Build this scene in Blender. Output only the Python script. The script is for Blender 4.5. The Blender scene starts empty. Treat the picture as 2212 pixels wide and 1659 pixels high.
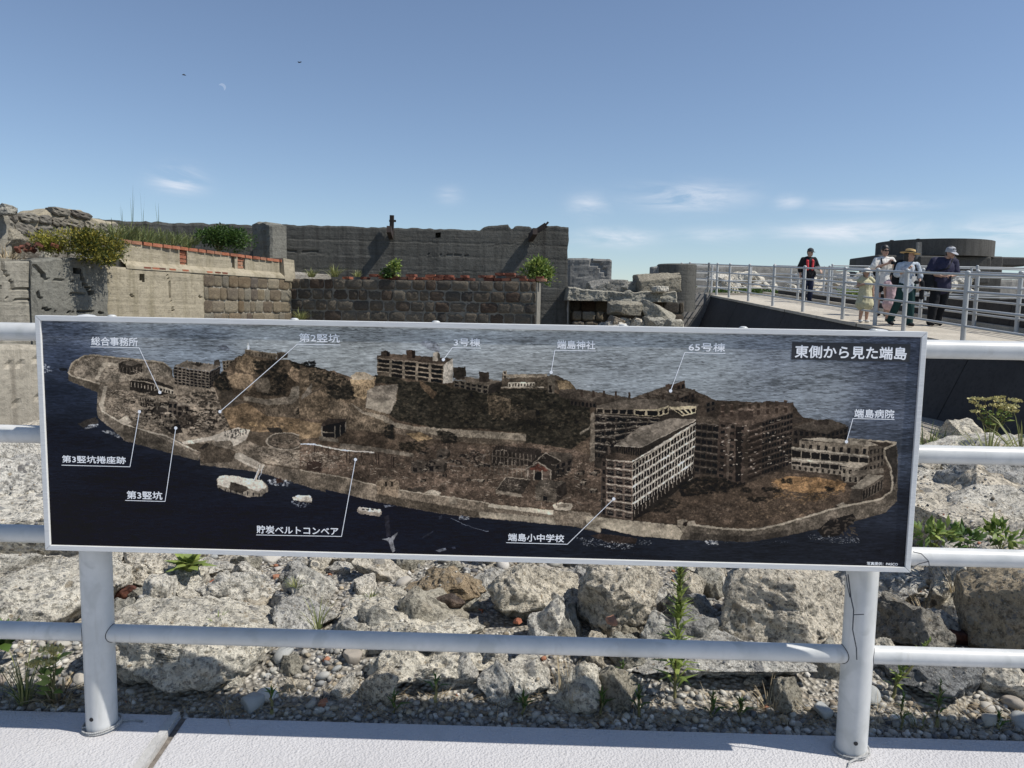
import bpy, bmesh, math, random
import numpy as np
from mathutils import Vector, Matrix, Quaternion

scene = bpy.context.scene
COL = scene.collection
PI = math.pi
R_ = math.radians

# ------------------------------------------------------------------ camera
CAM_H = 1.2
PITCH, ROLL = R_(5.8), R_(1.03)
_F = Vector((0, math.cos(PITCH), -math.sin(PITCH)))
_U0 = Vector((0, math.sin(PITCH), math.cos(PITCH)))
_R0 = Vector((1, 0, 0))
_R = _R0 * math.cos(ROLL) + _U0 * math.sin(ROLL)
_U = _U0 * math.cos(ROLL) - _R0 * math.sin(ROLL)
cam_data = bpy.data.cameras.new('camera')
cam = bpy.data.objects.new('camera', cam_data)
COL.objects.link(cam)
m4 = Matrix((( _R.x, _U.x, -_F.x, 0), (_R.y, _U.y, -_F.y, 0), (_R.z, _U.z, -_F.z, CAM_H), (0, 0, 0, 1)))
cam.matrix_world = m4
cam_data.sensor_width = 36
cam_data.lens = 36 * 0.75
cam_data.clip_start = 0.05
cam_data.clip_end = 6000
scene.camera = cam

# ------------------------------------------------------------------ sun, sky, exposure
SUN_AZ, SUN_EL = R_(103.0), R_(53.0)          # azimuth clockwise from +Y (straight ahead)
sun_dir = Vector((math.sin(SUN_AZ) * math.cos(SUN_EL), math.cos(SUN_AZ) * math.cos(SUN_EL), math.sin(SUN_EL)))
sd = bpy.data.lights.new('sun', 'SUN')
sd.energy = 5.0
sd.angle = R_(0.5)
sd.color = (1.0, 0.955, 0.88)
sun = bpy.data.objects.new('sun', sd)
sun.rotation_euler = sun_dir.to_track_quat('Z', 'Y').to_euler()
COL.objects.link(sun)

world = bpy.data.worlds.new('World')
scene.world = world
world.use_nodes = True
wn, wl = world.node_tree.nodes, world.node_tree.links
wn.clear()


def wnode(t, **kw):
    n = wn.new(t)
    for k, v in kw.items():
        setattr(n, k, v)
    return n


def wmath(op, a, b=None, c=None):
    n = wn.new('ShaderNodeMath')
    n.operation = op
    for i, v in enumerate((a, b, c)):
        if v is None:
            continue
        if isinstance(v, (int, float)):
            n.inputs[i].default_value = v
        else:
            wl.new(v, n.inputs[i])
    return n.outputs[0]


sky = wnode('ShaderNodeTexSky', sky_type='NISHITA', sun_disc=False, sun_elevation=SUN_EL, sun_rotation=SUN_AZ)
sky.altitude = 0
sky.air_density = 1.0
sky.dust_density = 0.0
sky.ozone_density = 6.0
hsv = wnode('ShaderNodeHueSaturation')
hsv.inputs['Saturation'].default_value = 0.87
wl.new(sky.outputs[0], hsv.inputs['Color'])
tc = wnode('ShaderNodeTexCoord')
sep = wnode('ShaderNodeSeparateXYZ')
wl.new(tc.outputs['Generated'], sep.inputs[0])
az = wmath('ARCTAN2', sep.outputs[0], sep.outputs[1])
el = wmath('ARCSINE', sep.outputs[2])
cmb = wnode('ShaderNodeCombineXYZ')
wl.new(wmath('MULTIPLY', az, 9.0), cmb.inputs[0])
wl.new(wmath('MULTIPLY', wmath('ADD', el, wmath('MULTIPLY', az, 0.04)), 42.0), cmb.inputs[1])
noi = wnode('ShaderNodeTexNoise')
noi.inputs['Scale'].default_value = 1.0
noi.inputs['Detail'].default_value = 7
noi.inputs['Roughness'].default_value = 0.62
noi.inputs['Distortion'].default_value = 0.5
wl.new(cmb.outputs[0], noi.inputs['Vector'])
# wisps of cirrus low over the horizon, all the way round
acc = None
for (a0, e0, wa, we, s) in ((-23.3, 7.9, 1.25, 0.7, 1.15), (12.4, 7.9, 3.2, 0.75, 0.9), (7.3, 5.1, 2.6, 0.55, 0.75),
                            (5.3, 7.3, 1.2, 0.8, 0.5), (23.8, 5.4, 4.6, 0.6, 0.85), (32.6, 5.0, 4.0, 0.8, 0.95),
                            (24.5, 7.1, 3.4, 0.35, 0.5), (14.5, 5.2, 2.4, 0.5, 0.55), (19.3, 7.4, 0.9, 0.5, 0.5),
                            (-4.8, 7.9, 0.8, 0.5, 0.35), (-75, 6, 8, 1.0, 0.8), (80, 6, 9, 1.0, 0.8), (140, 7, 10, 1.2, 0.8), (-140, 6, 9, 1.0, 0.8)):
    da = wmath('DIVIDE', wmath('SUBTRACT', az, R_(a0)), R_(wa))
    de = wmath('DIVIDE', wmath('SUBTRACT', el, R_(e0)), R_(we))
    q = wmath('ADD', wmath('MULTIPLY', da, da), wmath('MULTIPLY', de, de))
    g = wmath('MULTIPLY', wmath('POWER', 2.718, wmath('MULTIPLY', q, -0.9)), s)
    acc = g if acc is None else wmath('MAXIMUM', acc, g)
mr = wnode('ShaderNodeMapRange')
mr.inputs[1].default_value = 0.36
mr.inputs[2].default_value = 0.68
wl.new(noi.outputs['Fac'], mr.inputs[0])
cl = wmath('MULTIPLY', acc, mr.outputs[0])
cl = wmath('MINIMUM', wmath('MULTIPLY', cl, 1.15), 0.8)
mix = wnode('ShaderNodeMix', data_type='RGBA')
wl.new(cl, mix.inputs['Factor'])
wl.new(hsv.outputs[0], mix.inputs['A'])
mix.inputs['B'].default_value = (7.6, 7.9, 8.6, 1)
# pale daytime moon: a half disc in the sky dome
def _dir(px, py):
    v = _R * ((px - 1106) / 1659) - _U * ((py - 829.5) / 1659) + _F
    return v.normalized()
md, ms = _dir(480, 188), _dir(475.5, 192.5)
def wdot(v):
    n = wn.new('ShaderNodeVectorMath'); n.operation = 'DOT_PRODUCT'
    wl.new(tc.outputs['Generated'], n.inputs[0]); n.inputs[1].default_value = v
    return n.outputs['Value']
disc = wmath('GREATER_THAN', wdot(md), math.cos(0.0040))
cut = wmath('SUBTRACT', 1.0, wmath('GREATER_THAN', wdot(ms), math.cos(0.0042)))
moon = wmath('MULTIPLY', wmath('MULTIPLY', disc, cut), 0.2)
mix2 = wnode('ShaderNodeMix', data_type='RGBA')
wl.new(moon, mix2.inputs['Factor'])
wl.new(mix.outputs['Result'], mix2.inputs['A'])
mix2.inputs['B'].default_value = (7.0, 7.6, 8.6, 1)
bg = wnode('ShaderNodeBackground')
bg.inputs['Strength'].default_value = 0.113
wl.new(mix2.outputs['Result'], bg.inputs['Color'])
wo = wnode('ShaderNodeOutputWorld')
wl.new(bg.outputs[0], wo.inputs[0])

vs = scene.view_settings
vs.view_transform = 'Standard'
vs.look = 'None'
vs.exposure = 0.0
vs.gamma = 1.0
vs.use_curve_mapping = False

# ------------------------------------------------------------------ geometry of the view used to survey the place
def P(px, py, depth):
    """world point seen at photo position (2212-wide scale) at a forward distance"""
    v = _R * ((px - 1106) / 1659) - _U * ((py - 829.5) / 1659) + _F
    return Vector((0, 0, CAM_H)) + v * depth


def PY(px, py, y):
    v = _R * ((px - 1106) / 1659) - _U * ((py - 829.5) / 1659) + _F
    return Vector((0, 0, CAM_H)) + v * (y / v.y)


# ------------------------------------------------------------------ numpy noise
def _hash(ix, iy, iz, seed):
    h = (ix.astype(np.int64) * 374761393 + iy.astype(np.int64) * 668265263 + iz.astype(np.int64) * 2147483647 + seed * 1274126177) & 0xffffffff
    h = ((h ^ (h >> 13)) * 1274126177) & 0xffffffff
    h = (h ^ (h >> 16)) & 0xffffffff
    return h.astype(np.float64) / 4294967295.0


def vnoise(p, seed=0):
    f = np.floor(p)
    t = p - f
    t = t * t * (3 - 2 * t)
    i = f.astype(np.int64)
    out = 0
    for dx in (0, 1):
        wx = t[..., 0] if dx else 1 - t[..., 0]
        for dy in (0, 1):
            wy = t[..., 1] if dy else 1 - t[..., 1]
            for dz in (0, 1):
                wz = t[..., 2] if dz else 1 - t[..., 2]
                out = out + wx * wy * wz * _hash(i[..., 0] + dx, i[..., 1] + dy, i[..., 2] + dz, seed)
    return out


def fbm(p, octaves=4, seed=0, rough=0.5):
    s, a, tot = 0, 1.0, 0
    for o in range(octaves):
        s = s + a * (vnoise(p * (2.03 ** o) + o * 17.3, seed + o * 31) - 0.5)
        tot += a
        a *= rough
    return s / tot * 2


def worley(p, seed=0):
    f = np.floor(p).astype(np.int64)
    best = np.full(p.shape[:-1], 9.0)
    for dx in (-1, 0, 1):
        for dy in (-1, 0, 1):
            for dz in (-1, 0, 1):
                c = f + np.array([dx, dy, dz])
                q = np.stack([_hash(c[..., 0], c[..., 1], c[..., 2], seed + k * 101) for k in range(3)], -1)
                d = ((c + q - p) ** 2).sum(-1)
                best = np.minimum(best, d)
    return np.sqrt(best)


# ------------------------------------------------------------------ objects
def tag(o, label=None, cat=None, group=None, kind=None):
    if label: o['label'] = label
    if cat: o['category'] = cat
    if group: o['group'] = group
    if kind: o['kind'] = kind
    return o


def link(name, mesh, mat=None, parent=None, smooth=False):
    o = bpy.data.objects.new(name, mesh)
    COL.objects.link(o)
    if mat is not None and len(mesh.materials) == 0:
        mesh.materials.append(mat)
    if parent is not None:
        o.parent = parent
    if smooth:
        mesh.polygons.foreach_set('use_smooth', [True] * len(mesh.polygons))
    return o


def empty(name, loc=(0, 0, 0), label=None, cat=None, group=None):
    o = bpy.data.objects.new(name, None)
    o.empty_display_size = 0.1
    COL.objects.link(o)
    o.location = loc
    return tag(o, label, cat, group)


def np_mesh(name, verts, faces):
    """verts (n,3) array, faces (m,3|4) array or list of tuples"""
    me = bpy.data.meshes.new(name)
    verts = np.asarray(verts, dtype=np.float32)
    if isinstance(faces, np.ndarray):
        k = faces.shape[1]
        me.vertices.add(len(verts))
        me.vertices.foreach_set('co', verts.ravel())
        me.loops.add(faces.size)
        me.loops.foreach_set('vertex_index', faces.ravel().astype(np.int32))
        me.polygons.add(len(faces))
        me.polygons.foreach_set('loop_start', np.arange(0, faces.size, k, dtype=np.int32))
        me.update(calc_edges=True)
        me.validate()
    else:
        me.from_pydata([tuple(v) for v in verts.tolist()], [], faces)
        me.update()
    return me


class MB:
    """collects simple shapes into one mesh (one part)"""
    def __init__(s):
        s.v, s.f = [], []

    def add(s, verts, faces):
        b = len(s.v)
        s.v += [tuple(v) for v in verts]
        s.f += [tuple(b + i for i in f) for f in faces]
        return s

    def box(s, lo, hi, M=None):
        x0, y0, z0 = lo
        x1, y1, z1 = hi
        vs_ = [Vector(c) for c in ((x0, y0, z0), (x1, y0, z0), (x1, y1, z0), (x0, y1, z0), (x0, y0, z1), (x1, y0, z1), (x1, y1, z1), (x0, y1, z1))]
        if M is not None:
            vs_ = [M @ v for v in vs_]
        return s.add(vs_, [(0, 3, 2, 1), (4, 5, 6, 7), (0, 1, 5, 4), (1, 2, 6, 5), (2, 3, 7, 6), (3, 0, 4, 7)])

    def bar(s, a, b, w, h, up=(0, 0, 1)):
        a, b = Vector(a), Vector(b)
        d = (b - a).normalized()
        u = Vector(up)
        r = d.cross(u)
        if r.length < 1e-5:
            r = d.cross(Vector((1, 0, 0)))
        r.normalize()
        u = r.cross(d)
        c = [(-w / 2, -h / 2), (w / 2, -h / 2), (w / 2, h / 2), (-w / 2, h / 2)]
        vs_ = [a + r * x + u * y for x, y in c] + [b + r * x + u * y for x, y in c]
        return s.add(vs_, [(0, 1, 2, 3), (7, 6, 5, 4), (0, 4, 5, 1), (1, 5, 6, 2), (2, 6, 7, 3), (3, 7, 4, 0)])

    def tube(s, pts, rad, n=12, cap=True):
        pts = [Vector(p) for p in pts]
        if not isinstance(rad, (list, tuple)):
            rad = [rad] * len(pts)
        rings = []
        for i, p in enumerate(pts):
            d = (pts[min(i + 1, len(pts) - 1)] - pts[max(i - 1, 0)]).normalized()
            r = d.cross(Vector((0, 0, 1)))
            if r.length < 0.05:
                r = d.cross(Vector((0, 1, 0)))
            r.normalize()
            u = r.cross(d)
            rings.append([p + (r * math.cos(2 * PI * k / n) + u * math.sin(2 * PI * k / n)) * rad[i] for k in range(n)])
        vs_ = [v for ring in rings for v in ring]
        fs = []
        for i in range(len(pts) - 1):
            for k in range(n):
                k2 = (k + 1) % n
                fs.append((i * n + k, i * n + k2, (i + 1) * n + k2, (i + 1) * n + k))
        if cap:
            fs.append(tuple(range(n)))
            fs.append(tuple((len(pts) - 1) * n + k for k in reversed(range(n))))
        return s.add(vs_, fs)

    def lathe(s, prof, n=24, M=None):
        vs_, fs = [], []
        for (r, z) in prof:
            for k in range(n):
                v = Vector((r * math.cos(2 * PI * k / n), r * math.sin(2 * PI * k / n), z))
                vs_.append(M @ v if M is not None else v)
        for i in range(len(prof) - 1):
            for k in range(n):
                k2 = (k + 1) % n
                fs.append((i * n + k, i * n + k2, (i + 1) * n + k2, (i + 1) * n + k))
        fs.append(tuple(reversed(range(n))))
        fs.append(tuple((len(prof) - 1) * n + k for k in range(n)))
        return s.add(vs_, fs)

    def build(s, name, mat, parent=None, smooth=False, auto=None):
        me = np_mesh(name, np.array([tuple(v) for v in s.v]), [tuple(f) for f in s.f])
        o = link(name, me, mat, parent, smooth)
        if auto:
            try:
                me.set_sharp_from_angle(angle=auto)
            except Exception:
                pass
        return o


# ------------------------------------------------------------------ materials
def srgb(r, g, b):
    def c(x):
        x = x / 255
        return x / 12.92 if x <= 0.04045 else ((x + 0.055) / 1.055) ** 2.4
    return (c(r), c(g), c(b))


class NT:
    """small helper around a material node tree"""
    def __init__(s, name):
        s.m = bpy.data.materials.new(name)
        s.m.use_nodes = True
        s.n, s.l = s.m.node_tree.nodes, s.m.node_tree.links
        s.n.clear()
        s.out = s.n.new('ShaderNodeOutputMaterial')
        s.b = s.n.new('ShaderNodeBsdfPrincipled')
        s.l.new(s.b.outputs[0], s.out.inputs[0])
        s._tc = None

    def co(s, which='Object'):
        if s._tc is None:
            s._tc = s.n.new('ShaderNodeTexCoord')
        return s._tc.outputs[which]

    def set(s, inp, v):
        sock = s.b.inputs[inp]
        if hasattr(v, 'is_linked') or hasattr(v, 'links'):
            s.l.new(v, sock)
        else:
            sock.default_value = v if not (isinstance(v, tuple) and len(v) == 3 and sock.type == 'RGBA') else v + (1,)

    def mapping(s, vec, scale=(1, 1, 1), rot=(0, 0, 0)):
        n = s.n.new('ShaderNodeMapping')
        s.l.new(vec, n.inputs[0])
        n.inputs['Scale'].default_value = scale
        n.inputs['Rotation'].default_value = rot
        return n.outputs[0]

    def noise(s, vec, scale, detail=4, rough=0.55, dist=0.0, out='Fac'):
        n = s.n.new('ShaderNodeTexNoise')
        s.l.new(vec, n.inputs['Vector'])
        n.inputs['Scale'].default_value = scale
        n.inputs['Detail'].default_value = detail
        n.inputs['Roughness'].default_value = rough
        n.inputs['Distortion'].default_value = dist
        return n.outputs[out]

    def voro(s, vec, scale, feature='F1', out='Distance', rnd=1.0):
        n = s.n.new('ShaderNodeTexVoronoi')
        n.feature = feature
        s.l.new(vec, n.inputs['Vector'])
        n.inputs['Scale'].default_value = scale
        n.inputs['Randomness'].default_value = rnd
        return n.outputs[out]

    def ramp(s, fac, stops, interp='LINEAR'):
        n = s.n.new('ShaderNodeValToRGB')
        n.color_ramp.interpolation = interp
        e = n.color_ramp.elements
        while len(e) < len(stops):
            e.new(0.5)
        for i, (p, c) in enumerate(stops):
            e[i].position = p
            if isinstance(c, (int, float)):
                c = (c, c, c)
            e[i].color = tuple(c) + (1,)
        s.l.new(fac, n.inputs[0])
        return n.outputs[0]

    def mix(s, fac, a, b, blend='MIX'):
        n = s.n.new('ShaderNodeMix')
        n.data_type = 'RGBA'
        n.blend_type = blend
        for sock, v in ((n.inputs['Factor'], fac), (n.inputs['A'], a), (n.inputs['B'], b)):
            if isinstance(v, (int, float)):
                sock.default_value = v
            elif isinstance(v, tuple):
                sock.default_value = v + (1,) if len(v) == 3 else v
            else:
                s.l.new(v, sock)
        return n.outputs['Result']

    def math(s, op, a, b=0.0):
        n = s.n.new('ShaderNodeMath')
        n.operation = op
        for i, v in enumerate((a, b)):
            if isinstance(v, (int, float)):
                n.inputs[i].default_value = v
            else:
                s.l.new(v, n.inputs[i])
        return n.outputs[0]

    def sepz(s, vec, i):
        n = s.n.new('ShaderNodeSeparateXYZ')
        s.l.new(vec, n.inputs[0])
        return n.outputs[i]

    def rand(s):
        n = s.n.new('ShaderNodeObjectInfo')
        return n.outputs['Random']

    def attr(s, name):
        n = s.n.new('ShaderNodeAttribute')
        n.attribute_name = name
        return n.outputs['Color']

    def bump(s, h, strength=0.3, dist=0.01, prev=None):
        n = s.n.new('ShaderNodeBump')
        n.inputs['Strength'].default_value = strength
        n.inputs['Distance'].default_value = dist
        s.l.new(h, n.inputs['Height'])
        if prev is not None:
            s.l.new(prev, n.inputs['Normal'])
        return n.outputs[0]

    def finish(s, color, rough=0.8, normal=None, metal=0.0, spec=None):
        s.set('Base Color', color)
        s.set('Roughness', rough)
        s.set('Metallic', metal)
        if spec is not None:
            s.set('Specular IOR Level', spec)
        if normal is not None:
            s.l.new(normal, s.b.inputs['Normal'])
        return s.m


def simple(name, col, rough=0.7, var=0.15, scale=8.0, bump=0.0, bscale=40, metal=0.0, rnd=0.0, spec=None):
    t = NT(name)
    c = t.co()
    n = t.noise(c, scale, 5, 0.6)
    dark = tuple(x * (1 - var) for x in col)
    lite = tuple(min(1, x * (1 + var)) for x in col)
    colr = t.ramp(n, [(0.3, dark), (0.7, lite)])
    if rnd > 0:
        k = t.ramp(t.rand(), [(0, 1 - rnd), (1, 1 + rnd)])
        colr = t.mix(1.0, colr, k, 'MULTIPLY')
    nrm = t.bump(t.noise(c, bscale, 4, 0.6), bump, 0.01) if bump > 0 else None
    return t.finish(colr, rough, nrm, metal, spec)


M = {}
# white painted aluminium of the near fence
t = NT('painted_metal')
c = t.co()
n1 = t.noise(c, 5, 5, 0.65)
n2 = t.noise(t.mapping(c, (30, 30, 4)), 1.0, 4, 0.6)
n3 = t.noise(c, 13, 3, 0.5, 0.6)
col = t.mix(t.ramp(n1, [(0.42, 0.0), (0.62, 1.0)]), (0.52, 0.53, 0.52), (0.63, 0.63, 0.615))
col = t.mix(t.ramp(n2, [(0.55, 0.0), (0.75, 0.35)]), col, (0.50, 0.51, 0.495))
col = t.mix(t.ramp(n3, [(0.58, 0.0), (0.68, 0.5)]), col, (0.42, 0.43, 0.41))
col = t.mix(t.ramp(t.noise(t.mapping(c, (16, 16, 1.5)), 1.0, 5, 0.7), [(0.60, 0.0), (0.72, 0.4)]), col, (0.36, 0.34, 0.30))
M['fence'] = t.finish(col, t.ramp(n1, [(0.3, 0.30), (0.7, 0.46)]), t.bump(n2, 0.05, 0.002), 0.0, 0.5)
# brushed aluminium frame
t = NT('aluminium_frame')
c = t.co()
n = t.noise(t.mapping(c, (4, 60, 60)), 6, 4, 0.6)
M['frame'] = t.finish(t.ramp(n, [(0.3, (0.60, 0.60, 0.59)), (0.7, (0.72, 0.72, 0.70))]), 0.38, t.bump(n, 0.08, 0.001), 0.0)
M['black_gap'] = simple('dark_gap', (0.02, 0.02, 0.022), 0.8)
# ramp railings, galvanised
M['rail'] = simple('galvanised_rail', (0.46, 0.47, 0.465), 0.42, 0.08, 3, 0, 40, 0.0)
# painted pavement
t = NT('pavement_coat')
c = t.co()
n1 = t.noise(c, 1.7, 5, 0.6)
n2 = t.noise(c, 120, 3, 0.6)
n3 = t.noise(c, 34, 4, 0.65, 0.5)
v = t.voro(c, 150)
col = t.ramp(n1, [(0.3, (0.46, 0.45, 0.455)), (0.72, (0.54, 0.53, 0.53))])
col = t.mix(t.ramp(n2, [(0.60, 0.0), (0.78, 0.35)]), col, (0.30, 0.30, 0.31))
col = t.mix(t.ramp(t.noise(c, 6, 6, 0.7), [(0.56, 0.0), (0.72, 0.40)]), col, (0.37, 0.36, 0.34))
col = t.mix(t.ramp(t.noise(c, 2.3, 7, 0.75, 1.0), [(0.60, 0.0), (0.70, 0.35)]), col, (0.34, 0.32, 0.29))
nb = t.bump(n3, 0.4, 0.006)
nb = t.bump(t.noise(c, 110, 3, 0.6), 0.7, 0.004, nb)
nb = t.bump(v, 0.6, 0.004, nb)
M['pavement'] = t.finish(col, 0.85, nb)
M['joint'] = simple('joint_mortar', (0.17, 0.15, 0.13), 0.95, 0.4, 60, 0.6, 90)
M['joint_lip'] = simple('joint_lip', (0.46, 0.45, 0.43), 0.85, 0.15, 20, 0.5, 80)


def conglomerate(name, matrix, tint=1.0, warm=0.0, peb=1.0):
    t = NT(name)
    c = t.co()
    wob = t.n.new('ShaderNodeVectorMath')
    wob.operation = 'MULTIPLY_ADD'
    t.l.new(t.noise(c, 9, 3, 0.5, 0, 'Color'), wob.inputs[0])
    wob.inputs[1].default_value = (0.035, 0.035, 0.035)
    t.l.new(c, wob.inputs[2])
    wc = wob.outputs[0]
    n1 = t.noise(c, 3, 6, 0.65)
    n2 = t.noise(c, 38, 6, 0.75)
    base = t.ramp(n1, [(0.28, tuple(x * 0.72 for x in matrix)), (0.7, tuple(min(1, x * 1.15) for x in matrix))])
    base = t.mix(t.ramp(n2, [(0.40, 0.9), (0.52, 0.0)]), base, tuple(x * 0.30 for x in matrix))
    base = t.mix(t.ramp(t.noise(c, 90, 4, 0.7), [(0.55, 0.0), (0.7, 0.6)]), base, tuple(min(1, x * 1.35) for x in matrix))
    out = base
    hs = None
    for sc, lo, hi in ((17, 0.25, 0.31), (46, 0.24, 0.32), (100, 0.26, 0.36)):
        d = t.voro(wc, sc)
        cc = t.voro(wc, sc, out='Color')
        pick = t.sepz(cc, 0)
        pc = t.ramp(t.sepz(cc, 1), [(0.0, (0.16 * tint, 0.17 * tint, 0.18 * tint)), (0.3, (0.30 * tint, 0.30 * tint, 0.30 * tint)), (0.55, (0.42, 0.41, 0.37)),
                                   (0.75, (0.36, 0.29, 0.20)), (0.88, (0.50, 0.47, 0.42)), (1.0, (0.10, 0.10, 0.11))])
        msk = t.math('MULTIPLY', t.ramp(d, [(lo, 1.0), (hi, 0.0)]), t.ramp(pick, [(0.50, 0.0), (0.53, 0.85 * peb)]))
        out = t.mix(msk, out, pc)
        hh = t.math('MULTIPLY', t.math('SUBTRACT', 0.4, d), t.ramp(pick, [(0.5, 0.0), (0.53, 1.0)]))
        hs = hh if hs is None else t.math('ADD', hs, t.math('MULTIPLY', hh, 0.5))
    if warm > 0:
        out = t.mix(t.ramp(t.noise(c, 2.2, 4, 0.6), [(0.5, 0.0), (0.75, warm)]), out, (0.33, 0.22, 0.13))
    k = t.ramp(t.rand(), [(0, (0.70, 0.71, 0.73)), (0.3, (0.95, 0.94, 0.92)), (0.6, (1.0, 0.97, 0.90)), (0.8, (0.86, 0.80, 0.71)), (1, (1.08, 1.06, 1.02))])
    out = t.mix(t.ramp(t.noise(c, 1.6, 5, 0.65, 0.6), [(0.54, 0.0), (0.70, 0.4)]), out, tuple(x * 0.45 for x in matrix))
    out = t.mix(1.0, out, k, 'MULTIPLY')
    nb = t.bump(n2, 1.0, 0.03)
    nb = t.bump(hs, 0.8, 0.025, nb)
    nb = t.bump(t.noise(c, 140, 3, 0.7), 0.6, 0.004, nb)
    return t.finish(out, 0.93, nb, 0, 0.2)


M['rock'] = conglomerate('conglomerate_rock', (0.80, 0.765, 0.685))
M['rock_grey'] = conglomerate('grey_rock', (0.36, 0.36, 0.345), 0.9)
M['rock_tan'] = conglomerate('tan_rock', (0.52, 0.44, 0.33), 0.8, 0.35)
M['rock_plain'] = conglomerate('weathered_concrete', (0.48, 0.465, 0.41), 1.0, 0.0, 0.45)
M['rock_dark'] = conglomerate('dark_brown_rock', (0.13, 0.10, 0.085), 0.4, 0.5, 0.2)
t = NT('rusty_iron')
c = t.co()
n = t.noise(c, 14, 6, 0.7)
M['rust'] = t.finish(t.ramp(n, [(0.3, (0.035, 0.014, 0.010)), (0.55, (0.10, 0.035, 0.02)), (0.75, (0.20, 0.08, 0.04))]), 0.9, t.bump(n, 0.7, 0.01))
M['dark_rust'] = simple('dark_rusty_steel', (0.035, 0.024, 0.02), 0.85, 0.5, 9, 0.4, 40)
# loose stones coloured piece by piece
t = NT('loose_stone')
c = t.co()
n = t.noise(c, 45, 4, 0.6)
col = t.mix(1.0, t.attr('tint'), t.ramp(n, [(0.3, 0.72), (0.7, 1.12)]), 'MULTIPLY')
M['gravel'] = t.finish(col, 0.85, t.bump(t.noise(c, 160, 3, 0.6), 0.35, 0.004), 0, 0.3)
t = NT('cobble')
c = t.co()
n = t.noise(c, 30, 5, 0.6)
k = t.ramp(t.rand(), [(0, (0.30, 0.30, 0.29)), (0.25, (0.44, 0.42, 0.37)), (0.5, (0.36, 0.37, 0.36)), (0.75, (0.52, 0.49, 0.43)), (0.9, (0.27, 0.23, 0.19)), (1, (0.6, 0.58, 0.54))])
M['cobble'] = t.finish(t.mix(1.0, k, t.ramp(n, [(0.3, 0.75), (0.7, 1.1)]), 'MULTIPLY'), 0.8, t.bump(n, 0.35, 0.006), 0, 0.3)
t = NT('rubble_ground')
c = t.co()
d = t.voro(c, 55)
cc = t.sepz(t.voro(c, 55, out='Color'), 0)
n = t.noise(c, 2.0, 5, 0.6)
col = t.ramp(cc, [(0, (0.22, 0.21, 0.19)), (0.4, (0.42, 0.395, 0.35)), (0.75, (0.54, 0.51, 0.45)), (1, (0.30, 0.25, 0.19))])
col = t.mix(t.ramp(d, [(0.3, 0.0), (0.6, 0.75)]), col, (0.15, 0.135, 0.11))
col = t.mix(t.ramp(n, [(0.45, 0.0), (0.7, 0.6)]), col, (0.40, 0.36, 0.29))
M['ground'] = t.finish(col, 0.95, t.bump(d, 1.0, 0.02))
M['sea'] = simple('sea_water', (0.02, 0.05, 0.09), 0.12, 0.3, 0.05, 0.3, 1.2)


def concrete(name, base, stain, plank=0.0, streak=0.4, rough_bump=0.5, pits=0.5):
    t = NT(name)
    c = t.co()
    n1 = t.noise(c, 0.9, 6, 0.65)
    n2 = t.noise(c, 14, 6, 0.7)
    st = t.noise(t.mapping(c, (5, 5, 0.35)), 1.0, 5, 0.65)
    col = t.ramp(n1, [(0.3, tuple(x * 0.75 for x in base)), (0.7, tuple(x * 1.15 for x in base))])
    col = t.mix(t.ramp(st, [(0.48, 0.0), (0.68, streak)]), col, stain)
    col = t.mix(t.ramp(n2, [(0.36, 0.55), (0.5, 0.0)]), col, tuple(x * 0.5 for x in base))
    col = t.mix(t.ramp(t.noise(c, 45, 3, 0.6), [(0.62, 0.0), (0.72, pits)]), col, tuple(x * 0.35 for x in base))
    nb = t.bump(n2, rough_bump, 0.03)
    nb = t.bump(t.noise(c, 60, 4, 0.7), rough_bump * 0.8, 0.012, nb)
    if plank > 0:
        ln = t.noise(t.mapping(c, (0.35, 0.35, 7.5)), 1.0, 4, 0.6)
        nb = t.bump(ln, plank, 0.05, nb)
        col = t.mix(t.ramp(ln, [(0.3, 0.6), (0.46, 0.0)]), col, tuple(x * 0.45 for x in base))
    return t.finish(col, 0.92, nb, 0, 0.25)


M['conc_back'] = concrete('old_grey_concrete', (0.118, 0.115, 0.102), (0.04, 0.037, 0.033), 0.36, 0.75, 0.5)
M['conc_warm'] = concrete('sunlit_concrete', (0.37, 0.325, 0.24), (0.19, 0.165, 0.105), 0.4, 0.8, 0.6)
M['conc_rough'] = concrete('rough_aggregate_concrete', (0.20, 0.195, 0.168), (0.10, 0.096, 0.083), 0.2, 0.6, 1.0, 0.9)
M['conc_left'] = concrete('board_marked_concrete', (0.29, 0.27, 0.225), (0.14, 0.13, 0.105), 0.5, 0.7, 0.7)
M['conc_stained'] = concrete('streaked_concrete', (0.42, 0.38, 0.31), (0.13, 0.11, 0.085), 0.0, 0.85)
M['conc_far'] = concrete('far_concrete', (0.24, 0.235, 0.22), (0.12, 0.115, 0.105), 0.25, 0.5)
M['conc_tower'] = concrete('tower_concrete', (0.10, 0.096, 0.088), (0.05, 0.047, 0.042), 0.0, 0.6)
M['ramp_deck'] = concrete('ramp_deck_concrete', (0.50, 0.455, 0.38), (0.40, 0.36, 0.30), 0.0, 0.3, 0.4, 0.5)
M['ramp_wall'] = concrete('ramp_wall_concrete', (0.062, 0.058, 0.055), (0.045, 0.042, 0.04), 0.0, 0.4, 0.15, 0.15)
M['abut'] = concrete('block_concrete', (0.26, 0.25, 0.235), (0.15, 0.14, 0.13), 0.0, 0.4)
M['mortar'] = simple('mortar', (0.30, 0.275, 0.225), 0.95, 0.3, 6, 0.7, 30)
M['mortar_dark'] = simple('mortar_dark', (0.19, 0.178, 0.15), 0.95, 0.3, 6, 0.7, 30)


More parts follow.
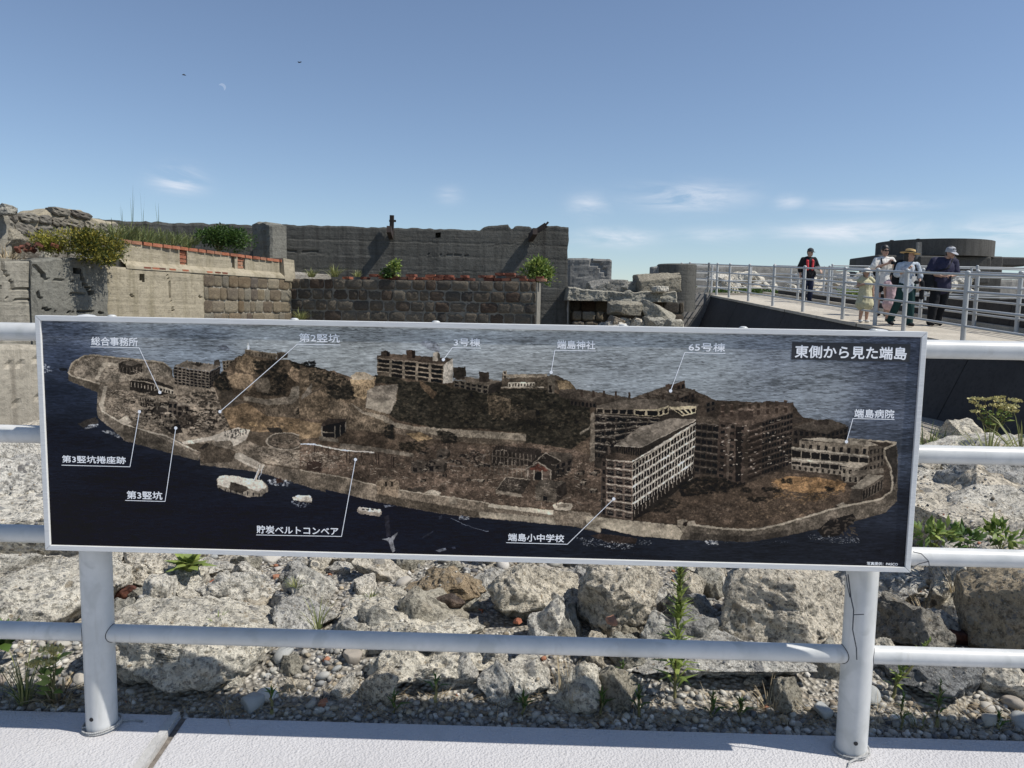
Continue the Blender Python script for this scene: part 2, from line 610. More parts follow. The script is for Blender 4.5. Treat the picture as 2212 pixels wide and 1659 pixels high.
def stone_mat(name, cols, bump=0.8):
    t = NT(name)
    c = t.co('Object')
    k = t.ramp(t.rand(), [(i / (len(cols) - 1), cc) for i, cc in enumerate(cols)])
    n = t.noise(c, 7, 5, 0.65)
    col = t.mix(1.0, k, t.ramp(n, [(0.28, 0.55), (0.72, 1.25)]), 'MULTIPLY')
    col = t.mix(t.ramp(t.noise(c, 2.5, 3, 0.6), [(0.5, 0.0), (0.75, 0.4)]), col, tuple(x * 1.2 for x in cols[-1]))
    return t.finish(col, 0.92, t.bump(t.noise(c, 12, 5, 0.7), bump, 0.03), 0, 0.2)


M['stone_dark'] = stone_mat('dark_ashlar', [(0.075, 0.062, 0.05), (0.135, 0.112, 0.085), (0.09, 0.064, 0.048), (0.15, 0.132, 0.104), (0.07, 0.063, 0.055), (0.18, 0.158, 0.124), (0.11, 0.082, 0.056)])
M['stone_lit'] = stone_mat('brown_ashlar', [(0.20, 0.165, 0.11), (0.11, 0.085, 0.066), (0.26, 0.225, 0.165), (0.15, 0.108, 0.066), (0.22, 0.20, 0.155), (0.10, 0.082, 0.07), (0.25, 0.21, 0.14)])
M['stone_rubble'] = stone_mat('rubble_stone', [(0.22, 0.20, 0.16), (0.15, 0.135, 0.115), (0.30, 0.27, 0.21), (0.19, 0.175, 0.15), (0.26, 0.24, 0.20)])
M['stone_white'] = simple('whitewashed_stone', (0.66, 0.64, 0.60), 0.9, 0.12, 9, 0.5, 30)
M['brick'] = stone_mat('red_brick', [(0.36, 0.13, 0.07), (0.44, 0.17, 0.10), (0.28, 0.10, 0.06), (0.40, 0.22, 0.14)], 0.5)
M['brick_dull'] = stone_mat('weathered_brick', [(0.16, 0.06, 0.04), (0.24, 0.085, 0.055), (0.11, 0.055, 0.042), (0.20, 0.11, 0.08)], 0.5)


def leaf_mat(name, a, b, trans=0.25):
    t = NT(name)
    k = t.attr('tint')
    col = t.mix(t.sepz(k, 0), a, b)
    t.set('Base Color', col)
    t.set('Roughness', 0.55)
    t.set('Specular IOR Level', 0.35)
    tr = t.n.new('ShaderNodeBsdfTranslucent')
    t.l.new(col, tr.inputs[0])
    mx = t.n.new('ShaderNodeMixShader')
    mx.inputs[0].default_value = trans
    t.l.new(t.b.outputs[0], mx.inputs[1])
    t.l.new(tr.outputs[0], mx.inputs[2])
    t.l.new(mx.outputs[0], t.out.inputs[0])
    return t.m


M['leaf_yellow'] = leaf_mat('yellow_green_leaf', (0.14, 0.16, 0.025), (0.44, 0.38, 0.06))
M['leaf_bush'] = leaf_mat('glossy_leaf', (0.025, 0.055, 0.015), (0.36, 0.30, 0.05))
M['leaf_green'] = leaf_mat('green_leaf', (0.03, 0.07, 0.018), (0.10, 0.17, 0.035))
M['leaf_light'] = leaf_mat('light_leaf', (0.10, 0.17, 0.035), (0.34, 0.40, 0.11))
M['grass'] = leaf_mat('grass_blade', (0.07, 0.11, 0.035), (0.30, 0.30, 0.12))
M['dry'] = leaf_mat('dry_stalk', (0.22, 0.16, 0.09), (0.48, 0.40, 0.26), 0.1)
M['flower'] = leaf_mat('flower_head', (0.42, 0.36, 0.12), (0.62, 0.58, 0.30), 0.15)
M['stem'] = simple('plant_stem', (0.14, 0.13, 0.05), 0.8, 0.3, 12)
M['twig'] = simple('bare_twig', (0.17, 0.12, 0.08), 0.9, 0.3, 12)
M['rope'] = simple('grey_rope', (0.42, 0.42, 0.41), 0.9, 0.25, 200, 0.6, 400)
M['wire'] = simple('dark_string', (0.06, 0.065, 0.075), 0.9, 0.3, 100)

# ================================================================== near fence and information board: survey
POST_L = Vector((-1.1355, 2.0506, 0.0))
POST_R = Vector((0.9496, 2.0004, 0.0))
FD = (POST_R - POST_L).normalized()
FN = Vector((FD.y, -FD.x, 0))                 # towards the camera
BOARD_G = 0.10                                # face of the board in front of the post axes
S0, S1, Z0, Z1 = -0.0755, 2.1615, 0.5425, 1.1550
LIP = 0.0135                                  # visible width of the frame
ps0, ps1, pz0, pz1 = S0 + LIP, S1 - LIP, Z0 + LIP, Z1 - LIP


def on_board(px, py):
    """photo position -> (s, z) on the face of the board"""
    px, py = np.asarray(px, float), np.asarray(py, float)
    r, u, f = np.array(_R), np.array(_U), np.array(_F)
    v = ((px - 1106) / 1659)[..., None] * r - ((py - 829.5) / 1659)[..., None] * u + f
    n = np.array(FN)
    o = np.array(POST_L + FN * BOARD_G)
    c = np.array([0, 0, CAM_H])
    t_ = ((o - c) @ n) / (v @ n)
    q = v * t_[..., None] + c
    return (q - np.array(POST_L)) @ np.array(FD), q[..., 2]


def cropper(x0, y0, k):
    def fn(*pts):
        return [((x0 + x / k) * 0.540039, (y0 + y / k) * 0.540039) for x, y in pts]
    return fn


cA = cropper(120, 1240, 1919 / 1180)
cB = cropper(1200, 1260, 1991 / 1200)
cC = cropper(2300, 1280, 2212 / 1450)

# ------------------------------------------------------------------ the printed aerial view, painted into a canvas
CW, CH = 2600, int(2600 * (pz1 - pz0) / (ps1 - ps0))
rng = np.random.RandomState(7)
_yy, _xx = np.mgrid[0:CH, 0:CW].astype(np.float64)


def _n2(sx, sy, seed, tilt=0.0):
    p = np.stack([_xx / sx, (_yy + tilt * _xx) / sy, np.zeros_like(_xx) + seed * 0.37], -1)
    return vnoise(p, seed) - 0.5


G1 = _n2(2.6, 2.6, 3)
G2 = _n2(8, 6, 5)
G3 = _n2(30, 20, 9)
G4 = _n2(1.7, 5.0, 12)
canvas = np.zeros((CH, CW, 3))


def to_cv(pts):
    a = np.array(pts, float)
    s, z = on_board(a[:, 0], a[:, 1])
    return np.stack([(s - ps0) / (ps1 - ps0) * CW, (pz1 - z) / (pz1 - pz0) * CH], -1)


def _mask(cp):
    x0, y0 = np.floor(cp.min(0)).astype(int) - 1
    x1, y1 = np.ceil(cp.max(0)).astype(int) + 2
    x0, y0, x1, y1 = max(x0, 0), max(y0, 0), min(x1, CW), min(y1, CH)
    if x1 <= x0 or y1 <= y0:
        return None
    X, Y = _xx[y0:y1, x0:x1] + 0.5, _yy[y0:y1, x0:x1] + 0.5
    m = np.zeros(X.shape, bool)
    n = len(cp)
    for i in range(n):
        (xa, ya), (xb, yb) = cp[i], cp[(i + 1) % n]
        if ya == yb:
            continue
        c = ((ya > Y) != (yb > Y)) & (X < (xb - xa) * (Y - ya) / (yb - ya) + xa)
        m ^= c
    return (slice(y0, y1), slice(x0, x1)), m


def fill(cp, col, a1=0.25, a2=0.25, a3=0.2, vert=0.0, alpha=1.0):
    r = _mask(np.asarray(cp))
    if r is None:
        return
    sl, m = r
    k = 1 + a1 * 0.9 * G1[sl] + a2 * 0.7 * G2[sl] + a3 * 1.4 * G3[sl] + vert * 1.0 * G4[sl]
    c = np.array(col, float)[None, None, :] * np.clip(k, 0.15, 2.5)[..., None]
    sub = canvas[sl]
    sub[m] = sub[m] * (1 - alpha) + c[m] * alpha


def poly(pts, col, a1=0.25, a2=0.25, a3=0.2, vert=0.0):
    fill(to_cv(pts), col, a1, a2, a3, vert)


def stroke(pts, w, col, a=0.15):
    cp = to_cv(pts)
    for i in range(len(cp) - 1):
        d = cp[i + 1] - cp[i]
        L = np.hypot(*d) + 1e-6
        n = np.array([-d[1], d[0]]) / L * w / 2
        fill([cp[i] + n, cp[i + 1] + n, cp[i + 1] - n, cp[i] - n], col, a, a, 0)


def blotch(pts, n, size, cols, asp=0.6, alpha=0.5):
    """many small ragged patches inside a polygon (scrub, rubble)"""
    cp = to_cv(pts)
    r = _mask(cp)
    if r is None:
        return
    sl, m = r
    ys, xs = np.nonzero(m)
    if len(xs) == 0:
        return
    for i in rng.randint(0, len(xs), n):
        cx, cy = xs[i] + sl[1].start, ys[i] + sl[0].start
        s = size * (0.4 + rng.rand())
        k = 6
        th = np.arange(k) * 2 * np.pi / k + rng.rand()
        rr = s * (0.6 + 0.7 * rng.rand(k))
        q = np.stack([cx + rr * np.cos(th), cy + rr * np.sin(th) * asp], -1)
        fill(q, np.array(cols[rng.randint(len(cols))]) * (0.85 + 0.3 * rng.rand()), 0.3, 0.2, 0, 0, alpha)


def lerp2(q, u, v):
    tl, tr, br, bl = [np.array(p, float) for p in q]
    return (tl * (1 - u) + tr * u) * (1 - v) + (bl * (1 - u) + br * u) * v


def facade(q, rows, cols, wall, win, mu=0.22, mv=0.28, slab=None, jitter=0.25, top=0.0, hole=0.0):
    """ruined frontage: wall quad (TL, TR, BR, BL) with a grid of openings"""
    poly(q, wall, 0.2, 0.25, 0.25, 0.15)
    for j in range(rows):
        v0 = top + (1 - top) * (j + mv) / rows
        v1 = top + (1 - top) * (j + 1 - mv * 0.35) / rows
        if slab is not None:
            va = top + (1 - top) * (j + 0.0) / rows
            poly([lerp2(q, 0, va), lerp2(q, 1, va), lerp2(q, 1, va + 0.16 / rows), lerp2(q, 0, va + 0.16 / rows)], slab, 0.3, 0.3, 0.1)
        for i in range(cols):
            if rng.rand() < hole:
                continue
            u0, u1 = (i + mu) / cols, (i + 1 - mu) / cols
            k = 1 + jitter * (rng.rand() - 0.5) * 2
            poly([lerp2(q, u0, v0), lerp2(q, u1, v0), lerp2(q, u1, v1), lerp2(q, u0, v1)], np.array(win) * k, 0.3, 0.3, 0.2)


# --- water: print colours, upper ones brightened by painted sky gloss, blended over the sheet
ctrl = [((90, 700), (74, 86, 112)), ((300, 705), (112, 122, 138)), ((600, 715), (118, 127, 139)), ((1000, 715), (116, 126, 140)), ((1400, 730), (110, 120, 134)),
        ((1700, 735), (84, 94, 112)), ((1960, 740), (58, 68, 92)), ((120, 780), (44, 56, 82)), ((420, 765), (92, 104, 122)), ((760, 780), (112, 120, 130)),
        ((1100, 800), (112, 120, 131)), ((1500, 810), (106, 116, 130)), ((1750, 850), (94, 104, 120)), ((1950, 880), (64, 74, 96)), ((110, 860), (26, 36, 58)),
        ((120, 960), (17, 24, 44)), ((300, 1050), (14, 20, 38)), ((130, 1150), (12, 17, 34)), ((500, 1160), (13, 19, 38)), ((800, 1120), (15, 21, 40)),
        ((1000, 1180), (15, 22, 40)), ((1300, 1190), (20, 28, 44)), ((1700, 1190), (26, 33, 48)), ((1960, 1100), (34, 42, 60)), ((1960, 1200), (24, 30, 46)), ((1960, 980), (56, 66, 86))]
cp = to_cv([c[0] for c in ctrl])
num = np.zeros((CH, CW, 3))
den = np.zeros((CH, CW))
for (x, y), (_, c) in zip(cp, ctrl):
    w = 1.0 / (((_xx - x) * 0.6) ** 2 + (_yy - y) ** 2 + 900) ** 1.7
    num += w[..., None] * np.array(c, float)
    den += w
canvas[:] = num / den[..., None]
W1 = _n2(26, 2.4, 21, 0.05)
W2 = _n2(9, 1.7, 23, -0.06)
W3 = _n2(160, 30, 25)
canvas *= (1 + 0.40 * W1 + 0.45 * W2 + 0.25 * W3)[..., None]
base_water = canvas.copy()

poly(cA((1180, 480), (1300, 330), (1400, 290), (1600, 320), (1919, 400), (1919, 1100), (1530, 1060), (1440, 1000), (1100, 960), (980, 870), (930, 700), (930, 480)), (88, 77, 64))
# --- left platform with its sea wall
tip = [(240, 415), (262, 345), (340, 300), (400, 293), (560, 308), (650, 322), (760, 335), (860, 340), (918, 390), (930, 500), (600, 540), (440, 520), (240, 462)]
poly(cA(*tip), (104, 94, 80), 0.3, 0.3, 0.15)
poly(cA((270, 410), (290, 355), (350, 312), (400, 305), (560, 322), (720, 340), (860, 356), (905, 400), (900, 470), (640, 470), (450, 470), (300, 440)), (126, 116, 101), 0.35, 0.35, 0.2)
blotch(cA((290, 400), (330, 340), (560, 330), (620, 440), (420, 460)), 260, 3.0, [(150, 140, 122), (90, 82, 72), (120, 110, 96)])
poly(cA((412, 448), (465, 345), (500, 340), (560, 352), (556, 366), (490, 362), (440, 440), (430, 455)), (160, 150, 132), 0.15, 0.1, 0.1)
stroke(cA((238, 415), (262, 345), (340, 298), (400, 292), (560, 308), (860, 340), (918, 388)), 4, (140, 130, 112))
for i in range(8):
    x = 290 + i * 17
    stroke(cA((x, 368 - i * 7), (x + 12, 348 - i * 6)), 2.2, (88, 80, 70))
poly(cA((238, 415), (262, 432), (330, 455), (440, 490), (440, 540), (240, 460)), (92, 84, 72), 0.25, 0.2, 0.1, 0.25)
stroke(cA((240, 412), (265, 430), (345, 452), (445, 480)), 4.5, (158, 148, 130))
poly(cA((175, 385), (195, 375), (235, 380), (235, 398), (190, 396)), (30, 34, 42))
blotch(cA((65, 350), (100, 350), (135, 400), (85, 410)), 40, 3, [(150, 160, 172), (100, 112, 128)])
# second platform going right, rubble covered
land = [(440, 490), (470, 475), (560, 470), (640, 455), (760, 440), (930, 440), (1190, 500), (1240, 640), (1290, 780), (1420, 790), (1400, 850), (1310, 880), (1100, 870), (980, 860), (880, 830), (700, 770), (560, 720), (470, 660), (440, 600)]
poly(cA(*land), (118, 107, 92), 0.35, 0.35, 0.25)
blotch(cA((490, 520), (620, 510), (700, 640), (930, 800), (880, 820), (600, 720), (490, 650)), 620, 3.0, [(154, 143, 126), (84, 76, 66), (126, 116, 101), (62, 56, 50)])
poly(cA((470, 495), (495, 492), (470, 620), (480, 660), (455, 650), (448, 600)), (158, 149, 132), 0.12, 0.12, 0.1)
poly(cA((440, 490), (468, 480), (446, 610), (452, 655), (700, 770), (880, 820), (975, 870), (1095, 930), (1090, 985), (600, 850), (575, 820), (432, 700), (424, 620)), (112, 103, 90), 0.25, 0.25, 0.15, 0.3)
stroke(cA((440, 600), (455, 655), (575, 730), (700, 775), (880, 822), (975, 872), (1095, 932)), 4.5, (166, 157, 140))
poly(cA((600, 745), (770, 800), (1090, 950), (1088, 985), (600, 850)), (92, 84, 73), 0.3, 0.3, 0.15, 0.3)
poly(cA((300, 740), (360, 715), (420, 700), (440, 735), (390, 745), (335, 770)), (64, 60, 58), 0.3, 0.3, 0.1)
blotch(cA((345, 775), (385, 745), (440, 745), (420, 765)), 60, 3.2, [(170, 176, 182), (120, 130, 142)])
blotch(cA((455, 790), (520, 790), (585, 825), (560, 832)), 70, 3.2, [(176, 182, 186), (120, 130, 142)])
# ruined offices and frames on it
poly(cA((570, 345), (640, 325), (722, 345), (722, 405), (650, 425), (565, 400)), (54, 48, 43), 0.3, 0.4, 0.2)
poly(cA((590, 345), (640, 328), (715, 345), (655, 365)), (92, 84, 74))
for i in range(7):
    stroke(cA((575 + i * 22, 372), (575 + i * 22, 412)), 2.0, (110, 100, 88))
poly(cA((640, 455), (760, 445), (920, 500), (925, 545), (800, 560), (640, 520)), (52, 46, 42), 0.3, 0.4, 0.3)
stroke(cA((640, 455), (760, 470), (925, 525)), 3, (138, 128, 112))
for i in range(12):
    stroke(cA((650 + i * 22, 470 + i * 4), (650 + i * 22, 500 + i * 4)), 2.0, (150, 140, 124))
facade(cA((800, 488), (925, 525), (925, 552), (800, 515)), 1, 7, (150, 142, 126), (40, 36, 34), 0.2, 0.25)
poly(cA((660, 540), (760, 565), (880, 610), (870, 640), (760, 620), (670, 575)), (88, 80, 70), 0.4, 0.4, 0.2)
facade(cA((700, 560), (800, 580), (800, 640), (710, 625)), 2, 6, (116, 106, 92), (42, 37, 34))
poly(cA((770, 605), (880, 640), (880, 690), (830, 690), (765, 650)), (60, 54, 49), 0.3, 0.3, 0.2)
poly(cA((770, 600), (820, 590), (890, 625), (880, 645)), (112, 104, 92))
for x, y, w, h in ((890, 575, 62, 115), (945, 600, 88, 90), (930, 690, 100, 80)):
    facade(cA((x, y + 20), (x + w, y + 20), (x + w, y + h), (x, y + h)), 2, 2, (84, 75, 66), (28, 25, 24))
    poly(cA((x, y + 20), (x + w * 0.4, y), (x + w, y + 14), (x + w, y + 24)), (120, 111, 98))
blotch(cA((950, 560), (1180, 520), (1240, 620), (1050, 640)), 160, 4.5, [(30, 28, 26), (52, 46, 40), (80, 70, 60)])
poly(cA((870, 770), (960, 740), (985, 800), (920, 810)), (46, 41, 38))
poly(cA((930, 690), (1100, 690), (1060, 760), (960, 740)), (66, 58, 50), 0.4, 0.4, 0.2)
blotch(cA((600, 640), (860, 690), (930, 780), (760, 760)), 300, 3.0, [(162, 151, 134), (70, 62, 55), (124, 113, 98)])
poly(cA((565, 720), (620, 685), (660, 730), (600, 750)), (170, 160, 143))
# the big square block (rooftop and two faces)
poly(cA((928, 365), (1010, 330), (1232, 362), (1160, 402)), (112, 103, 91), 0.2, 0.25, 0.2)
poly(cA((1040, 350), (1075, 340), (1125, 350), (1090, 368)), (58, 52, 47))
for i in range(8):
    for (x, y) in ((945 + i * 27, 372 + i * 4.4), (1015 + i * 27, 333 + i * 4)):
        stroke(cA((x, y - 6), (x, y + 4)), 2.4, (140, 130, 115))
facade(cA((928, 368), (1160, 404), (1160, 515), (928, 480)), 6, 9, (92, 84, 74), (30, 27, 26), 0.2, 0.25, (120, 110, 97))
facade(cA((1160, 404), (1232, 366), (1225, 470), (1160, 515)), 6, 5, (60, 54, 49), (26, 24, 23), 0.2, 0.25)
poly(cA((1190, 328), (1225, 322), (1228, 360), (1192, 360)), (70, 63, 56))
facade(cA((1245, 330), (1335, 322), (1320, 392), (1250, 395)), 3, 4, (108, 98, 82), (44, 39, 35))
# --- hill on the left with the light beacon
hill = [(1185, 470), (1250, 400), (1330, 310), (1390, 285), (1600, 320), (1680, 325), (1790, 360), (1919, 385), (1919, 700), (1540, 700), (1400, 600), (1290, 540), (1180, 500)]
poly(cA(*hill), (84, 71, 56), 0.35, 0.4, 0.35, 0.3)
poly(cA((1270, 440), (1330, 410), (1440, 420), (1450, 480), (1420, 530), (1300, 500)), (124, 105, 80), 0.25, 0.3, 0.2, 0.3)
poly(cA((1660, 420), (1700, 370), (1850, 400), (1870, 480), (1720, 470)), (126, 106, 82), 0.35, 0.4, 0.3, 0.4)
poly(cA((1340, 310), (1400, 290), (1500, 330), (1450, 420), (1330, 380)), (112, 95, 72), 0.35, 0.4, 0.3, 0.4)
blotch(cA((1190, 440), (1260, 400), (1300, 520), (1210, 520)), 190, 5, [(26, 26, 24), (38, 36, 31)])
blotch(cA((1450, 330), (1600, 330), (1670, 420), (1660, 560), (1500, 560), (1560, 450), (1450, 400)), 420, 5.0, [(27, 27, 24), (36, 34, 30), (48, 43, 36)])
blotch(cA((1680, 330), (1919, 390), (1919, 460), (1850, 420), (1720, 380)), 240, 4.5, [(26, 27, 24), (42, 38, 32)])
poly(cA((1450, 450), (1540, 440), (1560, 500), (1540, 545), (1470, 530)), (100, 90, 76), 0.25, 0.25, 0.2)
poly(cA((1700, 500), (1830, 480), (1825, 555), (1680, 558)), (116, 107, 93), 0.2, 0.25, 0.15, 0.2)
poly(cA((1680, 560), (1720, 500), (1750, 505), (1740, 560)), (136, 126, 110), 0.2, 0.2, 0.1)
facade(cA((1390, 258), (1600, 290), (1595, 322), (1392, 290)), 1, 10, (96, 85, 70), (62, 55, 46), 0.35, 0.3)
stroke(cA((1390, 256), (1600, 288)), 3, (122, 110, 92))
facade(cA((1600, 275), (1672, 272), (1668, 312), (1600, 322)), 1, 2, (90, 80, 67), (50, 44, 38))
poly(cA((1405, 248), (1405, 228), (1418, 228), (1419, 248), (1424, 256), (1400, 256)), (206, 206, 204), 0.05, 0.05, 0)
stroke(cA((1411, 228), (1411, 216)), 2.4, (196, 196, 196))
blotch(cA((1780, 340), (1850, 330), (1850, 370), (1780, 370)), 60, 4, [(20, 22, 20)])
# retaining walls stepping down the hill
poly(cA((1380, 565), (1540, 585), (1740, 560), (1919, 575), (1919, 720), (1530, 700), (1520, 640)), (94, 82, 67), 0.35, 0.4, 0.25, 0.4)
poly(cA((1385, 560), (1540, 582), (1745, 556), (1745, 566), (1700, 615), (1535, 618), (1385, 590)), (120, 110, 95), 0.2, 0.2, 0.15, 0.2)
blotch(cA((1730, 640), (1790, 640), (1790, 680), (1730, 680)), 50, 5, [(34, 32, 27)])
poly(cA((1230, 530), (1310, 520), (1320, 560), (1300, 580), (1240, 575)), (80, 71, 60))
# terrace with dry grass, promenade with visitors
poly(cA((1240, 650), (1400, 600), (1530, 690), (1919, 720), (1919, 870), (1700, 800), (1420, 790), (1300, 770)), (112, 92, 66), 0.3, 0.4, 0.35)
blotch(cA((1400, 720), (1880, 740), (1880, 800), (1440, 780)), 150, 5, [(142, 116, 76), (128, 106, 74), (80, 68, 54)])
blotch(cA((1000, 650), (1240, 650), (1290, 770), (1040, 830), (960, 760)), 420, 4.2, [(40, 36, 32), (70, 60, 52), (98, 86, 74), (26, 26, 24)])
poly(cA((980, 860), (1180, 820), (1260, 790), (1350, 765), (1425, 785), (1400, 840), (1330, 905), (1310, 880), (1180, 850), (990, 880)), (168, 160, 146), 0.12, 0.12, 0.1)
blotch(cA((1255, 780), (1400, 775), (1410, 800), (1330, 840), (1260, 825)), 75, 2.2, [(22, 22, 24), (36, 34, 36)], 1.4)
poly(cA((1160, 860), (1300, 850), (1320, 900), (1230, 910)), (120, 110, 96), 0.3, 0.3, 0.2)
# lower sea wall, pier and round dolphin
poly(cA((960, 885), (1100, 930), (1310, 900), (1420, 930), (1530, 1010), (1919, 1070), (1919, 1190), (1540, 1075), (1440, 1050), (1100, 1010), (1095, 950)), (106, 96, 83), 0.3, 0.3, 0.2, 0.3)
poly(cA((1310, 890), (1400, 850), (1500, 890), (1919, 930), (1919, 1060), (1530, 1000), (1450, 960), (1330, 930)), (120, 109, 94), 0.35, 0.4, 0.25)
blotch(cA((1440, 910), (1880, 930), (1880, 1010), (1560, 990)), 360, 3.0, [(156, 145, 128), (76, 68, 60), (120, 108, 93)])
poly(cA((1100, 900), (1150, 870), (1330, 920), (1310, 990), (1100, 1000)), (84, 74, 62), 0.4, 0.35, 0.2)
poly(cA((1090, 905), (1140, 862), (1160, 870), (1120, 912)), (56, 50, 45))
poly(cA((1325, 935), (1360, 930), (1500, 1000), (1520, 1005), (1500, 1050), (1400, 1010), (1325, 965)), (158, 150, 136), 0.12, 0.12, 0.1)
for i in range(14):
    stroke(cA((1385 + i * 8.5, 968 + i * 3.2), (1385 + i * 8.5, 990 + i * 3.2)), 1.6, (108, 100, 90))
th = np.linspace(0, 2 * np.pi, 40)
for k, c in ((1.0, (142, 132, 116)), (0.9, (84, 76, 66)), (0.78, (104, 92, 78))):
    poly(cA(*[(1655 + 128 * k * math.cos(a), 855 + 58 * k * math.sin(a)) for a in th]), c, 0.3, 0.3, 0.15)
blotch(cA((1560, 840), (1750, 840), (1750, 870), (1570, 880)), 90, 3.5, [(56, 50, 44), (130, 120, 104)])
poly(cA((1530, 770), (1620, 765), (1640, 800), (1560, 800)), (52, 47, 42))
poly(cA((1800, 985), (1830, 978), (1895, 990), (1890, 1055), (1800, 1042)), (58, 46, 40), 0.2, 0.2, 0.1)
stroke(cA((1780, 872), (1919, 888)), 3.2, (186, 182, 172))
poly(cA((1205, 1105), (1225, 1080), (1300, 1078), (1430, 1100), (1500, 1108), (1540, 1140), (1545, 1180), (1500, 1215), (1420, 1220), (1300, 1190), (1215, 1160)), (126, 118, 105), 0.2, 0.25, 0.1, 0.35)
poly(cA((1210, 1100), (1230, 1078), (1300, 1078), (1430, 1100), (1500, 1110), (1538, 1150), (1480, 1180), (1420, 1165), (1400, 1150), (1300, 1120), (1285, 1160), (1215, 1140)), (186, 180, 167), 0.1, 0.12, 0.1)
poly(cA((1300, 1122), (1395, 1150), (1420, 1170), (1360, 1195), (1290, 1170)), (66, 60, 54), 0.3, 0.3, 0.1)
for i in range(9):
    stroke(cA((1225 + i * 37, 1160 + 5 * i), (1225 + i * 37, 1185 + 5 * i)), 3.0, (34, 34, 40))
stroke(cA((1455, 1115), (1495, 1015)), 7, (150, 142, 130))
stroke(cA((1450, 1110), (1490, 1012)), 1.6, (200, 196, 186))
stroke(cA((1478, 1116), (1512, 1018)), 1.6, (200, 196, 186))
blotch(cA((1545, 1110), (1600, 1095), (1695, 1120), (1670, 1150), (1560, 1140)), 130, 3.4, [(180, 186, 190), (110, 120, 134)])
poly(cA((1590, 1098), (1625, 1095), (1650, 1125), (1600, 1130)), (66, 46, 40))
poly(cA((1718, 1220), (1730, 1210), (1820, 1212), (1832, 1230), (1825, 1256), (1725, 1245)), (150, 142, 128))
poly(cA((1720, 1215), (1735, 1207), (1820, 1212), (1828, 1228), (1725, 1224)), (196, 190, 178))
blotch(cA((1690, 1245), (1830, 1260), (1800, 1290), (1720, 1280)), 50, 3, [(120, 130, 144), (150, 158, 168)])

# --- middle of the island (crop B)
mid = [(-10, 330), (100, 360), (220, 372), (330, 412), (500, 402), (1020, 440), (1340, 440), (1690, 410), (1790, 440), (1830, 490), (2000, 540), (2000, 1440), (1800, 1400), (1250, 1350), (930, 1320), (500, 1240), (0, 1120)]
poly(cB(*mid), (86, 72, 58), 0.35, 0.4, 0.35)
poly(cB((-10, 350), (90, 355), (220, 390), (330, 440), (430, 520), (430, 650), (300, 700), (-10, 690)), (96, 82, 64), 0.35, 0.4, 0.35, 0.4)
blotch(cB((60, 360), (230, 380), (340, 450), (360, 560), (230, 560), (170, 470), (60, 430)), 380, 5, [(30, 29, 26), (44, 40, 34), (62, 54, 43)])
poly(cB((330, 430), (420, 400), (500, 410), (480, 500), (420, 560), (350, 540)), (132, 112, 82), 0.35, 0.4, 0.3, 0.4)
poly(cB((330, 405), (370, 378), (430, 380), (490, 410), (480, 430), (350, 430)), (138, 126, 106), 0.25, 0.25, 0.15)
poly(cB((440, 505), (500, 470), (650, 460), (630, 580), (600, 650), (560, 660), (430, 630)), (112, 104, 92), 0.15, 0.2, 0.15, 0.15)
stroke(cB((440, 505), (560, 520), (640, 575)), 2, (136, 128, 114))
poly(cB((440, 555), (620, 570), (600, 655), (560, 660), (432, 630)), (126, 118, 104), 0.15, 0.2, 0.15, 0.15)
# stepped retaining wall and terraces under the scrub
poly(cB((190, 560), (330, 590), (560, 650), (620, 710), (610, 790), (300, 760), (180, 640)), (100, 87, 70), 0.35, 0.4, 0.3, 0.45)
poly(cB((330, 580), (420, 640), (560, 670), (620, 710), (760, 740), (900, 750), (1500, 790), (1500, 835), (900, 800), (620, 745), (540, 700), (400, 650)), (124, 114, 98), 0.2, 0.25, 0.15, 0.3)
poly(cB((620, 745), (900, 800), (1500, 835), (1500, 870), (1250, 860), (900, 830), (630, 790)), (96, 84, 70), 0.3, 0.35, 0.25, 0.4)
poly(cB((-10, 700), (140, 720), (140, 810), (-10, 830)), (122, 102, 74), 0.25, 0.35, 0.25)
poly(cB((0, 540), (75, 450), (70, 525), (0, 560)), (112, 103, 90), 0.2, 0.2, 0.1)
stroke(cB((60, 520), (215, 455)), 4, (74, 64, 54))
blotch(cB((170, 470), (350, 470), (350, 560), (190, 560)), 170, 5.5, [(28, 27, 24), (40, 37, 31)])
poly(cB((700, 790), (800, 780), (880, 820), (780, 840)), (132, 110, 76), 0.3, 0.35, 0.25)
# dark wood on the slope
veg = [(500, 400), (600, 400), (700, 440), (900, 450), (1000, 480), (1240, 520), (1290, 500), (1640, 480), (1720, 530), (1920, 600), (1930, 800), (1800, 890), (1500, 850), (1500, 790), (1240, 760), (900, 750), (640, 700), (590, 660), (640, 560), (650, 460), (500, 450)]
poly(cB(*veg), (52, 48, 40), 0.35, 0.5, 0.35)
blotch(cB(*veg), 2300, 5.0, [(26, 27, 24), (48, 46, 38), (72, 66, 53), (36, 36, 30), (88, 78, 60)])
poly(cB((780, 430), (850, 470), (910, 520), (880, 560), (800, 480)), (98, 80, 60), 0.4, 0.4, 0.3, 0.3)
poly(cB((1240, 540), (1290, 530), (1400, 560), (1390, 680), (1250, 660)), (92, 80, 63), 0.35, 0.4, 0.3, 0.3)
poly(cB((1390, 640), (1560, 630), (1570, 700), (1400, 690)), (74, 66, 55), 0.35, 0.4, 0.3, 0.3)
blotch(cB((1250, 540), (1400, 560), (1560, 700), (1260, 690)), 130, 4.5, [(40, 38, 32), (118, 102, 80), (56, 50, 42)])
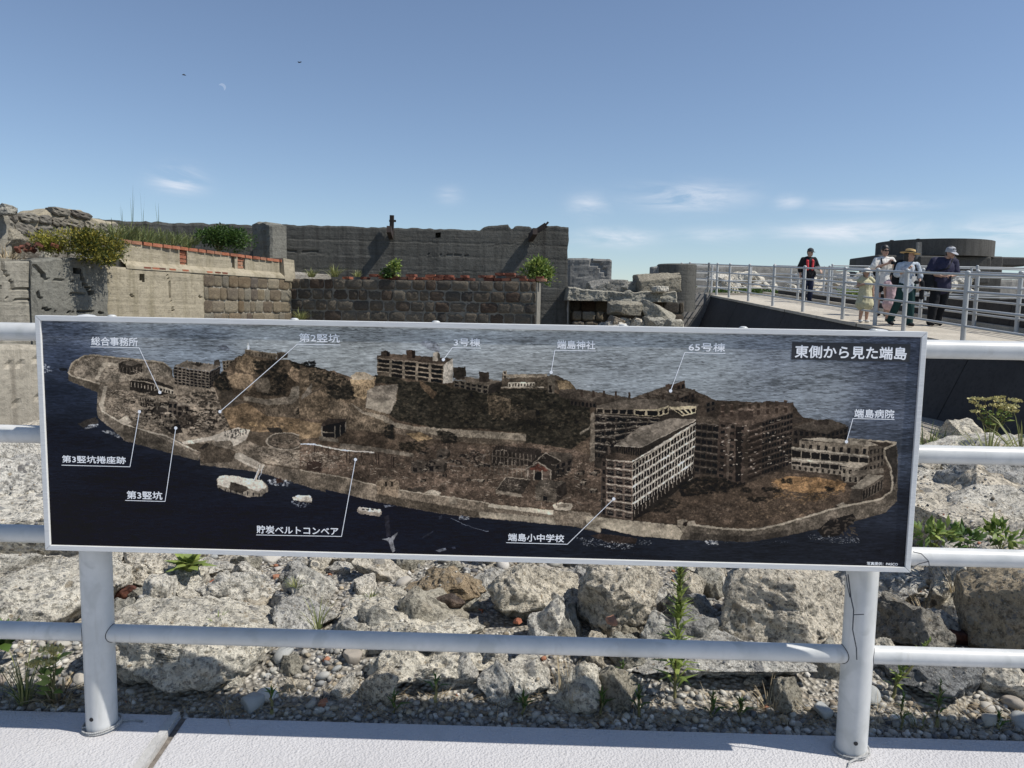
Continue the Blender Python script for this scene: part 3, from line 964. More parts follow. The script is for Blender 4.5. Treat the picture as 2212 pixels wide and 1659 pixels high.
# block 3 on the ridge
facade(cB((508, 285), (950, 330), (945, 455), (508, 400)), 4, 5, (84, 74, 62), (30, 27, 25), 0.1, 0.3, (134, 122, 104), 0.4, 0.0, 0.05)
for i in range(1, 5):
    u = i / 5
    q = cB((508, 285), (950, 330), (945, 455), (508, 400))
    poly([lerp2(q, u - 0.02, 0), lerp2(q, u + 0.02, 0), lerp2(q, u + 0.02, 1), lerp2(q, u - 0.02, 1)], (112, 102, 87), 0.3, 0.3, 0.2)
poly(cB((508, 270), (590, 255), (1010, 290), (950, 330), (700, 308), (508, 288)), (88, 74, 62), 0.2, 0.25, 0.2)
stroke(cB((508, 286), (950, 330)), 2.6, (122, 110, 95))
poly(cB((950, 330), (1012, 290), (1010, 450), (945, 456)), (170, 164, 152), 0.12, 0.2, 0.2, 0.45)
for (x, y, w, h, c) in ((532, 240, 58, 32, (66, 55, 47)), (702, 235, 58, 52, (72, 56, 46)), (878, 250, 48, 54, (176, 168, 152))):
    poly(cB((x, y), (x + w * 0.55, y - 4), (x + w, y + 4), (x + w, y + h), (x, y + h)), c, 0.2, 0.25, 0.2, 0.2)
    poly(cB((x + w * 0.65, y), (x + w, y + 4), (x + w, y + h), (x + w * 0.65, y + h)), tuple(v * 0.55 for v in c), 0.2, 0.2, 0.1)
# lower blocks right of it
facade(cB((1018, 430), (1250, 465), (1245, 525), (1018, 475)), 2, 6, (96, 88, 76), (32, 29, 28), 0.18, 0.3)
poly(cB((1015, 425), (1100, 412), (1340, 440), (1260, 470)), (98, 88, 76), 0.2, 0.2, 0.2)
poly(cB((1250, 468), (1340, 440), (1330, 500), (1245, 525)), (56, 50, 46), 0.25, 0.25, 0.2)
poly(cB((1012, 348), (1098, 348), (1098, 410), (1014, 420)), (66, 58, 50), 0.25, 0.25, 0.2)
poly(cB((1028, 395), (1070, 385), (1095, 398), (1090, 425), (1028, 425)), (60, 53, 47))
for (x, y, w, h) in ((1188, 375, 66, 70), (1045, 340, 20, 30)):
    poly(cB((x, y), (x + w, y + 6), (x + w, y + h), (x, y + h)), (62, 54, 47), 0.25, 0.25, 0.2)
# shrine terrace
poly(cB((1340, 395), (1370, 365), (1372, 420), (1700, 400), (1790, 440), (1830, 495), (1640, 500), (1340, 480)), (84, 74, 62), 0.3, 0.35, 0.25)
poly(cB((1370, 395), (1640, 390), (1640, 412), (1370, 418)), (124, 114, 98))
facade(cB((1345, 372), (1372, 368), (1372, 420), (1345, 425)), 2, 1, (132, 122, 106), (60, 54, 48))
facade(cB((1380, 445), (1560, 445), (1560, 475), (1380, 480)), 1, 9, (184, 176, 158), (72, 64, 55), 0.25, 0.3)
stroke(cB((1335, 483), (1620, 480)), 4, (150, 140, 123))
poly(cB((1640, 415), (1665, 392), (1690, 412), (1688, 520), (1645, 520)), (94, 86, 74), 0.25, 0.25, 0.2)
poly(cB((1652, 470), (1672, 470), (1672, 515), (1652, 515)), (36, 32, 30))
poly(cB((1700, 430), (1790, 440), (1830, 495), (1720, 495)), (124, 106, 78), 0.3, 0.3, 0.2)
blotch(cB((1500, 430), (1640, 440), (1630, 500), (1500, 490)), 60, 4, [(40, 38, 32), (110, 100, 84)])
# flats reaching right behind the wood
poly(cB((1720, 500), (1820, 490), (2000, 520), (2000, 600), (1720, 545)), (66, 58, 51), 0.25, 0.3, 0.2)
poly(cB((1720, 500), (1820, 488), (2000, 518), (2000, 545), (1760, 520)), (88, 78, 68), 0.2, 0.25, 0.2)
# lower plant area: rubble yard
yard = [(-10, 860), (260, 870), (500, 900), (750, 930), (900, 850), (1240, 870), (1520, 850), (1800, 890), (2000, 960), (2000, 1300), (1680, 1290), (1240, 1250), (930, 1200), (650, 1150), (500, 1120), (-10, 1030)]
poly(cB(*yard), (94, 79, 66), 0.35, 0.4, 0.3)
blotch(cB(*yard), 1500, 3.2, [(128, 112, 96), (62, 53, 46), (104, 86, 72), (80, 60, 50), (140, 126, 110)])
blotch(cB((0, 900), (250, 940), (240, 1020), (0, 1010)), 380, 3.0, [(150, 140, 124), (78, 70, 62), (120, 110, 97)])
poly(cB((260, 850), (500, 880), (750, 920), (748, 945), (500, 908), (262, 892)), (118, 108, 94), 0.2, 0.2, 0.15, 0.2)
stroke(cB((-5, 858), (90, 860), (240, 893), (330, 905), (490, 913)), 4, (196, 192, 184))
for x, y in ((90, 860), (185, 880), (305, 905), (325, 910), (405, 915), (500, 915), (518, 920), (600, 940), (615, 945)):
    stroke(cB((x, y), (x, y + 75)), 2.6, (52, 42, 38))
poly(cB((38, 985), (60, 965), (140, 975), (138, 1042), (40, 1030)), (62, 48, 42), 0.2, 0.2, 0.1)
# open shed
poly(cB((125, 735), (180, 690), (310, 690), (240, 740)), (66, 56, 50), 0.3, 0.3, 0.2)
poly(cB((140, 740), (300, 705), (300, 775), (240, 815), (135, 810)), (30, 27, 25), 0.3, 0.3, 0.2)
for x, y0, y1 in ((140, 740, 812), (228, 738, 815), (262, 730, 800), (298, 712, 770)):
    stroke(cB((x, y0), (x, y1)), 3.4, (116, 108, 96))
stroke(cB((140, 780), (228, 785)), 3, (110, 102, 90))
poly(cB((120, 805), (250, 822), (250, 850), (120, 832)), (112, 103, 90), 0.2, 0.2, 0.1)
blotch(cB((560, 730), (620, 730), (620, 830), (560, 810)), 110, 5, [(30, 29, 26)])
blotch(cB((900, 760), (1040, 790), (1040, 850), (950, 850)), 120, 5.5, [(28, 28, 25), (44, 40, 34)])
blotch(cB((650, 850), (840, 830), (840, 920), (660, 900)), 170, 5.0, [(30, 29, 25), (60, 52, 40)])
# small houses in the yard
for (x, y, w, h, dx) in ((735, 975, 90, 75, 20), (845, 965, 105, 80, 22), (905, 895, 70, 60, 18)):
    poly(cB((x, y + 18), (x + w, y + 30), (x + w, y + h), (x, y + h)), (84, 75, 66), 0.25, 0.3, 0.2, 0.2)
    poly(cB((x + w, y + 30), (x + w + dx, y + 5), (x + w + dx, y + h - 20), (x + w, y + h)), (48, 43, 39), 0.25, 0.3, 0.2)
    poly(cB((x - 5, y + 18), (x + 30, y - 10), (x + w + dx + 4, y), (x + w, y + 32)), (92, 82, 72), 0.2, 0.25, 0.2)
    poly(cB((x + 12, y + 38), (x + 36, y + 40), (x + 36, y + h - 8), (x + 12, y + h - 8)), (28, 25, 24))
    poly(cB((x + 50, y + 42), (x + 70, y + 44), (x + 70, y + h - 20), (x + 50, y + h - 20)), (36, 33, 31))
# collapsed heap
blotch(cB((1090, 930), (1150, 890), (1230, 930), (1220, 990), (1180, 1020), (1100, 980)), 150, 4, [(34, 30, 28), (66, 58, 52), (130, 120, 108)])
stroke(cB((1150, 950), (1190, 1020)), 4, (44, 38, 35))
stroke(cB((985, 1003), (1095, 1008)), 3, (112, 102, 92))
# skeleton of the workshop
poly(cB((1265, 930), (1300, 870), (1600, 890), (1600, 960), (1540, 1000), (1270, 1000)), (56, 49, 44), 0.35, 0.4, 0.3)
for i in range(12):
    x = 1275 + i * 26
    stroke(cB((x, 900 + 3 * i), (x, 985 + 3 * i)), 2.6, (108, 98, 86))
for i in range(9):
    x = 1300 + i * 33
    stroke(cB((x, 905), (x + 16, 862 + 2 * i), (x + 32, 905)), 1.8, (72, 62, 55))
stroke(cB((1270, 935), (1590, 975)), 3.2, (98, 88, 77))
stroke(cB((1255, 1005), (1500, 1030)), 3.2, (112, 102, 90))
for i in range(9):
    x = 1258 + i * 30
    stroke(cB((x, 980 + 3 * i), (x, 1050 + 4 * i)), 3.0, (104, 95, 83))
poly(cB((1510, 1000), (1590, 920), (1680, 915), (1810, 930), (1800, 1040), (1680, 1100), (1515, 1090)), (50, 44, 40), 0.3, 0.35, 0.25)
poly(cB((1640, 905), (1800, 920), (1810, 960), (1730, 980)), (84, 75, 65), 0.25, 0.3, 0.2)
stroke(cB((1545, 990), (1630, 915), (1730, 970), (1690, 1030)), 3.0, (128, 118, 104))
poly(cB((1500, 1020), (1580, 978), (1668, 1035), (1665, 1100), (1505, 1090)), (92, 78, 68), 0.25, 0.3, 0.2)
poly(cB((1525, 1020), (1580, 990), (1645, 1030), (1640, 1040), (1525, 1030)), (112, 62, 48), 0.25, 0.3, 0.2)
for x in (1510, 1552, 1606, 1662):
    stroke(cB((x, 1030), (x, 1098)), 3.6, (140, 130, 115))
poly(cB((1558, 1045), (1602, 1045), (1602, 1098), (1558, 1095)), (26, 24, 23))
stroke(cB((1500, 1022), (1580, 978), (1670, 1038)), 3.2, (132, 122, 108))
facade(cB((1690, 990), (1810, 950), (1800, 1040), (1690, 1060)), 2, 3, (70, 62, 55), (30, 27, 26))
# roofless sheds by the wall
poly(cB((1298, 1165), (1365, 1080), (1530, 1095), (1470, 1200)), (68, 60, 53), 0.4, 0.4, 0.25)
blotch(cB((1320, 1160), (1375, 1095), (1515, 1105), (1465, 1180)), 150, 3.5, [(120, 112, 98), (40, 36, 33), (84, 76, 66)], 0.35)
poly(cB((1298, 1165), (1470, 1190), (1470, 1212), (1298, 1188)), (124, 114, 99), 0.2, 0.2, 0.1)
stroke(cB((1298, 1165), (1365, 1080), (1530, 1095)), 3, (130, 120, 104))
poly(cB((1560, 1140), (1700, 1150), (1700, 1250), (1565, 1230)), (100, 91, 79), 0.25, 0.3, 0.2, 0.25)
poly(cB((1700, 1150), (1765, 1110), (1770, 1190), (1700, 1250)), (58, 51, 46), 0.25, 0.3, 0.2)
poly(cB((1560, 1140), (1595, 1098), (1765, 1108), (1700, 1152)), (92, 84, 74), 0.2, 0.2, 0.2)
poly(cB((1612, 1205), (1640, 1207), (1640, 1235), (1612, 1232)), (28, 25, 24))
# sea wall of the middle
poly(cB((-10, 1030), (240, 1070), (500, 1130), (505, 1105), (650, 1110), (660, 1160), (930, 1200), (1240, 1250), (1250, 1270), (1680, 1300), (1820, 1310), (1990, 1340), (1990, 1450), (1800, 1405), (1250, 1355), (930, 1322), (500, 1242), (-10, 1115)), (112, 101, 86), 0.25, 0.3, 0.2, 0.35)
stroke(cB((-10, 1032), (240, 1072), (500, 1132)), 3.5, (146, 136, 118))
poly(cB((505, 1100), (600, 1085), (655, 1110), (650, 1170), (640, 1245), (505, 1225)), (124, 108, 88), 0.25, 0.35, 0.2, 0.5)
for x in (560, 600):
    poly(cB((x, 1108), (x + 12, 1110), (x + 12, 1140), (x, 1138)), (42, 36, 32))
poly(cB((520, 1085), (600, 1072), (625, 1085), (560, 1100)), (104, 92, 78))
stroke(cB((655, 1165), (930, 1203), (1250, 1252)), 4, (150, 140, 122))
poly(cB((710, 1150), (830, 1145), (820, 1180), (720, 1175)), (70, 62, 54))
poly(cB((820, 1180), (870, 1160), (935, 1180), (920, 1200)), (156, 147, 130))
poly(cB((1250, 1255), (1680, 1300), (1680, 1330), (1245, 1275)), (168, 159, 140), 0.12, 0.15, 0.1, 0.15)
poly(cB((1190, 1305), (1680, 1350), (1700, 1395), (1190, 1345)), (136, 127, 110), 0.2, 0.2, 0.1, 0.3)
poly(cB((985, 1210), (1025, 1205), (1040, 1255), (990, 1260)), (128, 119, 103))
poly(cB((1675, 1262), (1730, 1245), (1800, 1255), (1812, 1275), (1795, 1300), (1690, 1295)), (162, 152, 134), 0.15, 0.2, 0.1)
poly(cB((1700, 1262), (1735, 1252), (1785, 1260), (1780, 1278), (1710, 1280)), (112, 103, 90))
poly(cB((1782, 1300), (1925, 1315), (1930, 1360), (1900, 1420), (1785, 1395)), (118, 108, 93), 0.2, 0.25, 0.15, 0.3)
poly(cB((1900, 1335), (1995, 1345), (1995, 1445), (1900, 1420)), (150, 142, 124), 0.15, 0.2, 0.1, 0.2)
poly(cB((500, 1190), (650, 1215), (1190, 1310), (1190, 1345), (930, 1320), (500, 1242)), (84, 75, 63), 0.3, 0.3, 0.2, 0.4)
blotch(cB((1040, 1335), (1120, 1335), (1125, 1365), (1060, 1365)), 45, 3.0, [(170, 176, 182), (110, 120, 132)])
# boats in front
for q in ([(375, 1290), (385, 1278), (530, 1292), (542, 1308), (535, 1330), (520, 1340), (390, 1322), (378, 1310)],):
    poly(cB(*q), (146, 136, 124))
    poly(cB((380, 1285), (390, 1277), (530, 1293), (538, 1308), (525, 1316), (385, 1298)), (200, 194, 184), 0.1, 0.1, 0)
    for x in (410, 440, 470, 500):
        poly(cB((x, 1288), (x + 16, 1290), (x + 14, 1298), (x - 2, 1296)), (44, 42, 44))
poly(cB((-60, 1210), (70, 1215), (75, 1240), (-50, 1232)), (186, 180, 168))

# --- right of the island (crop C)
rt = [(120, 470), (130, 440), (350, 480), (730, 430), (860, 490), (1330, 510), (1390, 590), (1660, 650), (1670, 730), (1960, 745), (1975, 800), (1975, 1000), (1965, 1110), (1900, 1180), (1700, 1235), (1300, 1320), (1050, 1360), (700, 1345), (390, 1325), (165, 1262), (160, 850), (120, 840)]
poly(cC(*rt), (70, 60, 51), 0.3, 0.35, 0.3)
# far flats
poly(cC((-30, 440), (50, 430), (260, 462), (330, 480), (300, 520), (-30, 500)), (78, 69, 60), 0.25, 0.3, 0.2)
facade(cC((-30, 480), (130, 500), (130, 540), (-30, 520)), 1, 7, (58, 51, 45), (28, 25, 24))
poly(cC((340, 480), (550, 405), (735, 425), (735, 470), (640, 500), (360, 495)), (86, 76, 66), 0.25, 0.3, 0.2)
poly(cC((550, 395), (620, 388), (672, 368), (675, 415), (560, 415)), (72, 58, 49), 0.2, 0.25, 0.2)
facade(cC((620, 400), (672, 372), (674, 420), (622, 430)), 1, 2, (74, 60, 50), (32, 27, 25))
facade(cC((600, 490), (732, 445), (730, 500), (600, 520)), 2, 6, (56, 48, 42), (26, 23, 22))
for x, y in ((332, 440), (250, 436), (178, 434), (112, 432), (40, 430), (445, 445), (540, 450), (630, 455), (700, 440)):
    poly(cC((x - 6, y), (x + 7, y), (x + 7, y + 40), (x - 6, y + 40)), (62, 51, 44), 0.2, 0.2, 0.1)
for i in range(6):
    stroke(cC((380 + i * 45, 478 - i * 11), (470 + i * 45, 490 - i * 9)), 3, (62, 54, 47))
# school: rear block with pale upper storey
poly(cC((120, 560), (150, 520), (500, 490), (745, 510), (745, 620), (740, 700), (730, 960), (360, 960), (120, 900)), (54, 48, 43), 0.25, 0.3, 0.25)
poly(cC((130, 525), (270, 490), (480, 480), (760, 515), (740, 545), (400, 560), (150, 550)), (100, 91, 80), 0.2, 0.3, 0.2)
facade(cC((130, 535), (360, 540), (360, 580), (130, 570)), 1, 5, (108, 98, 84), (28, 25, 24), 0.12, 0.25)
facade(cC((360, 545), (510, 545), (510, 590), (360, 582)), 1, 2, (150, 139, 112), (30, 27, 26), 0.1, 0.25)
facade(cC((510, 545), (572, 522), (572, 570), (510, 590)), 1, 2, (176, 164, 132), (40, 36, 33), 0.2, 0.3)
facade(cC((572, 530), (742, 525), (738, 570), (660, 590), (572, 575))[:4], 1, 4, (170, 158, 126), (38, 34, 32), 0.2, 0.35)
facade(cC((120, 575), (520, 600), (480, 700), (120, 820)), 5, 6, (66, 59, 53), (24, 22, 21), 0.08, 0.35, (112, 104, 93), 0.5)
facade(cC((120, 700), (250, 720), (160, 850), (120, 840)), 3, 3, (60, 54, 48), (24, 22, 21), 0.1, 0.35, (108, 100, 90), 0.5)
blotch(cC((130, 580), (500, 610), (460, 700), (130, 800)), 100, 2.6, [(150, 142, 128), (30, 27, 25)])
poly(cC((95, 570), (118, 560), (122, 860), (92, 870)), (108, 99, 86), 0.2, 0.25, 0.15, 0.3)
poly(cC((30, 690), (90, 650), (92, 665), (30, 705)), (120, 112, 98))
# school: long front block
poly(cC((242, 768), (385, 660), (590, 600), (745, 608), (560, 700), (405, 778)), (112, 104, 93), 0.12, 0.2, 0.15)
stroke(cC((242, 768), (405, 778), (745, 610)), 2.6, (146, 138, 124))
poly(cC((250, 772), (405, 782), (400, 840), (260, 822)), (36, 32, 29), 0.3, 0.3, 0.2)
for i in range(10):
    stroke(cC((268 + i * 14, 778), (268 + i * 14, 830)), 1.8, (78, 68, 58))
poly(cC((185, 830), (250, 812), (400, 830), (395, 855), (350, 870), (190, 850)), (78, 66, 56), 0.3, 0.3, 0.2)
facade(cC((352, 862), (742, 622), (720, 965), (352, 1225)), 7, 22, (150, 143, 130), (30, 28, 28), 0.15, 0.24, (190, 184, 172), 0.45)
q = cC((352, 862), (742, 622), (720, 965), (352, 1225))
for i in range(1, 22, 1):
    u = i / 22
    poly([lerp2(q, u - 0.004, 0), lerp2(q, u + 0.004, 0), lerp2(q, u + 0.004, 1), lerp2(q, u - 0.004, 1)], (166, 158, 146), 0.3, 0.4, 0.3)
poly([lerp2(q, 0.3, 0.0), lerp2(q, 1.0, 0.0), lerp2(q, 1.0, 0.07), lerp2(q, 0.3, 0.07)], (176, 170, 158), 0.2, 0.25, 0.2)
facade([lerp2(q, 0.0, 0.05), lerp2(q, 1.0, 0.02), lerp2(q, 1.0, 0.15), lerp2(q, 0.0, 0.16)], 1, 20, (150, 142, 128), (34, 31, 30), 0.15, 0.2, None, 0.5)
facade(cC((190, 850), (352, 865), (352, 1225), (190, 1195)), 7, 3, (98, 84, 74), (32, 28, 27), 0.14, 0.3, (150, 140, 126), 0.4)
for j in range(7):
    for i in range(3):
        qq = cC((190, 850), (352, 865), (352, 1225), (190, 1195))
        u0, v0 = (i + 0.14) / 3, (j + 0.3) / 7
        u1 = (i + 0.86) / 3
        for k in (0.25, 0.5):
            vv = v0 + k * 0.6 / 7
            stroke([lerp2(qq, u0, vv), lerp2(qq, u1, vv)], 1.3, (112, 104, 95))
facade(cC((163, 845), (190, 850), (190, 1195), (163, 1190)), 7, 1, (74, 63, 56), (34, 30, 28), 0.2, 0.35)
poly(cC((198, 775), (215, 772), (217, 825), (200, 828)), (96, 84, 74))
poly(cC((352, 1165), (730, 905), (745, 935), (560, 1100), (420, 1210), (352, 1228)), (40, 36, 33), 0.3, 0.3, 0.2)
for i in range(16):
    u = i / 15
    x, y = 365 + 350 * u, 1205 - 265 * u
    stroke(cC((x, y - 38), (x, y)), 2.2, (120, 110, 98))
# big dark housing block in the middle
poly(cC((740, 600), (880, 600), (880, 950), (730, 940)), (50, 44, 40), 0.25, 0.3, 0.25)
facade(cC((742, 625), (880, 640), (872, 950), (725, 930)), 7, 4, (58, 51, 45), (26, 23, 22), 0.1, 0.35, (92, 83, 74), 0.5)
poly(cC((745, 590), (880, 590), (890, 640), (742, 625)), (80, 70, 60), 0.25, 0.3, 0.2)
facade(cC((800, 500), (860, 488), (860, 550), (800, 570)), 2, 2, (66, 58, 51), (28, 25, 24))
facade(cC((880, 620), (1050, 640), (1030, 1000), (868, 960)), 9, 3, (74, 62, 54), (30, 27, 25), 0.28, 0.4, None, 0.4)
poly(cC((935, 640), (950, 640), (940, 980), (925, 975)), (92, 80, 70), 0.2, 0.25, 0.15)
facade(cC((1062, 640), (1145, 615), (1140, 950), (1055, 985)), 9, 1, (66, 55, 48), (50, 42, 37), 0.06, 0.45, (96, 82, 71), 0.3)
facade(cC((1145, 615), (1335, 560), (1325, 885), (1140, 950)), 9, 10, (60, 51, 45), (24, 22, 21), 0.16, 0.35, (84, 73, 64), 0.45)
poly(cC((985, 650), (1020, 655), (1015, 990), (980, 985)), (34, 30, 28), 0.25, 0.3, 0.2)
for _ in range(46):
    x, y = 890 + rng.rand() * 430, 650 + rng.rand() * 300
    poly(cC((x, y), (x + 9 + 9 * rng.rand(), y - 1), (x + 12, y + 5), (x, y + 7)), (142, 132, 120), 0.2, 0.2, 0)
poly(cC((870, 590), (1000, 545), (1175, 495), (1335, 505), (1335, 560), (1145, 618), (1050, 640), (890, 622)), (90, 76, 65), 0.25, 0.3, 0.2)
for i in range(16):
    x, y = 895 + (i % 8) * 55, 520 + (i // 8) * 40 - (i % 8) * 4
    poly(cC((x, y), (x + 18, y), (x + 18, y + 34), (x, y + 34)), (66, 53, 45), 0.2, 0.2, 0.1)
    poly(cC((x - 2, y - 3), (x + 20, y - 3), (x + 20, y + 4), (x - 2, y + 4)), (104, 88, 76), 0.2, 0.2, 0)
poly(cC((1000, 548), (1090, 545), (1088, 610), (1000, 610)), (70, 58, 50), 0.2, 0.25, 0.15)
poly(cC((995, 545), (1030, 538), (1095, 548), (1085, 556), (1000, 552)), (112, 96, 83))
poly(cC((1170, 495), (1335, 505), (1335, 530), (1175, 512)), (74, 62, 54), 0.2, 0.2, 0.1)
# flats behind the hospital
facade(cC((1335, 660), (1540, 690), (1540, 740), (1335, 760)), 2, 6, (58, 51, 46), (28, 25, 24))
poly(cC((1335, 655), (1470, 610), (1560, 605), (1670, 645), (1540, 695)), (84, 75, 66), 0.2, 0.25, 0.2)
poly(cC((1465, 615), (1555, 607), (1550, 640), (1465, 640)), (60, 52, 46))
facade(cC((1540, 695), (1672, 648), (1668, 730), (1540, 745)), 2, 5, (54, 48, 43), (28, 25, 24))
poly(cC((1335, 600), (1385, 590), (1390, 620), (1340, 640)), (62, 54, 48))
# hospital
facade(cC((1375, 735), (1800, 770), (1790, 830), (1372, 800)), 1, 9, (120, 110, 95), (36, 33, 31), 0.3, 0.35, None, 0.4)
poly(cC((1375, 728), (1480, 718), (1790, 740), (1860, 765), (1800, 772)), (140, 131, 115), 0.15, 0.2, 0.15)
facade(cC((1325, 775), (1800, 830), (1790, 920), (1640, 935), (1325, 900))[:2] + cC((1790, 940), (1325, 915)), 2, 8, (118, 110, 97), (32, 30, 29), 0.06, 0.3, (154, 146, 130), 0.4)
facade(cC((1325, 880), (1640, 920), (1640, 950), (1325, 915)), 1, 9, (108, 100, 88), (40, 37, 34), 0.3, 0.3)
facade(cC((1800, 775), (1895, 770), (1890, 890), (1800, 930)), 3, 4, (84, 76, 66), (36, 33, 31), 0.25, 0.35)
poly(cC((1740, 735), (1780, 732), (1782, 765), (1742, 765)), (112, 104, 91))
facade(cC((1630, 895), (1740, 905), (1735, 995), (1630, 990)), 2, 3, (112, 104, 91), (36, 33, 31), 0.28, 0.3)
poly(cC((1625, 890), (1680, 865), (1795, 875), (1740, 908)), (142, 133, 117), 0.15, 0.2, 0.1)
facade(cC((1740, 908), (1795, 880), (1790, 965), (1738, 995)), 2, 2, (86, 78, 68), (36, 33, 31))
poly(cC((1680, 925), (1890, 905), (1890, 935), (1700, 960)), (98, 90, 79), 0.2, 0.25, 0.1)
poly(cC((1685, 1030), (1790, 945), (1892, 950), (1770, 1035)), (124, 116, 102), 0.15, 0.2, 0.15)
poly(cC((1685, 1030), (1755, 1035), (1745, 1105), (1680, 1100)), (78, 70, 62), 0.2, 0.25, 0.2)
facade(cC((1760, 1035), (1892, 955), (1880, 1040), (1755, 1105)), 1, 7, (86, 78, 68), (38, 34, 32), 0.2, 0.2)
# school yard: bare earth and dry grass
poly(cC((360, 1225), (560, 1110), (740, 960), (900, 975), (1040, 1005), (1230, 930), (1620, 960), (1690, 1030), (1680, 1105), (1560, 1150), (1260, 1250), (1050, 1280), (700, 1245), (380, 1235)), (84, 70, 57), 0.35, 0.35, 0.3)
poly(cC((1220, 985), (1300, 955), (1500, 965), (1660, 1000), (1640, 1040), (1400, 1060), (1250, 1030)), (132, 100, 60), 0.3, 0.35, 0.3)
blotch(cC((1200, 970), (1640, 980), (1650, 1060), (1400, 1130), (1220, 1090)), 620, 4, [(146, 112, 66), (120, 94, 60), (104, 82, 58), (136, 102, 58)], 0.5)
blotch(cC((1000, 1080), (1600, 1080), (1450, 1180), (1050, 1260)), 700, 3.6, [(104, 88, 68), (80, 66, 54), (118, 98, 72), (66, 56, 48)], 0.5)
blotch(cC((480, 1180), (1000, 1100), (1000, 1240), (450, 1230)), 420, 3.2, [(112, 98, 84), (60, 52, 46), (90, 76, 64)])
blotch(cC((620, 1010), (760, 960), (900, 970), (990, 1000), (940, 1050), (660, 1080)), 420, 6, [(22, 22, 20), (34, 32, 28)])
blotch(cC((440, 1170), (560, 1090), (650, 1120), (560, 1180)), 180, 5.5, [(28, 27, 25), (48, 42, 36)])
for x, y in ((1050, 1040), (1180, 1035), (1240, 1040), (1090, 1098), (1140, 1096), (1300, 985), (1560, 1030), (1010, 1010)):
    blotch(cC((x - 28, y - 12), (x + 28, y - 12), (x + 28, y + 14), (x - 28, y + 14)), 26, 5.5, [(26, 25, 22), (36, 33, 28)])
poly(cC((1595, 1130), (1640, 1115), (1670, 1130), (1620, 1148)), (120, 112, 98))
# sea wall of the right end
poly(cC((70, 1198), (390, 1230), (640, 1255), (690, 1248), (870, 1270), (1050, 1278), (1260, 1248), (1600, 1150), (1860, 1100), (1940, 1040), (1950, 950), (1905, 880), (1890, 790), (1965, 750), (1975, 820), (1975, 1000), (1968, 1110), (1900, 1178), (1700, 1232), (1300, 1318), (1050, 1358), (700, 1345), (390, 1325), (70, 1250)), (92, 84, 73), 0.25, 0.3, 0.2, 0.35)
poly(cC((70, 1200), (390, 1232), (620, 1255), (660, 1300), (640, 1345), (390, 1322), (70, 1252)), (140, 131, 113), 0.15, 0.2, 0.15, 0.2)
poly(cC((165, 1232), (385, 1258), (385, 1310), (165, 1270)), (150, 141, 122), 0.15, 0.2, 0.1)
poly(cC((1890, 795), (1965, 750), (1975, 900), (1965, 1000), (1930, 1010), (1925, 900)), (56, 52, 48), 0.2, 0.25, 0.2)
stroke(cC((1670, 728), (1900, 742), (1968, 752)), 5, (142, 133, 116))
stroke(cC((1968, 752), (1890, 795), (1905, 850)), 6, (134, 125, 108))
stroke(cC((1905, 850), (1930, 900), (1945, 1000), (1935, 1050), (1870, 1095), (1600, 1150), (1260, 1250), (1130, 1280), (1050, 1285), (870, 1272), (690, 1250)), 6, (142, 133, 116))
stroke(cC((1890, 830), (1935, 925)), 3, (96, 88, 77))
poly(cC((625, 1225), (660, 1215), (690, 1222), (690, 1260), (660, 1300), (640, 1265), (625, 1262)), (132, 122, 105), 0.2, 0.25, 0.1)
poly(cC((662, 1235), (690, 1235), (680, 1262), (662, 1258)), (44, 36, 33))
poly(cC((692, 1230), (735, 1225), (735, 1252), (695, 1250)), (138, 128, 112))
for i in range(5):
    stroke(cC((655, 1272 + i * 7), (690, 1268 + i * 7)), 2.2, (118, 108, 93))
poly(cC((700, 1300), (1050, 1325), (1300, 1285), (1300, 1318), (1050, 1358), (700, 1345)), (70, 64, 57), 0.25, 0.3, 0.2, 0.4)
poly(cC((1480, 1290), (1560, 1220), (1700, 1185), (1720, 1215), (1620, 1320), (1520, 1330)), (34, 32, 32), 0.3, 0.3, 0.2)
for _ in range(34):
    x, y = 1510 + rng.rand() * 190, 1205 + rng.rand() * 100
    a = rng.rand() * 3.1
    stroke(cC((x, y), (x + 34 * math.cos(a), y + 24 * math.sin(a))), 4.2, (76, 68, 60))
poly(cC((90, 1318), (160, 1305), (380, 1335), (370, 1372), (200, 1362)), (56, 46, 43), 0.4, 0.4, 0.2)
blotch(cC((5, 1330), (120, 1340), (380, 1375), (320, 1405), (60, 1380)), 240, 2.4, [(150, 156, 162), (96, 106, 120), (190, 194, 196)], 0.4)
blotch(cC((390, 1345), (460, 1350), (470, 1372), (400, 1380)), 36, 2.4, [(140, 148, 156)], 0.4)
blotch(cC((1420, 1310), (1540, 1320), (1740, 1330), (1740, 1365), (1600, 1370), (1440, 1345)), 200, 2.3, [(140, 148, 156), (86, 96, 112), (180, 185, 188)], 0.4)
blotch(cC((800, 1350), (880, 1350), (880, 1375), (810, 1375)), 46, 3.0, [(190, 194, 196)], 0.6)
blotch(cC((730, 1352), (1350, 1352), (1420, 1330), (1300, 1365), (760, 1362)), 90, 2.2, [(100, 112, 126), (60, 72, 90)], 0.4)
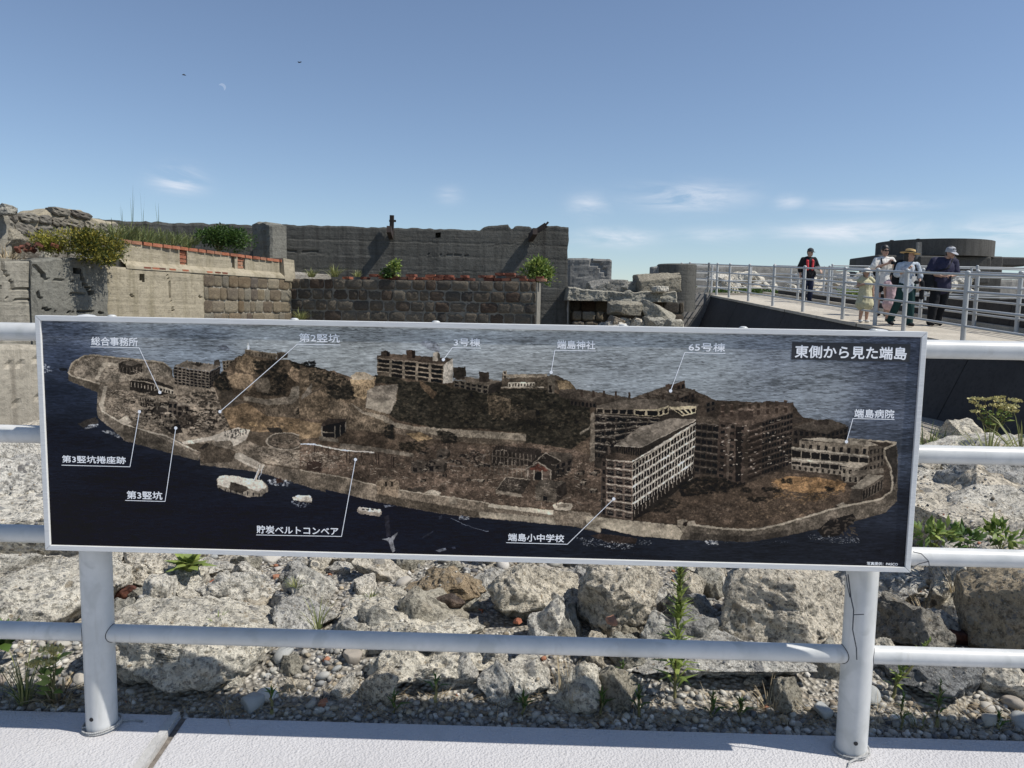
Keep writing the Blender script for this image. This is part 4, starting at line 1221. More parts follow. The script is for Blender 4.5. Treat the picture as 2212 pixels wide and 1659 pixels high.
def ruins(pts, n, s0, s1):
    cp = to_cv(pts)
    r = _mask(cp)
    sl, m = r
    ys_, xs_ = np.nonzero(m)
    for i in np.sort(rng.randint(0, len(xs_), n)):
        x, y = xs_[i] + sl[1].start, ys_[i] + sl[0].start
        w, h = s0 + (s1 - s0) * rng.rand(), (s0 + (s1 - s0) * rng.rand()) * 0.55
        d = w * 0.35
        k = 0.8 + 0.5 * rng.rand()
        fill([(x, y), (x + w, y + 2), (x + w, y + h), (x, y + h - 2)], np.array((84, 76, 66)) * k, 0.3, 0.3, 0)
        fill([(x + w, y + 2), (x + w + d, y - d * 0.5), (x + w + d, y + h - d * 0.6), (x + w, y + h)], np.array((40, 36, 33)), 0.3, 0.3, 0)
        if rng.rand() < 0.5:
            fill([(x, y), (x + d, y - d * 0.6), (x + w + d, y - d * 0.5), (x + w, y + 2)], np.array((120, 110, 96)) * k, 0.3, 0.3, 0)
        else:
            fill([(x + 1, y - d * 0.2), (x + d, y - d * 0.6), (x + w + d, y - d * 0.5), (x + w, y + 1)], np.array((34, 31, 29)), 0.3, 0.3, 0)
        fill([(x + w * 0.2, y + h * 0.3), (x + w * 0.45, y + h * 0.32), (x + w * 0.45, y + h * 0.9), (x + w * 0.2, y + h * 0.85)], np.array((30, 27, 26)), 0.2, 0.2, 0)


def sticks(pts, n, ln):
    cp = to_cv(pts)
    sl, m = _mask(cp)
    ys_, xs_ = np.nonzero(m)
    for i in rng.randint(0, len(xs_), n):
        x, y = xs_[i] + sl[1].start, ys_[i] + sl[0].start
        a = rng.choice([0.1, 0.3, 1.5, 2.7, -0.2]) + 0.2 * rng.rand()
        L = ln * (0.4 + rng.rand())
        d = np.array([math.cos(a), math.sin(a) * 0.7]) * L
        nn = np.array([-d[1], d[0]]) / L * 0.8
        p0 = np.array([x, y])
        fill([p0 + nn, p0 + d + nn, p0 + d - nn, p0 - nn], (150, 140, 124) if rng.rand() < 0.5 else (40, 35, 32), 0.2, 0.2, 0, 0, 0.75)


ruins(cA((520, 520), (900, 560), (1180, 640), (1160, 780), (900, 800), (640, 700)), 26, 10, 24)
sticks(cA((500, 520), (900, 540), (1200, 620), (1180, 780), (900, 820), (560, 690)), 150, 14)
sticks(cA((300, 350), (700, 345), (900, 400), (880, 460), (430, 455)), 50, 14)
ruins(cB((760, 900), (1240, 900), (1240, 1160), (760, 1120)), 12, 10, 20)
sticks(cB((100, 900), (900, 960), (1240, 880), (1900, 960), (1900, 1280), (1250, 1230), (650, 1120), (100, 1020)), 320, 14)
sticks(cA((1440, 880), (1900, 920), (1900, 1040), (1540, 990)), 80, 12)
ruins(cB((1800, 1000), (1990, 1000), (1990, 1250), (1800, 1220)), 8, 10, 20)
sticks(cC((760, 640), (1320, 600), (1320, 880), (1040, 960), (760, 920)), 90, 9)
sticks(cC((130, 590), (480, 610), (440, 700), (130, 800)), 70, 10)
# small smears, a thin line and two faintly retoned patches in the print
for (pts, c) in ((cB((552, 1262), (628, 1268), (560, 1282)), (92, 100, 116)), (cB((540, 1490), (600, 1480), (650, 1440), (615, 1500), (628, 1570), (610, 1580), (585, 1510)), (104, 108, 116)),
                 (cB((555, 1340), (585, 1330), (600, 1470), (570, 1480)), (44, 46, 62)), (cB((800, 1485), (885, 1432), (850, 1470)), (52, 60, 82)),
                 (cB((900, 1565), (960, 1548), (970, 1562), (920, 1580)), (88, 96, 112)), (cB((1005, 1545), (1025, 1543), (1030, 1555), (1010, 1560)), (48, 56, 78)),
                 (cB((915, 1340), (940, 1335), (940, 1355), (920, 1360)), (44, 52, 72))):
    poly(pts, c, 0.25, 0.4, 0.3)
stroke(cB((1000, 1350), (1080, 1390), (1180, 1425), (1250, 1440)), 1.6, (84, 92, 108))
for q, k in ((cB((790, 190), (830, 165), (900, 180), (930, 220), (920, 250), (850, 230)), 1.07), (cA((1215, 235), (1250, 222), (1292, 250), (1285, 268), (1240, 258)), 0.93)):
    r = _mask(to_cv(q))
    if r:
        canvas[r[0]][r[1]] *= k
# the land carries uneven tone at every scale, and no drawn edge is perfectly straight
land_m = np.abs(canvas - base_water).max(-1) > 6
tone = np.zeros((CH, CW))
for sx_, am in ((90, 0.30), (38, 0.30), (17, 0.30), (8, 0.34), (4, 0.30)):
    tone += am * 2 * _n2(sx_, sx_ * 0.75, int(40 + sx_))
canvas = np.where(land_m[..., None], (canvas * np.array([1.0, 0.985, 1.02])) * (0.89 * np.clip(1 + 0.38 * tone, 0.3, 1.8))[..., None], canvas)
wx = 1.7 * 2 * _n2(9, 9, 61) + 0.8 * 2 * _n2(4, 4, 63)
wy = 1.4 * 2 * _n2(9, 9, 65) + 0.7 * 2 * _n2(4, 4, 67)
canvas = canvas[np.clip(_yy + wy, 0, CH - 1).astype(int), np.clip(_xx + wx, 0, CW - 1).astype(int)]
canvas *= (1 + 0.05 * G1)[..., None]
canvas = np.clip(canvas, 0, 255) / 255.0
lin = np.where(canvas <= 0.04045, canvas / 12.92, ((canvas + 0.055) / 1.055) ** 2.4)
g_ = lin.mean(-1, keepdims=True)
lin = g_ + (lin - g_) * 0.74
lin = np.clip(lin * np.array([2.0, 1.83, 1.5]) * np.clip(0.5 + g_ * 4.0, 0.5, 1.1) - 0.006, 0.002, 0.9)

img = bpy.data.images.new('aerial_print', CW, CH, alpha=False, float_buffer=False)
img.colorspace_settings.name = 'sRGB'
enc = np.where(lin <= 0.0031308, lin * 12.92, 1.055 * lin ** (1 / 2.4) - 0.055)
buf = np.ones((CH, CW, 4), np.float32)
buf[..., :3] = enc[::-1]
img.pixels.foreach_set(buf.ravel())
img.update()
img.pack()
del buf, enc, lin, num, den

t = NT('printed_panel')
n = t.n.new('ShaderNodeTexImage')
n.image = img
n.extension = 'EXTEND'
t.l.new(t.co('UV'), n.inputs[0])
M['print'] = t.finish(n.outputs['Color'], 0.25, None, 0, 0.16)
M['caption'] = simple('caption_white', (0.96, 0.96, 0.96), 0.5, 0.02, 5)
M['title_plate'] = simple('title_plate_black', (0.022, 0.021, 0.025), 0.4, 0.1, 5)


# ------------------------------------------------------------------ build the board
BO = POST_L + FN * BOARD_G


def bp(s, z, out=0.0):
    """point on the board: s along, z up, out towards the viewer"""
    return Vector((BO.x, BO.y, 0)) + FD * s + FN * out + Vector((0, 0, z))


board = empty('information_board', bp((S0 + S1) / 2, Z0), 'wide framed information board with a dark aerial photo of an island, hung on the fence', 'sign board')
inv = Matrix.Translation(-board.location)


def bpart(name, mb, mat, parent=None, smooth=False):
    o = mb.build(name, mat, None, smooth)
    o.data.transform(inv)
    o.parent = parent or board
    return o


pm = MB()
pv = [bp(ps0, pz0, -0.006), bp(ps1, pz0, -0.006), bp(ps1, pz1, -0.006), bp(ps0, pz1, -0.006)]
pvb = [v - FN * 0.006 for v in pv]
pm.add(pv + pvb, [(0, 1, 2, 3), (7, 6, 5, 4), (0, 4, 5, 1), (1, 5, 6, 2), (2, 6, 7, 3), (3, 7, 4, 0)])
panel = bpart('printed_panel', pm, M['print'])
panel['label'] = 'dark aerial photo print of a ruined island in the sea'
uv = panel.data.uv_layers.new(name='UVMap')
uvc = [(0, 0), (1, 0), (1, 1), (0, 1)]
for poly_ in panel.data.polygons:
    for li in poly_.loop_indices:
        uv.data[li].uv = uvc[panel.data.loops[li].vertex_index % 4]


def frame_bar(a0, a1, b0, b1):
    """mitred frame member: outer edge a0-a1, inner edge b0-b1 in (s, z)"""
    m = MB()
    T, Bk = 0.0, -0.030
    o0, o1, i1, i0 = a0, a1, b1, b0
    fr = [bp(*o0, T), bp(*o1, T), bp(*i1, T), bp(*i0, T)]
    bk = [bp(*o0, Bk), bp(*o1, Bk), bp(*i1, Bk), bp(*i0, Bk)]
    m.add(fr + bk, [(0, 1, 2, 3), (7, 6, 5, 4), (0, 4, 5, 1), (1, 5, 6, 2), (2, 6, 7, 3), (3, 7, 4, 0)])
    o = bpart('frame_bar', m, M['frame'])
    bv = o.modifiers.new('bevel', 'BEVEL')
    bv.width = 0.0012
    bv.segments = 2
    return o


e = 0.0004
frame_bar((S0 + e, Z1), (S1 - e, Z1), (ps0 + e, pz1), (ps1 - e, pz1))
frame_bar((S0 + e, Z0), (S1 - e, Z0), (ps0 + e, pz0), (ps1 - e, pz0))
frame_bar((S0, Z0 + e), (S0, Z1 - e), (ps0, pz0 + e), (ps0, pz1 - e))
frame_bar((S1, Z0 + e), (S1, Z1 - e), (ps1, pz0 + e), (ps1, pz1 - e))
m = MB()
m.add([bp(S0 + .002, Z0 + .002, -.0305), bp(S1 - .002, Z0 + .002, -.0305), bp(S1 - .002, Z1 - .002, -.0305), bp(S0 + .002, Z1 - .002, -.0305),
       bp(S0 + .002, Z0 + .002, -.034), bp(S1 - .002, Z0 + .002, -.034), bp(S1 - .002, Z1 - .002, -.034), bp(S0 + .002, Z1 - .002, -.034)],
      [(0, 1, 2, 3), (7, 6, 5, 4), (0, 4, 5, 1), (1, 5, 6, 2), (2, 6, 7, 3), (3, 7, 4, 0)])
bpart('back_plate', m, M['frame'])
for px in (235, 632, 940, 1348, 1610, 1980 - 85):
    s, z = on_board(px, 700)
    m = MB()
    m.lathe([(0.0105, 0), (0.0105, 0.002), (0.006, 0.0045), (0.001, 0.005)], 14, Matrix.Translation(bp(float(s), Z1, -0.016)))
    bpart('fixing_screw', m, M['fence'], None, True)
for s in (0.0, 2.0857):                      # brackets clamped round the posts behind
    for z in (0.62, 1.06):
        m = MB()
        Mx = Matrix.Translation(bp(s, z, 0)) @ Matrix(((FD.x, FN.x, 0, 0), (FD.y, FN.y, 0, 0), (0, 0, 1, 0), (0, 0, 0, 1)))
        m.box((-0.03, -0.054, -0.018), (0.03, -0.0345, 0.018), Mx)
        bpart('bracket', m, M['frame'])


# lettering
def text_mesh(body, bold=0.0):
    cu = bpy.data.curves.new('txt', 'FONT')
    cu.body = body
    cu.size = 1.0
    cu.offset = 0.0
    cu.resolution_u = 3
    o = bpy.data.objects.new('txt', cu)
    COL.objects.link(o)
    dg = bpy.context.evaluated_depsgraph_get()
    dg.update()
    me = bpy.data.meshes.new_from_object(o.evaluated_get(dg))
    bpy.data.objects.remove(o)
    bpy.data.curves.remove(cu)
    return me


def caption(body, box, out=0.0006, bold=0.022, mat='caption', name='caption'):
    """box: two photo points (top left, bottom right of the ink)"""
    (xa, ya), (xb, yb) = box
    sa, za = [float(v) for v in on_board(xa, ya)]
    sb, zb = [float(v) for v in on_board(xb, yb)]
    me = text_mesh(body, bold)
    n = len(me.vertices)
    co = np.zeros(n * 3, np.float32)
    me.vertices.foreach_get('co', co)
    co = co.reshape(-1, 3)
    lo, hi = co.min(0), co.max(0)
    me.materials.clear()
    new = np.zeros_like(co)
    u = (co[:, 0] - lo[0]) / (hi[0] - lo[0])
    v = (co[:, 1] - lo[1]) / (hi[1] - lo[1])
    base = np.array(bp(0, 0, -0.006 + out) - board.location)
    new[:] = base + np.outer(sa + (sb - sa) * u, np.array(FD)) + np.outer(zb + (za - zb) * v, (0, 0, 1))
    faces = [tuple(q.vertices) for q in me.polygons]
    bpy.data.meshes.remove(me)
    w_ = bold * abs(za - zb)
    VV, FF = [], []
    for k_, (dx, dz) in enumerate(((0, 0), (w_, 0), (-w_, 0), (0, w_), (0, -w_))):
        b_ = n * k_
        VV.append(new + np.array(FD) * dx + np.array([0, 0, dz]) + np.array(FN) * 0.00004 * k_)
        FF += [tuple(b_ + i for i in f_) for f_ in faces]
    return link(name, np_mesh(name, np.concatenate(VV), FF), M[mat], board)


def rule(pts, w=0.0017, dot=None):
    m = MB()
    sz = [tuple(float(v) for v in on_board(*p)) for p in pts]
    for (a, b) in zip(sz[:-1], sz[1:]):
        d = Vector((b[0] - a[0], b[1] - a[1]))
        nn = Vector((-d.y, d.x)).normalized() * w / 2
        q = [(a[0] + nn.x, a[1] + nn.y), (a[0] - nn.x, a[1] - nn.y), (b[0] - nn.x, b[1] - nn.y), (b[0] + nn.x, b[1] + nn.y)]
        m.add([bp(*p, -0.0055) for p in q], [(0, 1, 2, 3)])
    o = bpart('leader_line', m, M['caption'])
    if dot:
        c = sz[-1]
        m = MB()
        m.add([bp(c[0] + 0.0042 * math.cos(k * PI / 8), c[1] + 0.0042 * math.sin(k * PI / 8), -0.0053) for k in range(16)], [tuple(range(16))])
        bpart('leader_dot', m, M['caption'])
    return o


caption('総合事務所', cA((390, 175), (694, 236)))
rule(cA((385, 240), (702, 246), (838, 537)), dot=1)
caption('第2竪坑', cA((1746, 152), (2010, 212)))
rule(cA((2016, 228), (1735, 222), (1230, 663)), dot=1)
caption('第3竪坑捲座跡', cA((200, 948), (616, 1004)))
rule(cA((197, 1012), (643, 1023), (705, 663)), dot=1)
caption('第3竪坑', cA((622, 1180), (854, 1237)))
rule(cA((612, 1242), (872, 1249), (942, 770)), dot=1)
caption('貯炭ベルトコンベア', cA((1470, 1405), (1470, 1460))[:1] + cB((250, 1466)))
rule(cA((1467, 1467)) + cB((272, 1474), (365, 962)), dot=1)
caption('3号棟', cB((1021, 154), (1194, 210)))
rule(cB((1200, 221), (1010, 217), (950, 297)), dot=1)
caption('端島神社', cB((1708, 168), (1960, 229)))
rule(cB((1965, 240), (1692, 234), (1667, 382)), dot=1)
caption('端島小中学校', cB((1382, 1453), (1752, 1513)))
rule(cB((1368, 1515), (1775, 1526)) + cC((238, 1095)), dot=1)
caption('65号棟', cC((698, 139), (918, 194)))
rule(cC((921, 205), (672, 200), (586, 434)), dot=1)
caption('端島病院', cC((1713, 545), (1952, 602)))
rule(cC((1955, 609), (1702, 603), (1662, 745)), dot=1)
(ta, tb) = cC((1330, 134), (2048, 256))
sa, za = [float(v) for v in on_board(*ta)]
sb, zb = [float(v) for v in on_board(*tb)]
m = MB()
m.add([bp(sa, zb, -0.0054), bp(sb, zb, -0.0054), bp(sb, za, -0.0054), bp(sa, za, -0.0054)], [(0, 1, 2, 3)])
bpart('title_plate', m, M['title_plate'])
caption('東側から見た端島', cC((1350, 154), (2026, 243)), 0.0012, 0.025, name='title')
caption('写真提供：PASCO', cC((1788, 1480), (1975, 1504)), 0.0006, 0.03)

# ------------------------------------------------------------------ near fence
fence = empty('metal_fence', POST_L, 'white painted metal pipe fence with four rails carrying the information board', 'fence')
finv = Matrix.Translation(-POST_L)
RAIL_Z = (0.277, 0.554, 0.831, 1.108)
SPAN = 2.0857


def fpart(name, mb, mat, parent=None, auto=R_(40)):
    o = mb.build(name, mat, None, True, auto)
    o.data.transform(finv)
    o.parent = parent or fence
    return o


for k in (-1, 0, 1, 2):
    b = POST_L + FD * (SPAN * k)
    m = MB()
    m.lathe([(0.0405, -0.02), (0.0405, 1.124)], 40, Matrix.Translation(b))
    post = fpart('post', m, M['fence'])
    m = MB()
    m.lathe([(0.0425, 1.124), (0.0425, 1.131), (0.039, 1.141), (0.031, 1.150), (0.018, 1.156), (0.004, 1.158)], 40, Matrix.Translation(b))
    fpart('cap', m, M['fence'], post)
    m = MB()
    hp = b + FN * 0.0410 - FD * 0.006 + Vector((0, 0, 0.045))
    m.tube([hp - FN * 0.004, hp + FN * 0.0006], 0.0055, 14)
    fpart('drain_hole', m, M['black_gap'], post)
    if k < 2:
        for z in RAIL_Z:
            a0 = b + FD * 0.026 + Vector((0, 0, z))
            a1 = b + FD * (SPAN - 0.026) + Vector((0, 0, z))
            m = MB()
            m.tube([a0, a1], 0.0243, 32)
            rail = fpart('rail', m, M['fence'])
    if k < 2 and k > -1 or k == -1:
        for z in RAIL_Z:
            for sgn, bb in ((1, b), (-1, b + FD * SPAN)):
                if k == 2:
                    continue
                m = MB()                      # dark saddle joint where the rail meets the post
                ring = []
                for j in range(32):
                    a = 2 * PI * j / 32
                    dy, dz = 0.0247 * math.cos(a), 0.0247 * math.sin(a)
                    xx = math.sqrt(0.0409 ** 2 - dy ** 2)
                    ring.append(bb + FD * (sgn * xx) + FN * dy + Vector((0, 0, z + dz)))
                m.tube(ring + [ring[0]], 0.0009, 6, False)
                fpart('joint_seam', m, M['black_gap'])

# ================================================================== ground, pavement, sea
def PG(px, py, z=0.0):
    v = _R * ((px - 1106) / 1659) - _U * ((py - 829.5) / 1659) + _F
    return Vector((0, 0, CAM_H)) + v * ((z - CAM_H) / v.z)


def edge_y(x):
    return 2.1085 - 0.0184 * x - (0.012 if x > -0.94 else 0.0)


def gz(x, y):
    """height of the rubble ground behind the fence"""
    x, y = np.asarray(x, float), np.asarray(y, float)
    t1 = np.clip((y - 2.2) / 1.8, 0, 1)
    t2 = np.clip((y - 4.0) / 5.0, 0, 1)
    z = -0.02 + 0.075 * np.clip((y - 2.12) / 0.3, 0, 1) - 0.05 * t1 - 0.56 * (t2 * t2 * (3 - 2 * t2))
    z = z + 0.05 * fbm(np.stack([x * 0.9, y * 0.9, np.zeros_like(x)], -1), 3, 77) * np.clip((y - 2.2) / 1.0, 0, 1)
    z = z + 0.05 * np.clip((1.0 - np.abs(x + 0.2)) / 1.0, 0, 1) * np.clip((y - 2.3) / 0.8, 0, 1)
    return z


# the land behind the pavement, one sheet, finer close by
xs = np.unique(np.concatenate([np.linspace(-60, -6, 40), np.linspace(-6, 6, 110), np.linspace(6, 60, 40)]))
ys = np.unique(np.concatenate([np.linspace(2.02, 5, 60), np.linspace(5, 14, 40), np.linspace(14, 62, 30)]))
X, Y = np.meshgrid(xs, ys)
Z = gz(X, Y)
Z += 0.9 * np.clip((Y - 17) / 5, 0, 1)
V = np.stack([X, Y, Z], -1).reshape(-1, 3)
nx = len(xs)
ii = np.arange(len(V)).reshape(X.shape)
Fc = np.stack([ii[:-1, :-1], ii[:-1, 1:], ii[1:, 1:], ii[1:, :-1]], -1).reshape(-1, 4)
tag(link('ground', np_mesh('ground', V, Fc), M['ground'], None, True), kind='structure')
m = MB()
m.add([(-3000, -3000, -3.2), (3000, -3000, -3.2), (3000, 3000, -3.2), (-3000, 3000, -3.2)], [(0, 1, 2, 3)])
tag(m.build('sea', M['sea']), kind='structure')
m = MB()
m.box((-60, -7, -3.6), (60, 2.0, -0.32))
tag(m.build('quay', M['conc_far']), kind='structure')

# pavement: coated slabs with a joint running to the fence
pav = empty('pavement', (0, 0, 0))
tag(pav, kind='structure')
ja, jb = PG(399, 1542), PG(318, 1659)
jd = (ja - jb).normalized()
jn = Vector((jd.y, -jd.x, 0))


def slab(corners, name='paving_slab', z0=-0.30):
    bm = bmesh.new()
    top = [bm.verts.new((c[0], c[1], 0)) for c in corners]
    bot = [bm.verts.new((c[0], c[1], z0)) for c in corners]
    n = len(corners)
    bm.faces.new(top)
    bm.faces.new(list(reversed(bot)))
    for i in range(n):
        bm.faces.new((top[i], bot[i], bot[(i + 1) % n], top[(i + 1) % n]))
    bmesh.ops.recalc_face_normals(bm, faces=bm.faces)
    bmesh.ops.bevel(bm, geom=[e_ for e_ in bm.edges if all(v.co.z > -0.01 for v in e_.verts)], offset=0.006, segments=3, affect='EDGES')
    me = bpy.data.meshes.new(name)
    bm.to_mesh(me)
    bm.free()
    return link(name, me, M['pavement'], pav)


far = ja + jd * 0.0
near = jb - jd * 6.0
gap = 0.011
L0, L1 = near - jn * gap, far - jn * gap
R0_, R1_ = near + jn * gap, far + jn * gap
slab([(-9, near.y), (L0.x, L0.y), (L1.x, edge_y(L1.x)), (-9, edge_y(-9))])
slab([(R0_.x, R0_.y), (9, near.y), (9, edge_y(9)), (R1_.x, edge_y(R1_.x))])
# raised lip of coating along the left slab and the dirty filler in the joint
m = MB()
pts = []
for k in range(40):
    t_ = k / 39
    c = near.lerp(far, t_)
    w = 0.021 + 0.003 * math.sin(k * 1.7)
    a = c - jn * (gap + w)
    b = c - jn * (gap - 0.001 + 0.003 * math.sin(k * 2.3))
    pts.append((a, b))
vv, ff = [], []
for a, b in pts:
    vv += [(a.x, a.y, 0.0008), (a.x, a.y, 0.006), (b.x, b.y, 0.007), (b.x, b.y, -0.04)]
for k in range(39):
    for j in range(3):
        ff.append((k * 4 + j, k * 4 + j + 1, k * 4 + 4 + j + 1, k * 4 + 4 + j))
m.add(vv, ff)
m.build('joint_lip', M['joint_lip'], pav)
m = MB()
a, b = near, far
m.add([a - jn * gap + Vector((0, 0, -0.012)), a + jn * gap + Vector((0, 0, -0.012)), b + jn * gap + Vector((0, 0, -0.014)), b - jn * gap + Vector((0, 0, -0.014))], [(0, 1, 2, 3)])
m.build('joint_filler', M['joint'], pav)

# ================================================================== boulders
_ico = {}


def ico(sub):
    if sub not in _ico:
        bm = bmesh.new()
        bmesh.ops.create_icosphere(bm, subdivisions=sub, radius=1)
        v = np.array([v.co[:] for v in bm.verts])
        f = np.array([[q.index for q in fc.verts] for fc in bm.faces])
        bm.free()
        _ico[sub] = (v, f)
    return _ico[sub]


def rock_mesh(name, size, seed, sub=5, cuts=14, rough=1.0, square=0.75, pebbles=1.0, lo=0.46, hi=0.86, cube=0.0, jagged=0.9):
    v, f = ico(sub)
    rs = np.random.RandomState(seed)
    p = np.sign(v) * np.abs(v) ** square
    p = p / np.maximum(np.linalg.norm(p, axis=1, keepdims=True), 1e-6) * (0.35 + 0.65 * np.linalg.norm(p, axis=1, keepdims=True))
    if cube:
        p = p * (1 - cube) + cube * v / np.abs(v).max(1, keepdims=True) * 0.92
    for _ in range(cuts):
        n = rs.normal(size=3)
        n /= np.linalg.norm(n)
        c = lo + (hi - lo) * rs.rand()
        d = np.maximum(p @ n - c, 0)
        p = p - d[:, None] * n
    nrm = v.copy()
    s = np.array(size)
    q = p * s
    sm = float(min(size))
    o = rs.rand(3) * 50
    disp = fbm(q * 2.2 / max(sm, 0.1) * 0.5 + o, 4, seed) * 0.11 * sm * rough
    disp += fbm(q * 16 + o, 4, seed + 5, 0.6) * 0.020 * rough
    if sub >= 5:
        disp += (0.25 - np.abs(fbm(q * 5.5 + o * 1.3, 4, seed + 17, 0.6))) * 0.13 * min(sm, 0.45) * jagged * rough
        disp += (0.25 - np.abs(fbm(q * 13 + o * 1.7, 3, seed + 19, 0.6))) * 0.035 * jagged * rough
    if sub >= 5 and pebbles > 0:
        w = worley(q * 15 + o, seed)
        disp += np.clip(0.45 - w, 0, 1) * 0.030 * pebbles * (vnoise(q * 15 + o, seed + 3) > 0.45)
        ridg = np.abs(fbm(q * 7 + o, 3, seed + 9))
        disp -= np.clip(0.10 - ridg, 0, 1) * 0.10 * rough * min(1, sm * 5)
        if sub >= 6:
            disp += (vnoise(q * 60 + o, seed + 13) - 0.5) * 0.007 * rough
            w = worley(q * 38 + o, seed + 21)
            disp += np.clip(0.42 - w, 0, 1) * 0.010 * pebbles
    q = q + nrm * disp[:, None]
    return np_mesh(name, q, f)


def boulder(label, px0, px1, ytop, ybase, sy, mat='rock', seed=1, sub=6, rot=(0, 0, 0), sink=0.35, name='boulder', group=None, zg=None, **kw):
    pc = (px0 + px1) / 2
    g = PG(pc, ybase, -0.06)
    for _ in range(6):
        g = PG(pc, ybase, float(gz(g.x, g.y)) if zg is None else zg)
    yc = g.y + sy * 0.85
    dep = yc
    top = PY(pc, ytop, yc)
    hw = (px1 - px0) / 2 / 1659 * dep * 1.04
    x = top.x
    z0 = float(gz(x, yc)) if zg is None else zg
    hz = max((top.z - z0), 0.03)
    full = hz * (1 + sink)
    me = rock_mesh(name, (hw, sy, full / 2), seed, sub, **kw)
    o = link(name, me, M[mat], None, True)
    o.rotation_euler = rot
    o.location = (x, yc, top.z - full / 2)
    tag(o, label, 'boulder', group)
    return o


GR = 'concrete rubble boulders behind the fence'
BL = [
    ('broad flat pale slab left of the left fence post', -60, 246, 1236, 1372, 0.30, 'rock', 11, dict(square=0.6, cuts=5, lo=0.8)),
    ('dark red brown squared rock at the left edge below the rails', -60, 78, 1182, 1246, 0.14, 'rock_dark', 12, dict(square=0.5)),
    ('pale jagged chunk beside the dark brown rock under the board corner', 74, 176, 1176, 1248, 0.13, 'rock', 13, dict()),
    ('tilted pale slab with deep shadow under its left end, right of the left post', 246, 398, 1178, 1275, 0.15, 'rock', 14, dict(rot=(0.1, 0.22, 0.1), square=0.6)),
    ('large low slab studded with pebbles just right of the left post', 225, 590, 1318, 1512, 0.30, 'rock', 15, dict(square=0.6, cuts=5, lo=0.75)),
    ('long low chunk with shaded hollows beyond the rusty iron piece', 405, 640, 1240, 1335, 0.13, 'rock', 16, dict()),
    ('rounded pale boulder behind the rail, right of the pebbled slab', 590, 735, 1296, 1395, 0.16, 'rock', 17, dict()),
    ('tan blocky chunk with a dark left face below the board centre', 850, 1072, 1208, 1322, 0.14, 'rock_tan', 18, dict(square=0.55, rot=(0, 0.05, 0.35))),
    ('rough upright boulder full of pebbles right of the tan block', 1052, 1262, 1200, 1362, 0.19, 'rock', 19, dict(square=0.8)),
    ('wide domed pale boulder behind the middle of the low rail', 690, 1075, 1308, 1452, 0.26, 'rock', 20, dict(square=0.7)),
    ('boulder with two dark clefts under the middle of the low rail', 770, 1105, 1398, 1508, 0.17, 'rock', 21, dict(rough=1.3)),
    ('small angular boulder standing on the gravel near the pavement', 1062, 1192, 1420, 1536, 0.10, 'rock', 22, dict(rot=(0.1, 0.3, 0.4))),
    ('large pale boulder left of the tall green weed', 1255, 1440, 1212, 1400, 0.22, 'rock', 23, dict()),
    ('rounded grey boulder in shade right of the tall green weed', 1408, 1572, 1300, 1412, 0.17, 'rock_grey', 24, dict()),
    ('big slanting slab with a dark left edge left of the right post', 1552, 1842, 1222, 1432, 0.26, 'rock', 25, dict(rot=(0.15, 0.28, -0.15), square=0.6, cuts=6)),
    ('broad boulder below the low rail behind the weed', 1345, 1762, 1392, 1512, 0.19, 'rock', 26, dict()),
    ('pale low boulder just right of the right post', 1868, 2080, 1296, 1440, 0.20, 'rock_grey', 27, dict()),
    ('big smooth tan boulder at the right edge with a shaded flank', 2075, 2330, 1238, 1500, 0.28, 'rock_tan', 28, dict(square=0.85, rough=0.6, pebbles=0.3)),
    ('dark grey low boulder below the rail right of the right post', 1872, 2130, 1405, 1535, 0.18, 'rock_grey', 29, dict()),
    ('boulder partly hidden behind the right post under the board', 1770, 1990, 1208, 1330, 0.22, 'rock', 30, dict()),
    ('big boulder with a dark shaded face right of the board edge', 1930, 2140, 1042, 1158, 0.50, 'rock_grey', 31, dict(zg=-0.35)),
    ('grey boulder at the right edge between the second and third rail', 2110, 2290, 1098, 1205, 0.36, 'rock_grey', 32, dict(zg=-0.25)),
    ('pale boulder crest below the flowering plant at the right', 2030, 2200, 1014, 1062, 0.5, 'rock', 33, dict(zg=-0.45)),
    ('wide boulder under the third rail at the right edge', 1990, 2260, 1212, 1305, 0.25, 'rock', 34, dict()),
    ('pale lumpy boulder at the left edge under the second rail', -40, 96, 978, 1080, 0.55, 'rock', 35, dict(zg=-0.4)),
    ('pale boulder at the left edge just above the third rail', -60, 60, 1068, 1160, 0.42, 'rock', 36, dict(zg=-0.3)),
    ('small pale boulder against the left edge of the board', 48, 112, 1092, 1170, 0.3, 'rock', 37, dict(zg=-0.25)),
    ('light rounded stone block at the foot of the streaked wall', 50, 110, 905, 975, 0.5, 'rock', 38, dict(zg=-0.5)),
    ('low pale rock at the left edge below the second rail', -50, 50, 930, 985, 0.6, 'rock_plain', 39, dict(zg=-0.5)),
]
for (lab, a, b, yt, yb, sy, mt, sd_, kw) in BL:
    boulder(lab, a, b, yt, yb, sy, mt, sd_, 6 if yb > 1230 else 5, group=GR, **kw)
